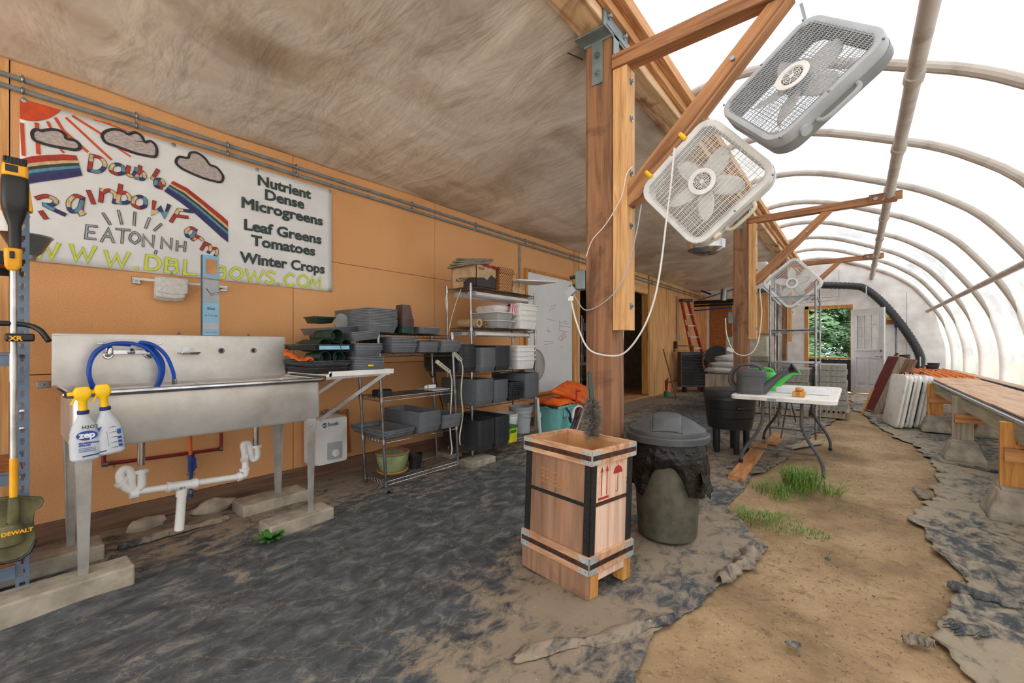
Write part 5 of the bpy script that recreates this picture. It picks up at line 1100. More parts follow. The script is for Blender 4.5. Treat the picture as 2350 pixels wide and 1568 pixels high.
# middle tier of the small shelf: charger box, cable, papers, power strip
mb = MB(); q = onX(877, 893, -3.1); mb.loft([(.05, .07, 0, .01), (.05, .07, .045, .012), (.04, .06, .055, .012)], 3, (q.x, q.y, .785) and (True, True), Matrix.Translation((q.x, q.y, .783))); tag(mb.build('black_box', M['black']), 'small black plastic box on the middle tier of the small shelf', 'box')
mb = MB(); mb.tube(cat_curve([(-3.1, 2.30, .79), (-3.05, 2.38, .80), (-3.15, 2.44, .79), (-3.08, 2.5, .80), (-3.12, 2.40, .79), (-3.04, 2.33, .79)], 6), .004, 6); tag(mb.build('thin_cable', M['black']), 'thin dark cable coiled beside the small black box', 'cable')
mb = MB(); mb.box((-3.16, 2.68, .79), (.24, .22, .012)); tag(mb.build('notebook', M['lightgrey'], smooth=False, bevel=.002), 'flat grey folder on the middle tier of the small shelf', 'folder')
mb = MB(); mb.box((-3.17, 2.66, .815), (.04, .09, .035)); mb.sphere((-3.15, 2.58, .812), .018); tag(mb.build('power_adapter', M['white'], bevel=.004), 'white power adapter lying on the grey folder', 'adapter')
# power strips and cords on shelf 1/2
def strip(a, b, lab):
    t = thing('power_strip', lab, 'power strip', tuple(a)); mb = MB(); mb.bar(a, b, .035, .03, (1, 0, 0)); mb.build('housing', M['fan_y'], t, smooth=False, bevel=.006)
    mb = MB(); d = V(b) - V(a)
    for k in range(5): p = V(a) + d * (.18 + .16 * k) + V((.017, 0, 0)); mb.box(p, (.003, .014, .014))
    mb.build('sockets', M['thin'], t, smooth=False); return t
ps1 = strip(onX(1001, 829, -3.03), onX(1032, 854, -3.03), 'cream power strip slanting below the second highest tier of the small shelf')
ps2 = strip(onX(1040, 808, -3.0), onX(1058, 828, -3.0), 'cream power strip hanging at the right corner of the small shelf')
def cord(nm, pts, r, mat, lab, n=7): mb = MB(); mb.tube(cat_curve(pts, n), r, 8); return tag(mb.build(nm, M[mat]), lab, 'cord')
mb = MB(); mb.tube(cat_curve([onX(1058, 828, -3.0), onX(1062, 850, -2.99), onX(1058, 900, -2.99), onX(1062, 950, -2.99), onX(1055, 1000, -2.98), onX(1056, 1022, -2.98)], 7), .006, 8); mb.build('cord', M['fan_y'], ps2)
mb = MB(); mb.tube(cat_curve([onX(1032, 854, -3.02), onX(1037, 880, -3.0), onX(1034, 950, -3.0), onX(1033, 990, -3.0), onX(1037, 1030, -3.0), onX(1035, 1044, -3.0)], 7), .006, 8); mb.build('cord', M['fan_y'], ps1)
cord('light_cord', [onX(1058, 664, -3.2), onX(1045, 700, -3.15), onX(1035, 735, -3.1), onX(1030, 762, -3.1)], .004, 'fan_y', 'right-hand pale cord hanging from the upper tube light on the tall shelf')
cord('light_cord', [onX(1028, 668, -3.2), onX(1022, 690, -3.2), onX(1026, 720, -3.2), onX(1026, 768, -3.15)], .004, 'fan_y', 'left-hand pale cord hanging from the upper tube light on the tall shelf')
cord('dark_strap', [onX(990, 800, -3.3), onX(985, 850, -3.3), onX(995, 865, -3.3), onX(998, 830, -3.28), onX(1000, 870, -3.3), onX(1020, 950, -3.3)], .006, 'black', 'dark strap hanging behind the small wire shelf')
# tube lights slung under the two upper tiers
def tube_light(y0, y1, x, z, lab):
    t = thing('tube_light', lab, 'light fixture', (x, (y0 + y1) / 2, z)); F_ = Matrix(((1, 0, 0, x), (0, 0, 1, 0), (0, 1, 0, z), (0, 0, 0, 1)))
    mb = MB(); mb.prism([(-.06, -.035), (-.035, 0), (.035, 0), (.06, -.035), (.056, -.036), (.032, -.004), (-.032, -.004), (-.056, -.036)], (y0, y1), F_); mb.build('reflector', M['white'], t, smooth=False)
    for s_ in (-.027, .027): mb = MB(); mb.tube([(x + s_, y0 + .03, z - .03), (x + s_, y1 - .03, z - .03)], .013, 12); mb.build('tube', M['paper'], t)
    for yy in (y0, y1): mb = MB(); mb.box((x, yy, z - .022), (.11, .02, .05)); [mb.box((x + s_, yy + (-.012 if yy == y0 else .012), z - .03), (.018, .02, .04)) for s_ in (-.03, .03)]; mb.build('end_cap', M['lightgrey'], t, smooth=False, bevel=.003)
tube_light(3.18, 4.10, -3.13, 1.775, 'front white tube light slung under the top tier of the tall shelf'); tube_light(3.18, 4.10, -3.34, 1.775, 'rear white tube light slung under the top tier of the tall shelf')
tube_light(3.18, 4.12, -3.13, 1.355, 'front white tube light slung under the fourth tier of the tall shelf'); tube_light(3.18, 4.12, -3.34, 1.355, 'rear white tube light slung under the fourth tier of the tall shelf')
# white bins
def bins(n, z, pitch, y0, y1, lab, grp, first=[None]):
    for i in range(n):
        m = Matrix.Translation((-3.20, (y0 + y1) / 2, z + i * pitch))
        if first[0] is None:
            mb = MB(); a, b = .25, .175; mb.loft([(a - .025, b - .025, 0, .03), (a - .008, b - .008, .10, .03), (a, b, .10, .03), (a, b, .115, .03), (a - .008, b - .008, .115, .03), (a - .03, b - .03, .004, .03)], 4); first[0] = mb.build('white_bin', M['white'], loc=(0, 0, 0)); o = place(first[0], m)
        else: o = copy_tree(first[0], m)
        tag(o, lab, 'bin', grp)
bins(4, .939, .052, 3.74, 4.09, 'white plastic bin in the nested stack on the third tier of the tall shelf', 'white bins, third tier')
bins(4, 1.402, .058, 3.78, 4.13, 'white plastic bin in the nested stack on the fourth tier, under the striped cloth', 'white bins, fourth tier')
for k, (z, lab) in enumerate(((1.402, 'lower clear plastic bin with pale lid, left of the white bins on the fourth tier'), (1.492, 'upper clear plastic bin with pale lid, left of the white bins on the fourth tier'))):
    t = thing('clear_bin', lab, 'bin', (-3.2, 3.57, z)); mb = MB(); mb.loft([(.18, .12, 0, .02), (.2, .14, .075, .02), (.195, .135, .075, .02), (.176, .116, .004, .02)], 3, mat=Matrix.Translation((-3.2, 3.58, z))); mb.build('tub', M['clear'], t)
    mb = MB(); mb.loft([(.215, .155, .076, .02), (.215, .155, .084, .02), (.19, .13, .087, .02)], 3, mat=Matrix.Translation((-3.2, 3.58, z))); mb.build('lid', M['white'], t)
mb = MB(); mb.loft([(.16, .13, 0, .05), (.18, .15, .03, .06), (.17, .14, .07, .06), (.12, .09, .085, .05)], 4); o = mb.build('sack', M['cloth'], loc=(0, 0, 0)); o.location = (-3.22, 3.62, 1.582); tag(o, 'pale cloth sack lying on the clear bins of the tall shelf', 'sack')
m_, nt, bs = _mat('striped_cloth'); wv = nt.nodes.new('ShaderNodeTexWave'); wv.inputs['Scale'].default_value = 13; wv.bands_direction = 'Y'; nt.links.new(_coords(nt), wv.inputs[0]); nt.links.new(_ramp(nt, wv.outputs[1], [(.45, lin((168, 34, 60))), (.55, lin((236, 226, 226)))]), bs.inputs['Base Color']); bs.inputs['Roughness'].default_value = .8
def drape(u, v):
    y = 3.66 + .24 * u; s_ = v * .26
    x, z = (-3.15 + s_, 1.668 - .02 * s_ + (.012 * math.sin(u * 8))) if s_ < .14 else (-3.01 + .008 * math.sin(u * 12 + v * 4), 1.665 - (s_ - .14))
    return (x, y + .008 * math.sin(v * 6), z + .012 * noise.noise(V((u * 3, v * 3, 0))))
mb = MB(); mb.grid(drape, 24, 24); tag(mb.build('striped_cloth', m_, solid=.004, ang=180), 'red and white striped cloth draped over the bins on the tall shelf', 'cloth')
# rolled mats
for i, (y, z, r, mt, lab) in enumerate(((3.26, 1.447, .045, 'card', 'larger open brown paper roll lying on the fourth tier of the tall shelf'), (3.37, 1.43, .028, 'rimclay', 'thinner brown roll lying beside the open paper roll'))):
    mb = MB(); mb.lathe([(r * .6, 0), (r, 0), (r, .3), (r * .6, .3), (r * .6, 0)], 20, mat=Matrix.Translation((-3.4, y, z)) @ Matrix.Rotation(PI / 2, 4, 'Y'), cap=(False, False)); tag(mb.build('paper_roll', M[mt]), lab, 'roll')
# top tier: carton, canvas, basket, little boxes, foam board
zt = 1.822
cb = thing('cardboard_box', 'open cardboard box under folded canvas on top of the tall shelf', 'box', (-3.24, 3.3, zt))
mb = MB()
for a, b in (((-3.42, 3.16, zt), (-3.05, 3.166, zt + .23)), ((-3.42, 3.464, zt), (-3.05, 3.47, zt + .23)), ((-3.42, 3.16, zt), (-3.414, 3.47, zt + .23)), ((-3.056, 3.16, zt), (-3.05, 3.47, zt + .23)), ((-3.42, 3.16, zt), (-3.05, 3.47, zt + .006))): mb.span(a, b)
mb.build('box', M['card'], cb, smooth=False)
mb = MB(); text(mb, 'ACONI', .055, Matrix(((0, 1, 0, 0), (0, 0, 0, 3.159), (0, 0, 1, 0), (0, 0, 0, 1))) if False else frame((-3.36, 3.1595, zt + .07), (1, 0, 0), (0, 0, 1)), 'LEFT', .002); text(mb, 'ACONI', .028, Matrix.Translation((-3.0495, 3.19, zt + .185)) @ WF(0), 'LEFT', .001); mb.build('lettering', M['inkblk'], cb, smooth=False)
mb = MB(); mb.add([(0, 0, 0), (.30, 0, 0), (.30, .11, 0), (.22, .14, 0), (.16, .08, 0), (.10, .10, 0), (.0, .085, 0)], [tuple(range(7))], Matrix.Translation((-3.0485, 3.165, zt + .005)) @ WF(0)); mb.add([(0, 0, 0), (.19, 0, 0), (.19, .09, 0), (.08, .10, 0), (.0, .06, 0)], [tuple(range(5))], frame((-3.24, 3.1585, zt + .004), (1, 0, 0), (0, 0, 1))); mb.build('black_print', M['inkblk'], cb, smooth=False)
for k in range(4):
    mb = MB(); cc = (-3.24 + .01 * k, 3.24 + .02 * k, zt + .235 + .024 * k)
    mb.loft([(.19 - .01 * k, .13, 0, .03), (.2 - .01 * k, .145, .008, .03), (.2 - .01 * k, .145, .018, .03), (.18 - .01 * k, .13, .024, .03)], 4, mat=Matrix.Translation(cc) @ Euler((.16, .03 * k, .1 * k)).to_matrix().to_4x4()); tag(mb.build('folded_canvas', M['canvas']), 'folded grey canvas sheet in the pile on top of the open cardboard box', 'cloth', 'folded canvas sheets')
mb = MB(); mb.grid(lambda u, v: (-3.08 + .05 * v, 3.26 + .26 * u, zt + .245 + .02 * noise.noise(V((u * 8, v * 5, 1))) - .02 * v), 20, 6); tag(mb.build('red_cloth', M['inkred'], solid=.01, ang=180), 'crumpled red and white cloth on the front edge of the cardboard box', 'cloth')
bk = thing('wicker_basket', 'lidded wicker basket on top of the tall wire shelf', 'basket', (-3.2, 3.66, zt))
Bm = Matrix.Translation((-3.18, 3.665, zt))
mb = MB(); mb.loft([(.11, .105, 0, .02), (.125, .12, .2, .02), (.115, .11, .2, .02), (.10, .10, .01, .02)], 3, mat=Bm); mb.build('body', M['wicker'], bk)
mb = MB(); mb.loft([(.132, .127, .195, .02), (.137, .132, .205, .02), (.132, .127, .25, .02), (.12, .115, .262, .02)], 3, mat=Bm); mb.build('lid', M['wicker'], bk)
mb = MB(); mb.tube([Bm @ V((.1, .12, .215)), Bm @ V((.1, .20, .225)), Bm @ V((.1, .195, .12))], .003, 6); mb.build('handle', M['rimclay'], bk)
for k, (y, z, w, d, h_, lab) in enumerate(((3.86, 0, .11, .16, .075, 'small cardboard box on the shelf top, lower left of four'), (3.985, 0, .12, .16, .075, 'small cardboard box on the shelf top, lower right of four'), (3.88, .076, .11, .14, .07, 'small cardboard box on the shelf top, upper left of four'), (4.0, .076, .10, .14, .07, 'small cardboard box on the shelf top, upper right of four'))):
    mb = MB(); mb.box((-3.17, y, zt + z + h_ / 2), (d, w, h_)); mb.box((-3.17, y, zt + z + h_ / 2), (d + .001, .02, h_ + .001)); tag(mb.build('small_box', M['card'], smooth=False, bevel=.002), lab, 'box')
mb = MB(); a = [onX(1177, 644, -3.2), onX(1190, 639, -3.3), onX(1270, 662, -2.75), onX(1255, 664, -2.70), ]
mb.box((0, 0, .006), (.40, .62, .012)); o = mb.build('foam_sheet', M['paper'], smooth=False, loc=(0, 0, 0)); o.location = (-3.10, 4.12, zt + .150); o.rotation_euler = (.05, .02, -.25); tag(o, 'thin white board lying over the small boxes, jutting out over the shelf end', 'board')
# bottom tier right and floor: buckets, tub, totes
bu = thing('white_bucket', 'white plastic bucket beside the yellow tub', 'bucket', (-3.26, 3.86, .13)); c = (-3.24, 3.875, .128)
mb = MB(); mb.lathe([(.10, 0), (.125, .20), (.133, .20), (.133, .235), (.129, .24), (.136, .255), (.139, .275), (.128, .275), (.096, .005)], 32, c); mb.build('pail', M['white'], bu)
bu = thing('grey_bucket', 'light grey bucket behind the white bucket', 'bucket', (-3.3, 4.35, .1)); c = (-3.24, 4.37 - .2, .128)
mb = MB(); mb.lathe([(.115, 0), (.138, .25), (.146, .25), (.146, .27), (.142, .275), (.15, .30), (.153, .325), (.142, .325), (.11, .005)], 32, (c[0] - .02, c[1], c[2])); mb.build('pail', M['lightgrey'], bu)
mb = MB(); mb.tube(cat_curve([(c[0] - .02, c[1] - .15, c[2] + .29), (c[0] + .10, c[1] - .10, c[2] + .22), (c[0] + .13, c[1], c[2] + .19), (c[0] + .10, c[1] + .10, c[2] + .22), (c[0] - .02, c[1] + .15, c[2] + .29)], 5), .003, 6); mb.build('bail_handle', M['galv'], bu)
yt = thing('yellow_tub', 'yellow plastic tub with green lid on the bottom tier of the tall shelf', 'tub', (-3.06, 3.68, .13)); c = (-3.06, 3.69, .127)
mb = MB(); mb.loft([(.075, .07, 0, .02), (.083, .078, .165, .02)], 3, mat=Matrix.Translation(c)); mb.build('tub', M['ytub'], yt)
mb = MB(); mb.loft([(.088, .083, .155, .02), (.088, .083, .178, .02), (.08, .075, .182, .02)], 3, mat=Matrix.Translation(c)); mb.build('lid', M['dgreen'], yt)
mb = MB(); mb.box((c[0] + .08, c[1] - .01, c[2] + .12), (.01, .10, .035)); mb.build('label_band', M['dgreen'], yt, smooth=False)
mb = MB(); mb.tube([(-3.13, 4.42, 0.0), (-3.12, 4.33, .55)], .022, 12); mb.tube([(-3.13, 4.39, .3), (-3.125, 4.375, .36)], .028, 12); tag(mb.build('white_tube', M['pvc']), 'white plastic pipe leaning against the right end of the tall shelf', 'pipe')
# round fan guard / floor fan behind the shelf in front of whiteboard
ff = thing('floor_fan', 'pale round fan standing edge-on between the tall shelf and the whiteboard', 'fan', (-3.55, 4.9, .55))
Fm = frame((-3.62, 4.98, .92), (0, 1, 0), (0, 0, 1)); 
mb = MB()
for k in range(9): mb.lathe([(.03 + .023 * k, .02 * math.cos(k / 9 * 1.4)), (.034 + .023 * k, .02 * math.cos(k / 9 * 1.4) + .002)], 36, mat=Fm, cap=(False, False))
mb.lathe([(.235, -.03), (.245, -.02), (.245, .0), (.235, .006)], 40, mat=Fm, cap=(False, False)); mb.build('guard', M['fan_y'], ff, solid=.003)
mb = MB(); mb.lathe([(.001, -.01), (.23, -.012)], 36, mat=Fm, cap=(False, False)); mb.lathe([(.04, 0), (.04, .03), (.001, .035)], 20, mat=Fm, cap=(False, False)); mb.build('blade_disc', M['lightgrey'], ff)
mb = MB(); mb.tube([(-3.63, 4.98, .70), (-3.63, 4.98, .03)], .014, 8); mb.lathe([(.17, 0), (.16, .02), (.02, .04)], 24, (-3.6, 4.98, .0)); mb.build('stand', M['fan_y'], ff)
# aqua tote with orange life vests
to = thing('storage_tote', 'aqua blue plastic tote against the wall below the whiteboard', 'tote', (-3.25, 4.95, 0)); tc = Matrix.Translation((-3.30, 5.02, .0)) @ Euler((0, 0, .12)).to_matrix().to_4x4()
mb = MB(); mb.loft([(.17, .22, 0, .04), (.215, .275, .36, .05), (.235, .295, .365, .05), (.24, .30, .40, .05), (.225, .285, .40, .05), (.205, .265, .36, .05), (.165, .215, .01, .04)], 4, mat=tc); mb.build('tub', M['teal'], to)
mb = MB(); mb.box((.225, -.14, .29), (.02, .09, .09), tc); mb.box((.215, 0, .335), (.02, .30, .02), tc); mb.build('handle', M['teal'], to, smooth=False, bevel=.008)
mb = MB(); mb.box((.213, -.12, .24), (.004, .08, .055), tc, rot=(0, .1, 0)); mb.build('sticker', M['lightgrey'], to, smooth=False)
def vest(u, v, c, sx, sy, h, sd): a = noise.noise(V((u * 4, v * 4, sd))); return (c[0] + sx * (v - .5), c[1] + sy * (u - .5), c[2] + h * (math.sin(PI * u) * math.sin(PI * v)) ** .5 + .03 * a)
for c, sx, sy, h, mt, lab, sd in (((-3.30, 4.98, .39), .44, .54, .06, 'screen', 'dark purple padded vest crumpled on the aqua tote', 1), ((-3.25, 4.93, .41), .40, .44, .07, 'orange', 'crumpled orange vest lowest in the pile on the aqua tote', 2)):
    mb = MB(); mb.grid(lambda u, v: vest(u, v, c, sx, sy, h, sd), 16, 16); tag(mb.build('life_vest', M[mt], solid=.03, ang=180), lab, 'vest')
q0, q1, q2, q3 = onX(1263, 900, -3.15), onX(1300, 876, -3.5), onX(1350, 893, -3.35), onX(1345, 930, -3.05)
mb = MB()
def vb(u, v): p = V(q0).lerp(q1, v).lerp(V(q3).lerp(q2, v), u); return (p.x, p.y, p.z + .02 * math.sin(PI * u) + .01 * noise.noise(V((u * 4, v * 4, 3))))
mb.grid(vb, 16, 12); tag(mb.build('life_vest', M['orange'], solid=.05, ang=180), 'broad flat orange life vest topping the pile on the aqua tote', 'vest')
cord('dark_strap', [onX(1298, 935, -3.05), onX(1308, 950, -3.03), onX(1310, 970, -3.03), onX(1306, 958, -3.0)], .012, 'screen', 'dark padded strap hanging down the front of the aqua tote')
# canes and cables bundle leaning beside the tote
for k, (p0_, p1_, mt, lab) in enumerate((((1302, 1000), (1332, 932), 'black', 'left black metal rod in the bundle leaning by the aqua tote'), ((1310, 1000), (1336, 935), 'black', 'middle black metal rod in the bundle leaning by the aqua tote'), ((1318, 1000), (1341, 938), 'lightgrey', 'pale rod in the bundle leaning by the aqua tote'), ((1330, 1002), (1344, 930), 'rimclay', 'brown wooden stick in the bundle leaning by the aqua tote'))):
    mb = MB(); mb.tube([onX(*p0_, -2.75), onX(*p1_, -2.8)], .011, 8); tag(mb.build('leaning_rod', M[mt]), lab, 'rod')
cord('white_hoop', [onX(1314, 960, -2.8), onX(1318, 940, -2.8), onX(1328, 932, -2.8), onX(1340, 938, -2.8)], .014, 'white', 'white plastic hoop over the rods beside the aqua tote')
cord('red_crowbar', [onX(1323, 990, -2.85), onX(1323, 903, -2.85), onX(1325, 898, -2.85), onX(1331, 897, -2.85)], .012, 'inkred', 'red hooked metal bar standing behind the rods by the tote')
# ================================================================ POSTS, ARMS, FANS, CENTRE FLOOR
def post(y, lab, lowtop=3.17):
    t = thing('timber_post', lab, 'post', (-1.28, y + .09, 0))
    mb = MB(); n = 24
    # slightly wavy rough-sawn timber
    vs = []; fs = []
    for j in range(n + 1):
        z = lowtop * j / n; w = .006 * noise.noise(V((z * 1.6, y, 0))); w2 = .005 * noise.noise(V((z * 1.6, y, 7)))
        vs += [(-1.375 + w, y + w2, z), (-1.19 + w2 * .6, y + w, z), (-1.19 + w2 * .6, y + .175 + w2, z), (-1.375 + w, y + .175 + w, z)]
    for j in range(n): a = j * 4; fs += [(a + k, a + (k + 1) % 4, a + 4 + (k + 1) % 4, a + 4 + k) for k in range(4)]
    fs += [(3, 2, 1, 0), (n * 4, n * 4 + 1, n * 4 + 2, n * 4 + 3)]
    mb.add(vs, fs); mb.build('timber', M['post'], t, smooth=False, bevel=.006)
    mb = MB(); mb.span((-1.183, y + .0, 1.30), (-1.135, y + .118, 2.93)); mb.build('cleat_board', M['pine_z'], t, smooth=False, bevel=.003)
    mb = MB(); mb.span((-1.134, y + .0, 1.30), (-1.088, y + .118, 2.93)); mb.build('cleat_board', M['pine_z'], t, smooth=False, bevel=.003)
    for z in (1.45, 1.95, 2.28, 2.62, 2.85): mb = MB(); mb.tube([(-1.088, y + .06, z), (-1.080, y + .06, z)], .020, 12); mb.tube([(-1.080, y + .06, z), (-1.070, y + .06, z)], .010, 6); mb.build('bolt', M['galv'], t)
    return t
post(2.45, 'nearest rough-sawn square timber post, in the centre behind the wooden crate')
post(6.74, 'second rough-sawn timber post, behind the watering cans')
post(11.0, 'third timber post, far back between the chrome racks')
for k, y in enumerate((2.45, 6.74)):
    bkt = thing('steel_connector', 'blue-grey steel bracket joining the %s post to the header beam' % ('nearest' if k == 0 else 'second'), 'bracket', (-1.28, y, 3.0))
    mb = MB(); mb.box((-1.28, y - .006, 3.165), (.20, .01, .05)); mb.span((-1.40, y - .10, 3.155), (-1.17, y + .22, 3.168)); mb.box((-1.285, y - .006, 3.02), (.075, .006, .28)); mb.box((-1.179, y + .04, 3.26), (.008, .34, .24)); mb.box((-1.179, y + .04, 3.10), (.008, .075, .16)); mb.build('plate', M['brack'], bkt, smooth=False, bevel=.002)
    for p in ((-1.285, 3.06), (-1.285, 2.95)): mb = MB(); mb.tube([(p[0], y - .010, p[1]), (p[0], y - .014, p[1])], .022, 14); mb.tube([(p[0], y - .014, p[1]), (p[0], y - .030, p[1])], .013, 6); mb.build('bolt', M['galv'], bkt)
    for p in ((-.07, 3.33), (-.07, 3.22), (.15, 3.33), (.15, 3.22)): mb = MB(); mb.tube([(-1.175, y + p[0], p[1]), (-1.169, y + p[0], p[1])], .022, 14); mb.tube([(-1.169, y + p[0], p[1]), (-1.155, y + p[0], p[1])], .013, 6); mb.build('bolt', M['galv'], bkt)
def arm(y, xe, lab, n):
    t = thing('roof_brace', lab, 'brace', (-1.14, y, 2.9))
    mb = MB(); mb.span((-1.185, y - .006, 2.932), (xe, y + .09, 3.02)); mb.build('cross_arm', M['pine_x'], t, smooth=False, bevel=.004)
    mb = MB(); F_ = frame((0, y + (.0 if n else .02), 0), (1, 0, 0), (0, 0, 1)); GRAIN[0] = math.atan2(.83, .79)
    mb.prism([(-1.095, 2.19), (-1.095, 2.06), (-1.02, 2.10), (-.235, 2.93), (-.345, 2.93)], (-.088, 0), F_); mb.build('diagonal_strut', wood('strut_wood_%d' % n, (168, 120, 80), (108, 66, 40), 0, 4, True), t, smooth=False, bevel=.004); GRAIN[0] = 0
    mb = MB(); mb.tube([(-.5, y - .0, 2.70), (-.5, y - .02, 2.70)], .012, 8); mb.build('bolt', M['galv'], t)
    return t
arm(2.444, .42, 'nearest timber arm and diagonal strut, carrying the two large box fans', 0)
arm(6.74, .38, 'second timber arm and diagonal strut, carrying the small box fan', 1)
arm(11.0, .40, 'third timber arm and strut, farthest, behind the small box fan', 2)
for y, lab in ((6.74, 'bolted end block and clear strap where the second arm meets the ridge pipe'), (11.0, 'small end block where the third arm meets the ridge pipe')):
    t = thing('end_block', lab, 'block', (.3, y - .03, 2.93)); mb = MB(); mb.span((.12, y - .045, 2.93), (.42, y - .008, 3.03)); mb.build('wood_block', M['pine_x'], t, smooth=False, bevel=.003)
    mb = MB(); [mb.tube([(x, y - .046, 2.975), (x, y - .056, 2.975)], .022, 12) for x in (.18, .34)]; mb.build('washer', M['galv'], t)
    mb = MB(); mb.bar((.24, y - .055, 2.94), (.34, y - .045, 3.07), .025, .004, (0, 1, 0)); mb.build('strap', M['clear'], t, smooth=False)
mb = MB(); mb.bar(onY(1838, 8, 2.5), onY(1848, 45, 2.5), .014, .003, (0, 1, 0)); tag(mb.build('perforated_strap', M['galv'], smooth=False), 'short perforated metal strap above the upper large box fan', 'strap')
mb = MB(); mb.tube([(.19, 2.2, 3.4), (.19, 14, 2.55)] if False else [onY(2093, 0, 4.0), onY(1998, 560, 11.5)], .004, 6); tag(mb.build('guy_wire', M['thin']), 'thin steel wire running under the ridge pipe along the greenhouse', 'wire')

# ---- box fans. local frame: x right, y up (in the fan plane), z toward the front
def box_fan(lab, mframe, body, side, dep, dense, yaw_hub=0, ylw=False):
    t = thing('box_fan', lab, 'fan'); S_ = .26
    # shell: rounded square ring
    mb = MB(); n = 6
    mb.loft([(S_ - .035, S_ - .035, .0, .06), (S_ - .022, S_ - .022, .006, .07), (S_ - .004, S_ - .004, .004, .085), (S_, S_, -.008, .09), (S_, S_, -dep * .5, .09)], n, cap=(False, False)); mb.build('front_frame', M[body], t)
    mb = MB(); mb.loft([(S_ + .001, S_ + .001, -dep * .45, .09), (S_ + .001, S_ + .001, -dep + .01, .09), (S_ - .006, S_ - .006, -dep, .085), (S_ - .035, S_ - .035, -dep, .06)], n, cap=(False, False)); mb.loft([(S_ - .035, S_ - .035, -dep, .06), (S_ - .035, S_ - .035, .0, .06)], n, cap=(False, False)); mb.build('side_shell', M[side], t)
    def grille(z, nh, nv, rot, nm):
        mb = MB(); a = S_ - .028
        def lim(q): d = a - abs(q); r = .07; return a if d > r else a - r + math.sqrt(max(0, r * r - (r - d) ** 2))
        for i in range(nv): q = -a + 2 * a * (i + .5) / nv; L = lim(q); mb.box((q, 0, z), (.0016, 2 * L, .0024))
        for i in range(nh): q = -a + 2 * a * (i + .5) / nh; L = lim(q); mb.box((0, q, z + .002), (2 * L, .0024, .0024))
        return mb.build(nm, M[body], t, smooth=False)
    grille(.006, 20, dense, 0, 'front_grille'); grille(-dep + .002, 16, 30, 0, 'rear_grille')
    mb = MB(); mb.lathe([(.072, .009), (.07, .014), (.05, .015), (.044, .010)], 32, cap=(False, False)); 
    for r in (.018, .026, .034): mb.lathe([(r, .012), (r + .003, .012)], 24, cap=(False, False))
    mb.lathe([(.001, .013), (.012, .013)], 16, cap=(False, False)); [mb.box((.026 * math.cos(a_), .026 * math.sin(a_), .0125), (.04, .0025, .002), rot=(0, 0, a_)) for a_ in [k * PI / 4 for k in range(8)]]
    mb.build('hub_badge', M['white'], t)
    mb = MB(); mb.lathe([(.001, .006), (.046, .006)], 20, cap=(False, False)); mb.build('hub_vent', M['inkblk'], t)
    mb = MB(); mb.lathe([(.05, -dep * .7), (.055, -.02), (.045, -.012), (.001, -.012)], 24, cap=(True, False)); mb.build('motor_hub', M['lightgrey'], t)
    for k in range(5):
        a0 = k * 2 * PI / 5 + yaw_hub
        def bl(u, v):
            r = .05 + .155 * u; wdt = .030 + .05 * math.sin(PI * min(1, u * .75 + .2)); an = a0 + (v - .5) * 2 * wdt / r * .62
            if u > .8: an = a0 + (v - .5) * 2 * wdt / r * .62 * math.sqrt(max(0, 1 - ((u - .8) / .2) ** 2) * .9 + .1)
            return (r * math.cos(an), r * math.sin(an), -dep * .45 + (v - .5) * .035)
        mb = MB(); mb.grid(bl, 10, 6); mb.build('blade', M['white'], t, solid=.002, ang=180)
    mb = MB()
    for q in ((-1, -1), (1, -1), (1, 1), (-1, 1), (0, 1), (0, -1)): mb.sphere((q[0] * (S_ - .028) * (.95 if q[0] and q[1] else 1), q[1] * (S_ - .012), .006), .006, 8, 6)
    mb.build('screw', M['galv'], t)
    h = 'fan_y' if ylw else ('white' if side == 'fan_g' else 'fan_w')
    return t
def fan_frame(c, u, v): return frame(c, u, None, V(u).cross(V(v)).normalized()) if False else Matrix((V(u).normalized(), V(u).cross(V(v)).normalized().cross(V(u).normalized()), V(u).cross(V(v)).normalized())).transposed().to_4x4()
def set_fan(t, c, u, v): m = fan_frame(c, u, v); m.translation = V(c); place(t, m); return m
# fan frames: u = along L->T edge direction (up the strut), v = up-left normal to it within the plane
def strut_bits(t, side, handle_mat, knob_mat, dep):
    s_ = -.261   # side facing down-right is -y local
    mb = MB(); mb.tube(cat_curve([(-.085, s_ - .002, -dep * .5), (-.07, s_ - .03, -dep * .5), (.0, s_ - .036, -dep * .5), (.07, s_ - .03, -dep * .5), (.085, s_ - .002, -dep * .5)], 6), .010, 8); mb.build('carry_handle', M[handle_mat], t)
    mb = MB(); mb.tube([(-.14, s_, -dep * .4), (-.14, s_ - .018, -dep * .4)], .024, 14); mb.build('speed_knob', M[knob_mat], t)
f1 = box_fan('lower large box fan, face-on and white, with two yellow clips, under the nearest timber strut', None, 'fan_w', 'fan_w', .10, 58, .3, True)
u1 = V((.397, 0, .335)); v1 = V((-.335, 0, .397))
# strut_bits knobs sit toward the upper right end on this fan
strut_bits(f1, 'fan_w', 'fan_y', 'fan_y', .10)
for q in ((.0, .16), (-.0, -.06)): pass
mb = MB(); 
for xx in (-.15, .10): mb.box((xx, .272, .012), (.022, .05, .018)); mb.tube([(xx, .25, .02), (xx, .30, .014)], .008, 8)
mb.build('yellow_clip', M['bright_yellow'], f1, bevel=.003)
set_fan(f1, (-.645, 2.42, 2.088), (-u1 if False else u1), v1)
f2 = box_fan('upper large box fan with grey side casing, tilted, above the white face-on fan', None, 'lightgrey', 'fan_g', .11, 62, 0)
strut_bits(f2, 'fan_g', 'lightgrey', 'lightgrey', .11)
u2 = V((.391, 0, .317)); d2 = V((.298, -.24, -.361)); 
m2 = set_fan(f2, (-.225, 2.31, 2.43), u2, -d2)
f3 = box_fan('smaller-looking white box fan on the second timber strut, in front of the chrome racks', None, 'fan_w', 'fan_w', .09, 30, .9)
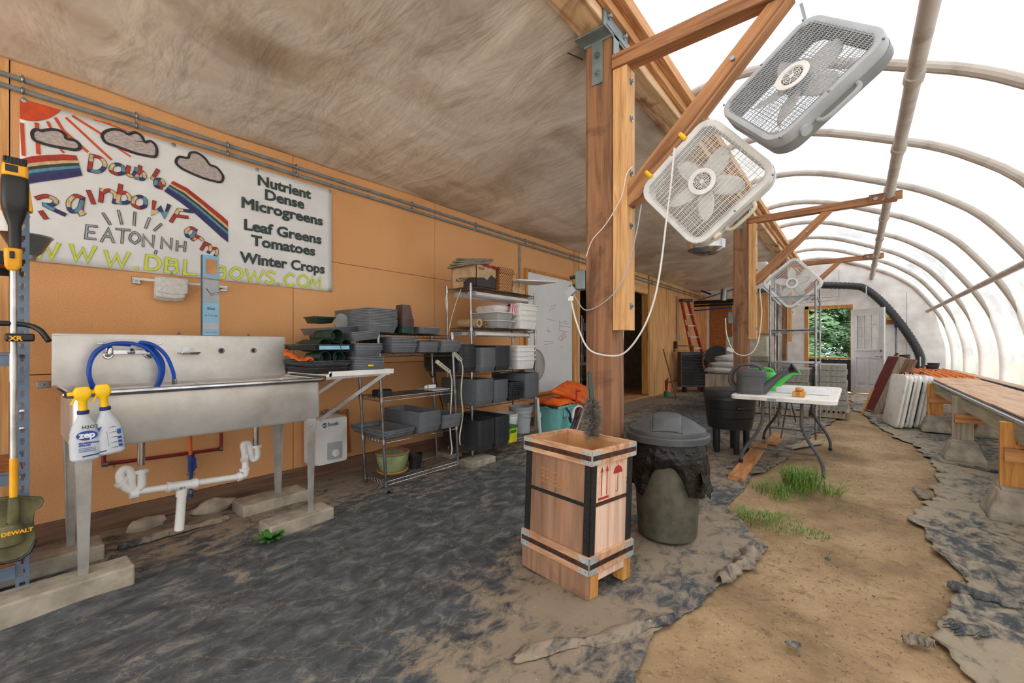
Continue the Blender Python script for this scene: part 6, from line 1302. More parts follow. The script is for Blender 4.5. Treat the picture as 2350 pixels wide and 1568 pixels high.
strut_bits(f3, 'fan_w', 'fan_w', 'fan_w', .09)
set_fan(f3, (-.662, 6.70, 2.04), u1, v1)
mb = MB(); c_ = onY(1620, 566, 2.9); mb.lathe([(.001, -.045), (.07, -.045), (.11, -.02), (.115, .03), (.10, .035)], 28, tuple(c_), cap=(False, True)); tag(mb.build('round_lamp_shade', M['chrome']), 'polished round metal fixture peeking out beneath the face-on box fan', 'lamp')
# cords
YC = 2.41
cord('white_power_cord', [onY(1548, 340, 2.36), onY(1540, 420, 2.36), onY(1530, 500, 2.38), onY(1515, 620, YC), onY(1498, 700, YC), onY(1470, 765, YC), onY(1430, 812, YC), onY(1385, 815, YC), onY(1350, 800, YC), onY(1328, 755, YC), onY(1312, 695, YC), onY(1312, 655, YC)], .0055, 'white', 'thick white power cord drooping from the face-on fan across the nearest post')
cord('grey_power_cord', [onY(1472, 470, YC), onY(1455, 560, YC), onY(1425, 650, YC), onY(1385, 695, YC), onY(1345, 712, YC), onY(1325, 690, YC), onY(1312, 665, YC)], .0035, 'lightgrey', 'thin grey cord sagging in a V across the nearest post')
cord('white_thin_cord', [onY(1452, 382, 2.43), onY(1438, 400, 2.41), onY(1425, 455, 2.41), onY(1390, 515, 2.41), onY(1360, 550, 2.41), onY(1345, 590, 2.41)], .003, 'white', 'thin white cord stapled down the upper part of the nearest post')
cord('black_ceiling_wire', [onY(1160, 0, 2.45), onY(1195, 40, 2.45), onY(1235, 78, 2.45), onY(1280, 110, 2.45), onY(1338, 137, 2.45)], .004, 'black', 'thin black wire sagging from the ceiling to the nearest post')
cord('white_power_cord', [onY(1790, 700, 6.65), onY(1746, 660, 6.65), onY(1748, 720, 6.65), onY(1738, 790, 6.65), onY(1715, 815, 6.65), onY(1685, 808, 6.65), onY(1668, 770, 6.65), onY(1665, 730, 6.65)], .008, 'white', 'white power cord looping across the second post')
t = thing('outlet_box', 'grey electrical box with plugged-in black cords on the left of the nearest post', 'outlet', (-1.40, 2.5, 1.56)); p = onY(1333, 645, 2.5)
mb = MB(); mb.box((-1.42, 2.50, p.z), (.075, .09, .125)); mb.build('box', M['brack'], t, smooth=False, bevel=.006)
mb = MB(); [mb.tube([(-1.455, 2.48, p.z + dz), (-1.50, 2.46, p.z + dz - .01)], .012, 8) for dz in (.03, -.03)]; mb.build('plug', M['black'], t)
mb = MB(); mb.bar(onY(1302, 678, 2.41), onY(1318, 662, 2.41), .05, .03, (0, 1, 0)); tag(mb.build('socket_head', M['lightgrey'], smooth=False, bevel=.004), 'silver multi-socket hanging left of the nearest post', 'outlet')
mb = MB(); mb.box(onY(1310, 685, 2.40), (.04, .003, .03)); tag(mb.build('paper_tag', M['paper'], smooth=False), 'white paper tag hanging on the cords left of the nearest post', 'tag')
mb = MB(); mb.box(onY(1676, 803, 6.62), (.09, .004, .05), rot=(0, .4, 0)); tag(mb.build('paper_tag', M['paper'], smooth=False), 'white paper tag on the looping cord left of the second post', 'tag')
mb = MB(); mb.box(onX(1680, 730, -1.42), (.08, .12, .17)); tag(mb.build('outlet_box', M['brack'], smooth=False, bevel=.006), 'grey junction box on the left of the second post', 'outlet')

# ---- wooden crate
cr = thing('wooden_crate', 'tall open wooden shipping crate with red arrow and umbrella marks, in the centre foreground', 'crate', (-1.14, 1.93, .0))
A_, B_, C_ = V((-.977, 1.762, 0)), V((-1.439, 1.771, 0)), V((-.885, 2.085, 0))
ex = V((.986, -.16, 0)); ey = V((.21, .978, 0)).normalized(); LX = .455; LY = .335; Hc = .71
Cf = Matrix((ex, ey, V((.028, .012, 1)))).transposed().to_4x4(); Cf.translation = A_ - ex * LX   # origin at left front foot; slight lean as in life
CF = Cf
def cbox(mb, a, b): mb.span(a, b, CF)
mb = MB(); cbox(mb, (.012, .012, .12), (LX - .012, .022, Hc - .02)); mb.build('front_panel', M['crate_b'], cr, smooth=False)
mb = MB(); cbox(mb, (LX - .022, .012, .12), (LX - .012, LY - .012, Hc - .02)); mb.build('side_panel', M['crate'], cr, smooth=False)
mb = MB(); cbox(mb, (.012, .012, .12), (.022, LY - .012, Hc - .02)); cbox(mb, (.012, LY - .022, .12), (LX - .012, LY - .012, Hc - .02)); cbox(mb, (.022, .022, .12), (LX - .022, LY - .022, .14)); mb.build('inner_panel', M['crate_in'], cr, smooth=False)
for z0, z1, nm in ((.115, .205, 'bottom_band'), (Hc - .075, Hc, 'top_band')):
    mb = MB(); cbox(mb, (-.004, -.004, z0), (LX + .004, .011, z1)); cbox(mb, (LX - .011, .011, z0), (LX + .004, LY + .004, z1)); cbox(mb, (-.004, .011, z0), (.011, LY + .004, z1)); cbox(mb, (.011, LY - .011, z0), (LX - .011, LY + .004, z1)); mb.build(nm, wood(nm, (196, 154, 120), (158, 112, 80), 0, 5, False), cr, smooth=False, bevel=.002)
    zc = (z0 + z1) / 2
    mb = MB(); cbox(mb, (0, -.0065, zc - .012), (LX, -.004, zc + .012)); cbox(mb, (LX + .004, 0, zc - .012), (LX + .0065, LY, zc + .012)); mb.build('rusty_band', M['band'], cr, smooth=False)
    for cx_, cy_ in ((0, 0), (1, 0), (1, 1), (0, 1)):
        mb = MB(); X_ = LX + .006 if cx_ else -.006; Y_ = LY + .006 if cy_ else -.006; sx = -1 if cx_ else 1; sy = -1 if cy_ else 1
        cbox(mb, (X_, Y_, z0 + .004), (X_ + sx * .062, Y_ + sy * .003, z1 - .004)); cbox(mb, (X_, Y_, z0 + .004), (X_ + sx * .003, Y_ + sy * .062, z1 - .004))
        p_ = mb.build('corner_plate', M['plate'], cr, smooth=False)
        mb = MB(); [mb.sphere(CF @ V((X_ + sx * (.02 + .03 * (k % 2)), Y_ - sy * .001, z0 + .02 + .04 * (k // 2))), .003, 6, 4) for k in range(4)]; mb.build('nail', M['thin'], p_)
mb = MB()
zm = .44
for cx_, cy_ in ((0, 0), (1, 0), (1, 1)):
    X_ = LX - .006 if cx_ else .006; Y_ = LY - .006 if cy_ else .006; sx = -1 if cx_ else 1; sy = -1 if cy_ else 1
    mb = MB(); cbox(mb, (X_, Y_, .2), (X_ + sx * .04, Y_ + sy * .004, Hc - .075)); cbox(mb, (X_, Y_, .2), (X_ + sx * .004, Y_ + sy * .04, Hc - .075)); mb.build('edge_strip', M['black_strap'], cr, smooth=False)
mb = MB(); cbox(mb, (.04, .009, zm - .009), (LX - .04, .012, zm + .009)); mb.build('middle_strap', M['black_strap'], cr, smooth=False)
mb = MB(); cbox(mb, (LX - .012, .04, zm - .009), (LX - .008, LY - .03, zm + .009)); mb.build('middle_band', M['band'], cr, smooth=False)
mb = MB(); cbox(mb, (0, 0, 0), (LX, .014, .112)); mb.build('skirt_board', M['crate_b'], cr, smooth=False, bevel=.002)
mb = MB(); cbox(mb, (LX - .05, .016, 0), (LX, .075, .112)); mb.build('foot_block', M['amber_wood'], cr, smooth=False, bevel=.003)
mb = MB(); cbox(mb, (LX - .07, LY - .06, 0), (LX - .005, LY, .112)); mb.build('foot_block', M['amber_wood'], cr, smooth=False, bevel=.003)
mb = MB(); cbox(mb, (0, .016, 0), (.06, .075, .112)); cbox(mb, (0, LY - .06, 0), (.06, LY, .112)); mb.build('foot_block', M['amber_wood'], cr, smooth=False, bevel=.003)
mb = MB(); cbox(mb, (LX - .02, .075, .075), (LX - .004, LY - .06, .113)); mb.build('side_rail', M['crate'], cr, smooth=False)
# marks on the right side panel; local (u along depth, v up)
SM = CF @ Matrix(((0, 0, 1, LX - .0115), (1, 0, 0, 0), (0, 1, 0, 0), (0, 0, 0, 1)))
mb = MB()
for u in (.090, .130): mb.stroke([(u, .475), (u, .60)], .006, .0005, SM); mb.add([(u - .011, .590, .0006), (u + .011, .590, .0006), (u, .620, .0006)], [(0, 1, 2)], SM)
mb.stroke([(.072, .463), (.142, .463)], .012, .0005, SM); mb.build('arrow_mark', M['inkred'], cr, smooth=False)
mb = MB(); pts = [(.215 + .036 * math.cos(PI * i / 14), .565 + .038 * math.sin(PI * i / 14)) for i in range(15)]
mb.add([(x, y, .0006) for x, y in pts] + [(.239, .559, .0006), (.227, .566, .0006), (.215, .559, .0006), (.203, .566, .0006), (.191, .559, .0006)][:0], [tuple(range(15))], SM); mb.stroke([(.215, .603), (.215, .612)], .004, .0005, SM)
mb.stroke([(.215, .565), (.215, .482), (.210, .474), (.203, .474), (.200, .482)], .0035, .0005, SM); 
for a, b in ((.205, .625), (.22, .632), (.235, .625), (.212, .642), (.228, .644), (.245, .637), (.25, .62)): mb.stroke([(a, b), (a - .005, b - .010)], .003, .0005, SM)
mb.build('umbrella_mark', M['inkred'], cr, smooth=False)
mb = MB(); text(mb, '14342-9', .048, SM @ Matrix.Translation((.085, .640 - .01, .0006)), 'LEFT', 0, xs=.85); text(mb, '2', .045, SM @ Matrix.Translation((.285, .57, .0006)), 'LEFT', 0); text(mb, '2', .045, SM @ Matrix.Translation((.278, .50, .0006)), 'LEFT', 0); mb.build('pencil_number', M['thin'], cr, smooth=False)
FM = CF @ frame((0, .0112, 0), (1, 0, 0), (0, 0, 1)) 
mb = MB()
rnd = random.Random(3)
for r in range(4):
    for k in range(7): u = .12 + k * .030 + rnd.uniform(-.005, .005); z = .56 - r * .022 - k * .003; mb.stroke([(u, z), (u + .02, z + rnd.uniform(-.006, .006))], .0035, .0006, FM); mb.stroke([(u + .01, z - .008), (u + .012, z + .01)], .003, .0006, FM)
mb.build('faded_stencil', plain('faded_yellow', (200, 138, 70), .8), cr, smooth=False)

# dust brush standing in the crate
q = CF @ V((.30, .30, .70)); 
br = thing('bench_brush', 'shaggy grey duster brush with dark green handle standing in the crate', 'brush', tuple(q))
b0 = V((-1.175, 2.0, .62)); b1 = V((-1.165, 1.99, .74)) 
pA, pB, pC = onY(1358, 1000, 2.02), onY(1358, 912, 2.02), onY(1353, 857, 2.02)
mb = MB(); mb.tube([pA, pB, pC], [.010, .014, .012], 12); mb.sphere(pC, .012, 10, 8); mb.build('handle', plain('dark_green_grip', (58, 70, 66), .45), br)
mb = MB(); rnd = random.Random(5); ax = (pB - pA).normalized()
lo, hi = onY(1358, 1002, 2.02), onY(1358, 915, 2.02)
for i in range(1500):
    f_ = rnd.random(); p = lo.lerp(hi, f_); a = rnd.uniform(0, 2 * PI); r0 = .008; L = rnd.uniform(.044, .066) * (.55 + .6 * math.sin(PI * min(1, max(.1, f_))) ** .5)
    d = V((math.cos(a) * 1.15 + .25, math.sin(a) * .7, rnd.uniform(-.5, .5))).normalized(); s0 = p + d * r0; e = p + d * L + V((0, 0, rnd.uniform(-.02, .012)))
    mm = s0.lerp(e, .5) + V((rnd.uniform(-.006, .006), rnd.uniform(-.006, .006), rnd.uniform(-.004, .004))); sd = d.cross(V((rnd.random(), rnd.random(), rnd.random()))).normalized() * .0016
    mb.add([s0 - sd, s0 + sd, mm + sd, mm - sd, e], [(0, 1, 2, 3), (3, 2, 4)])
mb.build('bristles', M['brush'], br, smooth=False)

# ---- trash can with liner and domed lid
tcx, tcy = onZ(1527, 1130, .0)[:2]
tcx, tcy = -.935, 2.71
tcan = thing('trash_can', 'grey-green plastic trash can with a black liner and dark domed lid beside the crate', 'trash can', (tcx, tcy, 0))
mb = MB(); mb.lathe([(.150, .0), (.172, .008), (.178, .03), (.196, .36), (.205, .60), (.215, .61), (.215, .63)], 44, (tcx, tcy, .012)); mb.build('barrel', M['can'], tcan)
def liner(u, v):
    a = 2 * PI * u; az = (a - math.atan2(-tcy, -tcx)) ; az = (az + PI) % (2 * PI) - PI
    bottom = .44 - .10 * math.cos(az * 2.0) * (1 if abs(az) < 1.6 else .6) + .045 * noise.noise(V((math.cos(a) * 2, math.sin(a) * 2, 5)))
    bottom = .49 - .19 * min(1, (abs(az + .05) / .62) ** 2.4) + .04 * noise.noise(V((math.cos(a) * 2.3, math.sin(a) * 2.3, 5)))
    z = .635 + (bottom - .635) * v; r = .222 + .020 * math.sin(PI * v) + .014 * noise.noise(V((a * 3.2, v * 2.2, 1))) + .007 * noise.noise(V((a * 11, v * 5, 2)))
    return (tcx + r * math.cos(a), tcy + r * math.sin(a), z)
mb = MB(); mb.grid(liner, 150, 26); mb.build('bin_liner', M['bag'], tcan, solid=.002, ang=180)
mb = MB()
def tail(u, v): a = .25 + .35 * u; r = .226 + .045 * v + .012 * noise.noise(V((u * 6, v * 4, 3))); return (tcx + r * math.cos(a - .6), tcy + r * math.sin(a - .6), .50 - .20 * v * (1 - .5 * abs(u - .5)) + .01 * noise.noise(V((u * 9, v * 9, 2))))
mb.grid(tail, 16, 12); mb.build('liner_flap', M['bag'], tcan, solid=.002, ang=180)
mb = MB(); mb.lathe([(.236, .616), (.248, .618), (.250, .652), (.243, .658), (.228, .660), (.226, .682), (.216, .690), (.200, .697), (.17, .722), (.12, .750), (.06, .767), (.0, .771)], 56, (tcx, tcy, 0), cap=(False, False)); lid_ = mb.build('domed_lid', M['lid'], tcan, solid=.003, ang=28)
# lid flap outline: a raised push door on the camera side
ca = math.atan2(-tcy, -tcx)
def dome(r): 
    pr = [(.226, .682), (.216, .690), (.200, .697), (.17, .722), (.12, .750), (.06, .767), (.0, .771)]
    for (r1, z1_), (r0, z0_) in zip(pr[:-1], pr[1:]):
        if r0 <= r <= r1: return z0_ + (z1_ - z0_) * (r - r0) / (r1 - r0)
    return .682
def lp(u, w):  # u toward camera, w sideways
    r = math.hypot(u, w); return V((tcx + u * math.cos(ca) - w * math.sin(ca), tcy + u * math.sin(ca) + w * math.cos(ca), dome(min(r, .225)) + .004))
out = [(.205 - .0, -.085), (.15, -.088), (.08, -.088), (.01, -.08), (-.03, -.055), (-.045, 0), (-.03, .055), (.01, .08), (.08, .088), (.15, .088), (.205, .085)]
mb = MB(); cc = [lp(a_ * 1.0, b_) for a_, b_ in out]; mb.tube(cat_curve(cc, 5), .003, 6)
def fl_(u, v): a_ = -.04 + .25 * u; b_ = (v - .5) * 2 * .084 * (1 if u > .3 else math.sqrt(max(0, 1 - ((.3 - u) / .3) ** 2))); return tuple(lp(a_ if math.hypot(a_, b_) < .222 else math.sqrt(max(0, .222 ** 2 - b_ ** 2)), b_) + V((0, 0, .003)))
mb.grid(fl_, 18, 14); mb.build('swing_flap', M['charcoal'], lid_, solid=.002)
# ================================================================ TABLE, RACKS, BLOCKS, BENCH, FAR END
tt = thing('folding_table', 'white plastic folding table with curved dark metal legs on the sand', 'table', (-.56, 5.2, 0))
ct = [onZ(1664, 898, .72), onZ(1922, 922, .72), onZ(1934, 884, .72), onZ(1792, 868, .72)]
ang = math.atan2(-.074, .9); TZ = .715
Tm = Matrix.Translation((-.56, 5.50, TZ)) @ Euler((0, 0, 0.0)).to_matrix().to_4x4(); HX, HY = .43, .80
mb = MB(); mb.loft([(HX - .02, HY - .02, -.045, .05), (HX, HY, -.04, .06), (HX, HY, -.008, .06), (HX - .008, HY - .008, 0, .06)], 5, mat=Tm); mb.build('table_top', M['white_s'], tt)
def leg(side, yy, flip, lab=None):
    fx = [-.868, -.235][side > 0]; s_ = 1 if side > 0 else -1
    x0 = -.56 + s_ * .16; xf = -.56 + s_ * .33
    y1 = yy
    return cat_curve([(x0, y1, TZ - .04), (x0, y1, .50), (x0 + s_ * .005, y1, .44), (x0 + s_ * .05, y1 - .0, .33), (x0 + s_ * .12, y1, .22), (xf - s_ * .005, y1, .12), (xf, y1, .05), (xf, y1, .015)], 4)
for yy, xo in ((4.86, 0), (6.05, 0)):
    for s_ in (-1, 1):
        z0 = .045 if s_ < 0 else .005
        mb = MB(); pts = leg(s_, yy, 0); pts = [V((p.x, p.y - .40 * (TZ - p.z) * (1 if yy < 5.5 else .0) * .55, max(p.z, z0 + .012))) for p in pts]; mb.tube(pts, .0155, 10); lg = mb.build('leg', M['charcoal'], tt)
        mb = MB(); mb.tube([pts[-1] - V((0, 0, .012)), pts[-1] + V((0, 0, .02))], .018, 10); mb.build('foot_cap', M['black'], lg)
    dy = -.40 * (TZ - .2) * .55 if yy < 5.5 else 0
    mb = MB(); mb.bar((-.85, yy + dy, .20), (-.27, yy + dy, .20), .012, .035, (0, 1, 0)); mb.build('cross_bar', M['charcoal'], tt, smooth=False, bevel=.004)
    dy2 = -.40 * (TZ - .62) * .55 if yy < 5.5 else 0
    mb = MB(); mb.tube([(-.56, 5.35 + (.1 if yy > 5.5 else -.0), TZ - .05), (-.56, yy + dy * .75, .30 if yy > 5.5 else .32)], .008, 8); mb.build('brace_rod', M['charcoal'], tt)
mb = MB(); [mb.tube([(-.56 + s_ * .16, 4.8, TZ - .05), (-.56 + s_ * .16, 6.1, TZ - .05)], .012, 8) for s_ in (-1, 1)]; mb.build('under_rail', M['charcoal'], tt)
mb = MB(); q = onZ(1771, 920, .68); mb.box((q.x, 5.50 - HY - .003, .69), (.075, .012, .02)); mb.build('latch', M['galv'], tt, smooth=False)
# watering cans
def wcan(lab, c, rz, body, big=1.0):
    t = thing('watering_can', lab, 'watering can'); 
    mb = MB(); mb.loft([(.13, .085, 0, .08), (.135, .09, .01, .085), (.135, .09, .05, .085), (.131, .086, .055, .08), (.13, .085, .18, .08), (.134, .089, .185, .085), (.13, .085, .205, .08), (.128, .083, .235, .08), (.118, .075, .245, .07)], 7); mb.build('body', M[body], t)
    mb = MB(); mb.tube(cat_curve([(.10, .0, .235), (.085, 0, .275), (.02, 0, .30), (-.07, 0, .298), (-.15, 0, .255), (-.195, 0, .17), (-.18, 0, .09), (-.125, 0, .045)], 6), [.013 + .004 * math.sin(i / 42 * PI) for i in range(43)], 10); mb.build('handle', M[body], t)
    mb = MB(); n = 12; pts = [(.10, 0, .03), (.17, 0, .10), (.24, 0, .175), (.30, 0, .225), (.335, 0, .24)]
    mb.tube(pts, [.05, .038, .026, .018, .016], 12); mb.build('spout', M[body], t)
    mb = MB(); m_ = frame((.335, 0, .238), V((0, 1, 0)), None, V((.85, 0, .55))); mb.lathe([(.016, 0), (.022, .02), (.045, .055), (.052, .06), (.048, .066), (.001, .07)], 20, mat=m_, cap=(True, False)); mb.build('rose', M['black' if body == 'charcoal' else body], t)
    place(t, Matrix.Translation(c) @ Euler((0, 0, rz)).to_matrix().to_4x4() @ Matrix.Scale(big, 4)); return t
q = onZ(1724, 905, .717)
wcan('front dark grey watering can on the white folding table', (-.84, 4.90, .716), -.06 + .15, 'charcoal', .98)
wcan('rear dark grey watering can, half hidden behind the front one on the folding table', (-.86, 5.13, .716), .30, 'charcoal', .98)
wcan('bright green watering can behind the two grey cans on the folding table', (-.78, 5.38, .716), .12, 'green', .80)
bh = thing('wooden_block', 'small wooden block on the folding table with a round wooden handle piece on it', 'block', (-.5, 4.9, .716)); q = onZ(1828, 915, .717)
mb = MB(); mb.box((q.x, 4.90, .741), (.10, .10, .048)); mb.build('block', M['amber_wood'], bh, smooth=False, bevel=.005)
mb = MB(); mb.tube([(q.x - .03, 4.88, .785), (q.x - .02, 4.88, .785), (q.x + .0, 4.885, .785), (q.x + .025, 4.89, .785), (q.x + .04, 4.89, .785)], [.012, .018, .020, .018, .010], 14); mb.build('turned_handle', M['amber_wood'], bh)
mb = MB(); mb.box((-.42, 5.22, .745), (.46, .11, .055)); o = tag(mb.build('white_box', M['paper'], smooth=False, bevel=.003), 'long white box lying on the folding table behind the wooden block', 'box'); o.rotation_euler = (0, 0, -.1)
mb = MB(); mb.box((-.62, 5.62, .722), (.3, .2, .008)); o = tag(mb.build('paper_sheet', M['cloth'], smooth=False), 'white sheet lying toward the back of the folding table', 'paper'); o.rotation_euler = (0, 0, .2)
# lumber under the table
def plank(lab, a, b, w, h_, m='rail_wood'):
    a, b = V(a), V(b); L = (b - a).length; mb = MB(); mb.box((0, 0, h_ / 2), (L, w, h_)); o = mb.build('lumber_plank', M[m], smooth=False, loc=(0, 0, 0), bevel=.003); o.location = (a + b) / 2; o.rotation_euler = (0, 0, math.atan2(b.y - a.y, b.x - a.x)); return tag(o, lab, 'plank')
plank('long tan plank on the ground under the left feet of the folding table', (-.83, 4.18, .0), (-.885, 5.80, .0), .13, .038)
plank('short plank farther back under the chrome rack, beyond the long tan plank', (-.80, 5.98, .0), (-.80, 6.6, .0), .12, .038)
plank('thin board under the middle of the folding table on the dark cloth', (-.62, 5.9, .0), (-.35, 6.5, .0), .10, .02, 'grey_wood')
# black round stacking composter on legs
wx, wy = -1.13, 5.35
wc = thing('round_composter', 'black round stacked worm composter on five legs beside the second post', 'composter', (wx, wy, 0))
mb = MB(); mb.lathe([(.20, .27), (.225, .275), (.245, .40), (.252, .40), (.245, .405), (.255, .50), (.262, .50), (.255, .505), (.265, .60), (.272, .60), (.268, .64)], 44, (wx, wy, 0)); mb.build('tray_stack', M['black'], wc)
mb = MB(); mb.lathe([(.275, .632), (.278, .640), (.270, .70), (.255, .715), (.0, .722)], 44, (wx, wy, 0), cap=(True, False)); mb.build('lid', M['hoseb'], wc)
for k in range(5): a = .3 + k * 2 * PI / 5; mb = MB(); mb.lathe([(.030, .005), (.032, .02), (.035, .28)], 14, (wx + .17 * math.cos(a), wy + .17 * math.sin(a), 0)); mb.build('leg', M['black'], wc)
for a, z in ((-1.0, .53), (-2.9, .55), (-2.9, .48), (-2.9, .62)): mb = MB(); mb.prism([(-.03, 0), (.03, 0), (.03, .05), (-.03, .03)], (0, .012), frame((wx + .26 * math.cos(a), wy + .26 * math.sin(a), z), (-math.sin(a), math.cos(a), 0), (math.cos(a), math.sin(a), 0))); mb.build('side_tab', M['black'], wc, smooth=False)
# chrome racks far
wire_shelf('wire_shelf', 'front empty tall chrome rack between the second post and the end door', -.90, -.40, 6.62, 7.42, [.42, .98, 1.42, 1.86], 2.02, .0, 0, .03)
# cinder blocks stacked on pallets: individual blocks
def pallet(x0, x1, y0, y1, lab):
    t = thing('wood_pallet', lab, 'pallet', ((x0 + x1) / 2, (y0 + y1) / 2, 0))
    for y in (y0 + .03, (y0 + y1) / 2, y1 - .03): mb = MB(); mb.box(((x0 + x1) / 2, y, .06), (x1 - x0, .04, .09)); mb.build('stringer', M['grey_wood'], t, smooth=False)
    n = 7
    for k in range(n): x = x0 + .05 + (x1 - x0 - .1) * k / (n - 1); mb = MB(); mb.box((x, (y0 + y1) / 2, .115), (.09, y1 - y0, .02)); mb.build('deck_board', M['grey_wood'], t, smooth=False)
def cinder_proto(dx, dy, dz):
    mb = MB(); a, b = dx / 2, dy / 2
    mb.box((0, 0, dz / 2), (dx, dy, dz)); return mb.build('concrete_block', M['cinder'], smooth=False, loc=(0, 0, 0), bevel=.006)
def wall_blocks(x0, nx, y0, ny, z0, nz, dx, dy, dz, labf, grpf, skip=lambda i, j, k: False, top=None):
    pr = None
    for k in range(nz):
        for j in range(ny):
            for i in range(nx):
                if skip(i, j, k): continue
                m = Matrix.Translation((x0 + dx * (i + .5) + random.uniform(-.012, .012), y0 + dy * (j + .5) + random.uniform(-.012, .012), z0 + dz * k)) @ Euler((0, 0, random.uniform(-.03, .03))).to_matrix().to_4x4() @ Matrix.Diagonal((.975, .975, .97, 1))
                if pr is None: pr = cinder_proto(dx, dy, dz); o = place(pr, m)
                else: o = copy_tree(pr, m)
                tag(o, labf(i, j, k), 'block', grpf(i, j, k))
# right pallet near the door: x -.95..-.1, y 8.75..9.6
pallet(-.56, -.08, 8.75, 9.65, 'weathered pallet under the right-hand stack of concrete blocks')
wall_blocks(-.54, 1, 8.76, 2, .126, 8, .42, .42, .096, lambda i, j, k: 'thin grey concrete block in the right-hand column stack nearest the end door', lambda i, j, k: 'right-hand block column')
pallet(-1.75, -.62, 8.60, 9.6, 'weathered pallet under the wide stack of concrete blocks behind the chrome rack')
wall_blocks(-1.72, 3, 8.62, 2, .126, 6, .37, .42, .115, lambda i, j, k: 'grey concrete block in the wide stack behind the chrome rack', lambda i, j, k: 'wide block stack')
for k, (x, lab) in enumerate(((-1.02, 'single concrete block on top of the wide stack, right of the pair'), (-1.38, 'concrete block on top of the wide stack, near the white bags'))):
    mb = MB(); mb.box((0, 0, .05), (.34, .22, .10)); o = mb.build('concrete_block', M['cinder_b'], smooth=False, loc=(0, 0, 0), bevel=.006); o.location = (x, 8.8, .826); tag(o, lab, 'block')
mb = MB(); mb.box((0, 0, .05), (.30, .22, .09)); o = mb.build('concrete_block', M['cinder_b'], smooth=False, loc=(0, 0, 0), bevel=.006); o.location = (-1.36, 8.8, .928); tag(o, 'highest concrete block, second layer on top of the wide stack', 'block')
for k, (x, y, z, lab) in enumerate(((-1.95, 8.7, .75, 'lower pale plastic sack piled left of the concrete blocks'), (-1.85, 8.75, .86, 'middle pale plastic sack piled left of the concrete blocks'), (-1.80, 8.8, .97, 'top pale plastic sack piled left of the concrete blocks'))):
    mb = MB(); mb.sphere((0, 0, 0), (1, 1, 1), 18, 12); mb.v = [V((p.x * .33, p.y * .22, p.z * .07)) * (1 + .25 * noise.noise(p * 2.5 + V((k, 0, 0)))) for p in mb.v]; o = mb.build('plastic_sack', M['cloth'], loc=(0, 0, 0), ang=180); o.location = (x, y, z); tag(o, lab, 'sack')
mb = MB(); mb.box((-1.95, 8.75, .34), (.55, .45, .68)); tag(mb.build('pallet_crate', M['grey_wood'], smooth=False, bevel=.01), 'weathered wooden box carrying the pale sacks', 'crate')
mb = MB(); mb.box((-1.75, 9.9, 1.12), (.75, .4, .55)); mb.box((-1.75, 9.9, .42), (.7, .36, .84)); tag(mb.build('beige_cabinet', plain('beige_panel', (196, 188, 166), .6), smooth=False, bevel=.01), 'beige metal cabinet behind the pale sacks', 'cabinet')
mb = MB(); mb.box((-1.25, 8.0, 2.34), (.30, .4, .44)); tag(mb.build('white_storage_box', M['white'], smooth=False, bevel=.02), 'large white box on the high shelf behind the second post', 'box')
wire_shelf('wire_shelf', 'rear chrome rack carrying a large white box, behind the second post', -1.52, -.98, 7.7, 8.3, [1.4, 2.11], 2.25, .0, 0, .03)
# radiator unit, ladder, reel and cords near the end wall
ru = thing('heater_unit', 'grey louvred heater unit standing on the floor against the far left wall', 'heater', (-3.35, 11.6, 0))
Rm = frame((-3.56, 11.36, .13), V((.60, .45, 0)).normalized(), (0, 0, 1))   # x along face, y up, z out
RW, RH = .72, .92
mb = MB(); mb.span((0, 0, -.24), (RW, RH, -.01), Rm); mb.span((0, 0, -.01), (RW, .05, .01), Rm); mb.span((0, RH - .09, -.01), (RW, RH, .01), Rm); mb.span((0, 0, -.01), (.03, RH, .01), Rm); mb.span((RW - .03, 0, -.01), (RW, RH, .01), Rm); mb.build('casing', M['charcoal'], ru, smooth=False, bevel=.003)
mb = MB(); [mb.box((RW / 2, .10 + k * .078, .008), (RW - .06, .022, .018), Rm, rot=(.5, 0, 0)) for k in range(10)]; mb.build('louvre', M['galv'], ru, smooth=False)
mb = MB(); mb.span((.03, .05, -.012), (RW - .03, RH - .09, -.006), Rm); mb.build('dark_core', M['inkblk'], ru, smooth=False)
mb = MB(); [mb.box((x, -.07, -.12), (.06, .12, .2), Rm) for x in (.14, RW - .1)]; mb.build('foot', M['black'], ru, smooth=False)
mb = MB(); mb.span((-.1, RH + .02, -.2), (RW * .7, RH + .035, .04), Rm); mb.span((-.1, RH + .0, -.3), (-.06, RH + .16, -.26), Rm); mb.span((.4, RH + .0, -.3), (.44, RH + .16, -.26), Rm); mb.bar(Rm @ V((-.1, RH + .16, -.28)), Rm @ V((.44, RH + .16, -.28)), .03, .03); tag(mb.build('clamp_frame', M['sill'], smooth=False), 'rusty metal clamp frame lying on the louvred heater unit', 'frame')
ld = thing('step_ladder', 'red fibreglass step ladder leaning against the far plywood wall', 'ladder', (-3.6, 12.0, 0))
l0, l1 = V((-3.28, 12.05, 0)), V((-3.66, 11.75, 2.42)); r0, r1 = V((-3.02, 12.35, 0)), V((-3.56, 11.98, 2.42))
for a, b in ((l0, l1), (r0, r1)): mb = MB(); mb.bar(a, b, .03, .10, (1, -.6, 0)); mb.build('side_rail', M['ladder'], ld, smooth=False, bevel=.003)
for k in range(7): f_ = .1 + .125 * k; mb = MB(); mb.bar(l0.lerp(l1, f_), r0.lerp(r1, f_), .08, .025); mb.build('rung', M['galv'], ld, smooth=False)
mb = MB(); mb.bar(l1 + V((-.02, 0, .02)), r1 + V((.06, .04, .02)), .16, .08); mb.build('cap', M['black'], ld, smooth=False, bevel=.01)
mb = MB(); [mb.bar(l0.lerp(l1, f0) + V((.02, -.052, 0)), l0.lerp(l1, f1_) + V((.02, -.052, 0)), .003, .05, (1, -.6, 0)) for f0, f1_ in ((.60, .66), (.73, .79))]; mb.build('sticker', M['paper'], ld, smooth=False)
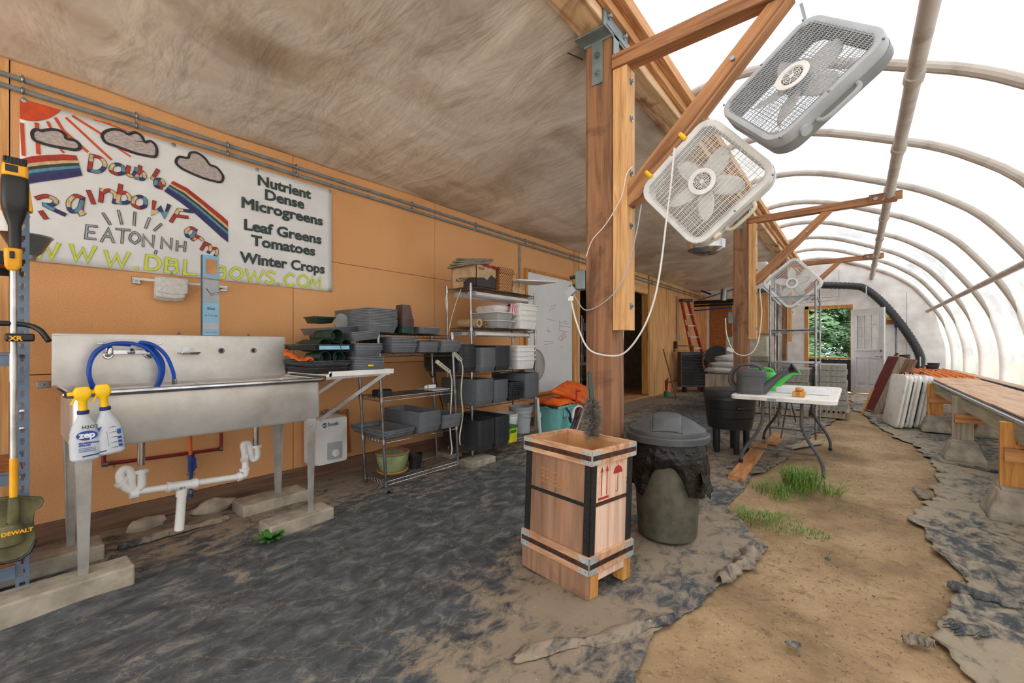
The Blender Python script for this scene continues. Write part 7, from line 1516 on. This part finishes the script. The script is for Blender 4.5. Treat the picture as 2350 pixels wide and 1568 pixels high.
# cord coil, reel, metal rods
rl = thing('hanging_cord_coil', 'coil of orange and tan extension cord hanging by the heater unit', 'cord', tuple(onZ(1624, 905, .3)))
cc_ = onY(1626, 828, 11.72)
for k in range(6):
    mb = MB(); rx = .17 - .014 * k; mb.tube([cc_ + V((rx * math.cos(a) * (1 + .05 * math.sin(3 * a + k)), -.012 * k, (.27 - .02 * k) * math.sin(a) - .01 * k)) for a in [2 * PI * i / 28 for i in range(28)]], .016, 6, closed=True); mb.build('cord_loop', (M['ladder'], M['fan_y'], M['rimclay'])[k % 3], rl)
mb = MB(); cr_ = onY(1645, 818, 11.55); mb.lathe([(.04, -.07), (.06, -.06), (.27, -.06), (.27, -.04), (.09, -.04), (.09, .04), (.27, .04), (.27, .06), (.0, .06)], 30, mat=frame(cr_, (1, .3, 0), (0, 0, 1)), cap=(False, False)); tag(mb.build('hose_reel', M['black']), 'black round reel beside the hanging cord coil', 'reel')
for k in range(9):
    mb = MB(); p = onZ(1632 + k * 8, 862 + (k % 3), .25); x = -2.95 + k * .105; mb.tube([(x, 11.6 + .03 * (k % 3), .02), (x - .02, 11.75, .95 - .04 * (k % 4))], .022, 8); tag(mb.build('metal_post', M['galv'] if k % 2 else M['grey_wood']), 'upright metal or wooden stake in the row behind the black composter', 'stake', 'stakes behind the composter')
# red tool pot and leaning pole
mb = MB(); c = onZ(1529, 913, 0); mb.lathe([(.05, 0), (.055, .02), (.055, .14), (.05, .15)], 20, (c.x, c.y, 0.0)); tag(mb.build('green_can', M['dgreen']), 'small green tin can with red-handled tools, below the far plywood wall', 'can')
for k in range(3): mb = MB(); a = -.4 + .4 * k; mb.tube([(c.x + .02 * a, c.y, .1), (c.x + .08 * a, c.y + .02, .40 + .03 * k)], .014, 8); tag(mb.build('tool_handle', M['inkred']), 'red tool handle standing in the green tin can', 'tool', 'red tool handles')
mb = MB(); mb.tube([onZ(1552, 912, .01), onX(1522, 802, XW + .06)], .018, 8); tag(mb.build('leaning_pole', M['sill']), 'thin dark pole leaning against the far plywood wall', 'pole')
mb = MB(); mb.tube([onX(1528, 878, XW + .03), onX(1560, 872, XW + .03)], .02, 8); tag(mb.build('pipe_stub', M['sill']), 'dark horizontal pipe stub low on the far plywood wall', 'pipe')
# black heater pipes high near end wall
for p0_, p1_, r, mt, lab in (((1578, 696), (1690, 690), .055, 'black', 'thick black pipe high across the far left corner'), ((1592, 703), (1690, 698), .03, 'black', 'thinner black pipe below the thick one in the far left corner'), ((1580, 714), (1680, 706), .018, 'pipe_b', 'blue pipe across the far left corner'), ((1600, 690), (1690, 662), .02, 'galv', 'grey conduit rising across the far end wall')):
    mb = MB(); mb.tube([onY(*p0_, 13.4), onY(*p1_, 13.4)], r, 10); tag(mb.build('overhead_pipe', M[mt]), lab, 'pipe')
mb = MB(); mb.tube([onY(1660, 690, 13.3), onY(1662, 664, 13.3)], .085, 16); tag(mb.build('duct_elbow', M['galv']), 'round galvanised duct below the ceiling in the far left corner', 'duct')
mb = MB(); mb.bar(onY(1610, 668, 13.0), onY(1632, 676, 13.0), .06, .05); tag(mb.build('ceiling_bracket', M['black'], smooth=False), 'dark metal bracket under the ceiling near the far left corner', 'bracket')
# ribbed black duct hose on the end wall
hp_ = [onY(p, q, 13.78) for p, q in ((1860, 655), (1895, 655), (1960, 657), (1985, 663), (2020, 690), (2060, 735), (2095, 785), (2112, 822), (2108, 850), (2100, 862))]
hc = cat_curve(hp_, 14); mb = MB(); mb.tube(hc, [.085 + (.008 if i % 2 else -.004) for i in range(len(hc))], 14); tag(mb.build('ribbed_duct_hose', M['hoseb'], ang=80), 'long black ribbed hose following the arch on the end wall', 'hose')
for k, (p, q) in enumerate(((1988, 667), (2112, 830))): mb = MB(); mb.box(onY(p, q, 13.70), (.02, .03, .22)); tag(mb.build('hose_clamp', M['white'], smooth=False), 'pale strap holding the ribbed hose %s' % ('near its top bend' if k == 0 else 'near its lower end'), 'strap')
mb = MB(); mb.span(tuple(onY(2034, 730, 13.97)), tuple(onY(2062, 744, 13.93))); tag(mb.build('wood_rail', M['osb'], smooth=False), 'orange-brown rail of wood on the end wall right of the door', 'rail')
mb = MB(); mb.span(tuple(onY(2035, 727, 13.92)), tuple(onY(2054, 734, 13.89))); tag(mb.build('spirit_level', M['bright_yellow'], smooth=False, bevel=.01), 'yellow tool hanging on the wooden rail right of the door', 'tool')
mb = MB(); mb.tube([onY(2056, 745, 13.9), onY(2057, 835, 13.85)], .022, 8); tag(mb.build('long_handle', M['galv']), 'long grey handle hanging upright on the end wall', 'handle')
mb = MB(); mb.tube([onY(2056, 742, 13.88), onY(2056, 752, 13.88)], .03, 8); tag(mb.build('handle_grip', M['blue']), 'blue grip at the top of the long grey handle', 'grip')

# ---- bench on concrete piers along the right wall
bn = thing('plant_bench', 'long low board-topped bench along the right side of the greenhouse', 'bench', (1.15, 7.0, 0))
BZ = .70
for k, (y0, y1) in enumerate(((2.9, 5.3), (5.31, 7.7), (7.71, 9.1))):
    mb = MB(); mb.box((1.13, (y0 + y1) / 2, BZ + .012 - .004 * (k % 2)), (.50, y1 - y0, .014)); mb.build('top_board', M['slatwood'], bn, smooth=False)
mb = MB(); mb.span((.845, 2.9, BZ - .012), (1.42, 9.1, BZ)); mb.build('under_sheet', M['flap'], bn, smooth=False)
for x in (.87, 1.36): mb = MB(); mb.span((x - .019, 2.9, BZ - .15), (x + .019, 9.1, BZ - .013)); mb.build('long_rail', wood('rail_green', (164, 160, 138), (132, 128, 108), 1, 4, False), bn, smooth=False)
mb = MB(); mb.span((.838, 2.9, BZ - .02), (.852, 9.1, BZ + .002)); mb.build('edge_strip', M['lightgrey'], bn, smooth=False)
mb = MB(); mb.span((1.44, 2.5, BZ - .03), (1.47, 13.0, BZ + .02)); mb.build('back_rail', M['charcoal'], bn, smooth=False)
mb = MB(); mb.span((1.47, 2.5, BZ - .02), (1.64, 13.0, BZ - .0)); mb.build('back_board', M['slatwood'], bn, smooth=False)
PY = [(4.50, 'amber_wood'), (6.42, 'grey_wood'), (8.42, 'amber_wood')]
for y, mt in PY:
    mb = MB(); mb.span((.785, y - .019, .20), (.945, y + .019, BZ - .03)); mb.build('leg', M[mt], bn, smooth=False, bevel=.003)
    mb = MB(); mb.span((1.30, y - .019, .20), (1.42, y + .019, BZ - .16)); mb.build('leg', M[mt], bn, smooth=False, bevel=.003)
    mb = MB(); mb.span((.80, y - .06, .40), (1.42, y - .021, .49)); mb.build('cross_rail', M['rail_wood'], bn, smooth=False, bevel=.003)
    if y < 5: mb = MB(); mb.span((.86, y - .062, .51), (1.45, y - .021, .585)); mb.build('cross_rail', M['rail_wood'], bn, smooth=False, bevel=.003)
labs = {4.50: 'nearest', 6.42: 'middle', 8.42: 'farthest'}
pier0 = None
for y, _ in PY:
    for x, sd in ((.865, 'front'), (1.36, 'rear')):
        if pier0 is None:
            mb = MB(); mb.loft([(.155, .155, 0, .02), (.155, .155, .03, .02), (.095, .095, .20, .015)], 2); mb.box((0, .055, .2105), (.17, .07, .025)); mb.box((0, -.055, .2105), (.17, .07, .025)); pier0 = mb.build('deck_pier', M['concrete'], smooth=False, loc=(0, 0, 0), bevel=.006); o = pier0; o.location = (x, y, 0)
        else: o = copy_tree(pier0, Matrix.Translation((x, y, 0)))
        if sd == 'rear': o.location.z = -.01
        tag(o, '%s concrete pier block of the %s pair carrying the plant bench' % (sd, labs[y]), 'pier')
for y in (10.6, 12.4):
    mb = MB(); mb.span((.95, y, 0), (1.05, y + .04, BZ - .02)); mb.span((1.5, y, 0), (1.6, y + .04, BZ - .02)); mb.build('leg', M['grey_wood'], bn, smooth=False)
# planter bed with orange cell trays at the far end of bench
ob = thing('cell_tray', 'orange-brown cell tray table at the far end of the bench', 'tray', (1.1, 10.3, BZ))
mb = MB(); mb.span((.60, 9.15, BZ - .04), (1.42, 12.2, BZ + .02)); mb.build('base', M['rail_wood'], ob, smooth=False)
mb = MB(); rnd = random.Random(2)
for i in range(9):
    for j in range(14): mb.sphere((.66 + i * .087, 9.24 + (j + .5 * (i % 2)) * .21, BZ + .035), (.024, .024, .026), 8, 5)
o = mb.build('cell_cup', M['cells'], ob); tag(o, kind='stuff')
mb = MB(); [mb.box((x, 9.146, BZ - .01), (.12, .006, .035)) for x in (.95, 1.12)]; mb.build('plant_tag', M['paper'], ob, smooth=False)
for x, y, r, h_, tl, lab in ((.78, 11.6, .08, .26, .2, 'tall black nursery pot standing askew on the far cell tray'), (1.18, 11.7, .09, .10, 0, 'low black pot on the far cell tray, right of the tall one'), (1.12, 11.3, .10, .07, 0, 'shallow dark blue pot nearest of the three on the far cell tray')):
    mb = MB(); mb.lathe([(r * .8, 0), (r, h_ * .9), (r * 1.1, h_ * .9), (r * 1.1, h_), (r * .9, h_), (r * .75, .01)], 22); o = mb.build('nursery_pot', M['black'] if 'blue' not in lab else M['screen'], loc=(0, 0, 0)); o.location = (x, y, BZ + .07); o.rotation_euler = (0, -tl * .5, 0); tag(o, lab, 'plant pot')
mb = MB(); mb.bar((.48, 11.8, BZ + .0), (.66, 11.8, BZ + .36), .03, .05); tag(mb.build('maroon_stick', M['maroon'], smooth=False), 'short maroon stick leaning by the tall black nursery pot', 'stick')
# leaning panels and folded tables
def lean_box(name, lab, cat, base, w, h_, th, tilt, mat, rz=0, parts=None):
    """panel standing on its edge: w along y', h up, th thickness along x; tilt to +x"""
    t = thing(name, lab, cat, base); R_ = Matrix.Translation(base) @ Euler((0, 0, rz)).to_matrix().to_4x4() @ Euler((0, tilt, 0)).to_matrix().to_4x4(); return t, R_
for k, (x, y, sz, lab) in enumerate(((.42, 8.62, 1.0, 'nearest folded white plastic table leaning against the bench'), (.54, 8.72, .98, 'second folded white plastic table, with black frame showing'), (.68, 8.80, .96, 'third folded white plastic table, half behind the bench leg'))):
    t, R_ = lean_box('folded_table', lab, 'table', (x - .02 * k, y, 0.0), 1, .78, .07, .16, None, .22)
    mb = MB(); Lm = R_ @ Matrix(((0, 0, 1, 0), (0, 1, 0, 0), (1, 0, 0, .39), (0, 0, 0, 1)))
    for s_ in (-.026, .026): mb.loft([(.38, .30, -.018 + s_, .06), (.39, .31, -.012 + s_, .07), (.39, .31, .012 + s_, .07), (.38, .30, .018 + s_, .06)], 5, mat=Lm)
    mb.build('panel', M['white_s'], t)
    mb = MB(); mb.tube([R_ @ V((.06, -.24, .1)), R_ @ V((.06, -.24, .7))], .016, 8); mb.tube([R_ @ V((.06, .24, .1)), R_ @ V((.06, .24, .7))], .016, 8); mb.box((.055, -.1, .39), (.03, .12, .66), R_); mb.build('folded_leg', M['black'], t)
    mb = MB(); mb.tube(cat_curve([R_ @ V((.0, -.06, .79)), R_ @ V((.0, -.04, .815)), R_ @ V((.0, .04, .815)), R_ @ V((.0, .06, .79))], 4), .01, 6); mb.build('carry_handle', M['black'], t)
t, R_ = lean_box('leaning_drawer_box', 'maroon-lined weathered wooden trough leaning against the bench end', 'trough', (.18, 10.2, 0), 1, 1, 1, .36, None, .35)
mb = MB(); mb.box((.0, 0, .55), (.02, .42, 1.08), R_); mb.box((.12, -.21, .55), (.24, .02, 1.08), R_); mb.box((.12, .21, .55), (.24, .02, 1.08), R_); mb.box((.12, 0, 1.08), (.24, .42, .02), R_); mb.build('weathered_side', M['grey_wood'], t, smooth=False)
mb = MB(); mb.box((-.012, 0, .55), (.004, .36, 1.04), R_); mb.build('maroon_face', M['maroon'], t, smooth=False)
t, R_ = lean_box('leaning_board', '', 'board', (.36, 9.9, 0), 1, 1, 1, .36, None, .35); t['label'] = 'broad brown rough board leaning right of the maroon-lined trough'
mb = MB(); mb.box((.03, 0, .53), (.04, .34, 1.04), R_); mb.build('board', wood('bark_board', (140, 108, 86), (96, 72, 56), 2, 5, True), t, smooth=False, bevel=.006)
for k in range(4):
    mb = MB(); x = .50 + k * .055; mb.bar((x, 9.5, .0), (x + .22, 9.62, .72 - .04 * k), .10, .02, (1, 0, .3)); tag(mb.build('thin_board', M['grey_wood'] if k % 2 else M['charcoal'], smooth=False), 'thin dark board in the sheaf between the brown board and the folded tables', 'board', 'thin boards leaning together')
mb = MB(); mb.bar((.08, 9.7, .0), (.24, 9.8, .48), .09, .03, (1, 0, .3)); tag(mb.build('orange_offcut', M['amber_wood'], smooth=False, bevel=.01), 'short bright offcut of wood leaning against the maroon-lined trough', 'board')
# back room shelves seen through the opening
bs_ = wire_shelf('wire_shelf', 'chrome shelf in the dark back room, seen through the opening', XW - 1.6, XW - 1.1, 8.55, 9.5, [.45, 1.0, 1.55], 1.9, .05, 0, .05)
for k, (y, z, w, h_, mt, lab) in enumerate(((8.8, .46, .3, .28, 'black', 'dark bin on the low shelf of the back room'), (9.2, .46, .3, .35, 'lightgrey', 'pale box on the low shelf of the back room'), (8.8, 1.01, .35, .3, 'screen', 'dark bundle on the middle shelf of the back room'), (9.2, 1.01, .3, .25, 'white', 'white box on the middle shelf of the back room'), (8.9, 1.56, .5, .2, 'charcoal', 'grey box on the upper shelf of the back room'), (9.25, .055, .3, .3, 'black', 'black box on the floor under the back room shelf'))):
    mb = MB(); mb.box((XW - 1.33, y, z + h_ / 2), (.34, w, h_)); tag(mb.build('stored_box', M[mt], smooth=False, bevel=.01), lab, 'box')
mb = MB(); mb.box((XW - .75, 9.0, .52), (.45, .6, .035)); [mb.tube([(XW - .75 + i * .18, 9.0 + j * .25, .05), (XW - .75 + i * .18, 9.0 + j * .25, .51)], .012, 8) for i in (-1, 1) for j in (-1, 1)]; tag(mb.build('side_table', M['lightgrey'], bevel=.004), 'small grey table in the back room', 'table')
mb = MB(); mb.tube([(XW - .4, 9.25, .05), (XW - .4, 9.25, 2.0)], .014, 8); tag(mb.build('thin_pole', M['chrome']), 'thin pale pole standing just inside the back room opening', 'pole')
mb = MB(); mb.box((XW - .5, 6.78, .38), (.4, .3, .6)); [mb.box((XW - .295, 6.65 + k * .045, .38), (.006, .012, .55)) for k in range(7)]; tag(mb.build('finned_heater', M['lightgrey'], smooth=False, bevel=.01), 'pale finned heater just inside the left edge of the opening', 'heater')
# grass clumps
def grass(c, r, n, L0, L1, lab, sd, mat='grass', lie=.5):
    rnd = random.Random(sd); mb = MB(); c = V(c)
    for i in range(n):
        a = rnd.uniform(0, 2 * PI); rr = r * rnd.random() ** .7; L = rnd.uniform(L0, L1); a2 = a + rnd.uniform(-.9, .9); lean_ = rnd.uniform(.15, 1.3) * lie
        b = c + V((rr * math.cos(a), rr * math.sin(a) * 1.0, 0)); b.z = h_soil(b.x, b.y) + .012; d = V((math.cos(a2), math.sin(a2), 0)); s_ = V((-math.sin(a2), math.cos(a2), 0)) * rnd.uniform(.0016, .003)
        pts = [b, b + d * L * .25 * lean_ + V((0, 0, L * .42)), b + d * L * .62 * lean_ + V((0, 0, L * .62)), b + d * L * lean_ + V((0, 0, L * (.60 - .3 * lean_)))]
        vs = []
        for k, p in enumerate(pts): w_ = (1, 1, .7, .15)[k]; vs += [p - s_ * w_, p + s_ * w_]
        mb.add(vs, [(0, 1, 3, 2), (2, 3, 5, 4), (4, 5, 7, 6)])
    return tag(mb.build('grass_clump', M[mat], loc=tuple(c), ang=180), lab, 'grass', kind='stuff')
grass(onZ(1838, 1118), .13, 420, .10, .30, 'long green grass clump around the right front foot of the folding table', 1)
grass(onZ(1790, 1130), .20, 300, .04, .12, 'short grass spreading left of the long grass clump', 2)
grass(onZ(1770, 1195), .20, 330, .015, .05, 'sparse low weeds on the sand right of the trash can', 3, lie=.9)
grass(onZ(1712, 1180), .12, 160, .02, .06, 'small weeds at the edge of the ground cloth behind the lifted flap', 4, lie=.8)
grass(onZ(1860, 1225), .10, 110, .015, .04, 'scattered tiny weeds nearest the camera on the sand', 5, lie=.9)
grass(onZ(1905, 1135), .07, 60, .08, .26, 'trailing long blades right of the grass clump', 6, lie=1.4)
# wood chips and debris on the sand
rnd = random.Random(11)
mb = MB()
for i in range(1600):
    y = rnd.uniform(1.3, 8); x0_, x1_ = lerp(EL, y) + .05, lerp(ER, y) - .03; x = rnd.uniform(x0_, x1_); s_ = rnd.uniform(.0015, .0042) * (1.6 if rnd.random() < .06 else 1)
    mb.box((x, y, h_soil(x, y) + .004), (s_ * 2, s_, s_ * .5), rot=(rnd.uniform(-.3, .3), rnd.uniform(-.3, .3), rnd.uniform(0, 3)))
tag(mb.build('wood_chips', M['sill'], smooth=False, loc=(0, 4, 0)), 'dark bark bits and wood chips scattered over the sandy path', 'debris', kind='stuff')
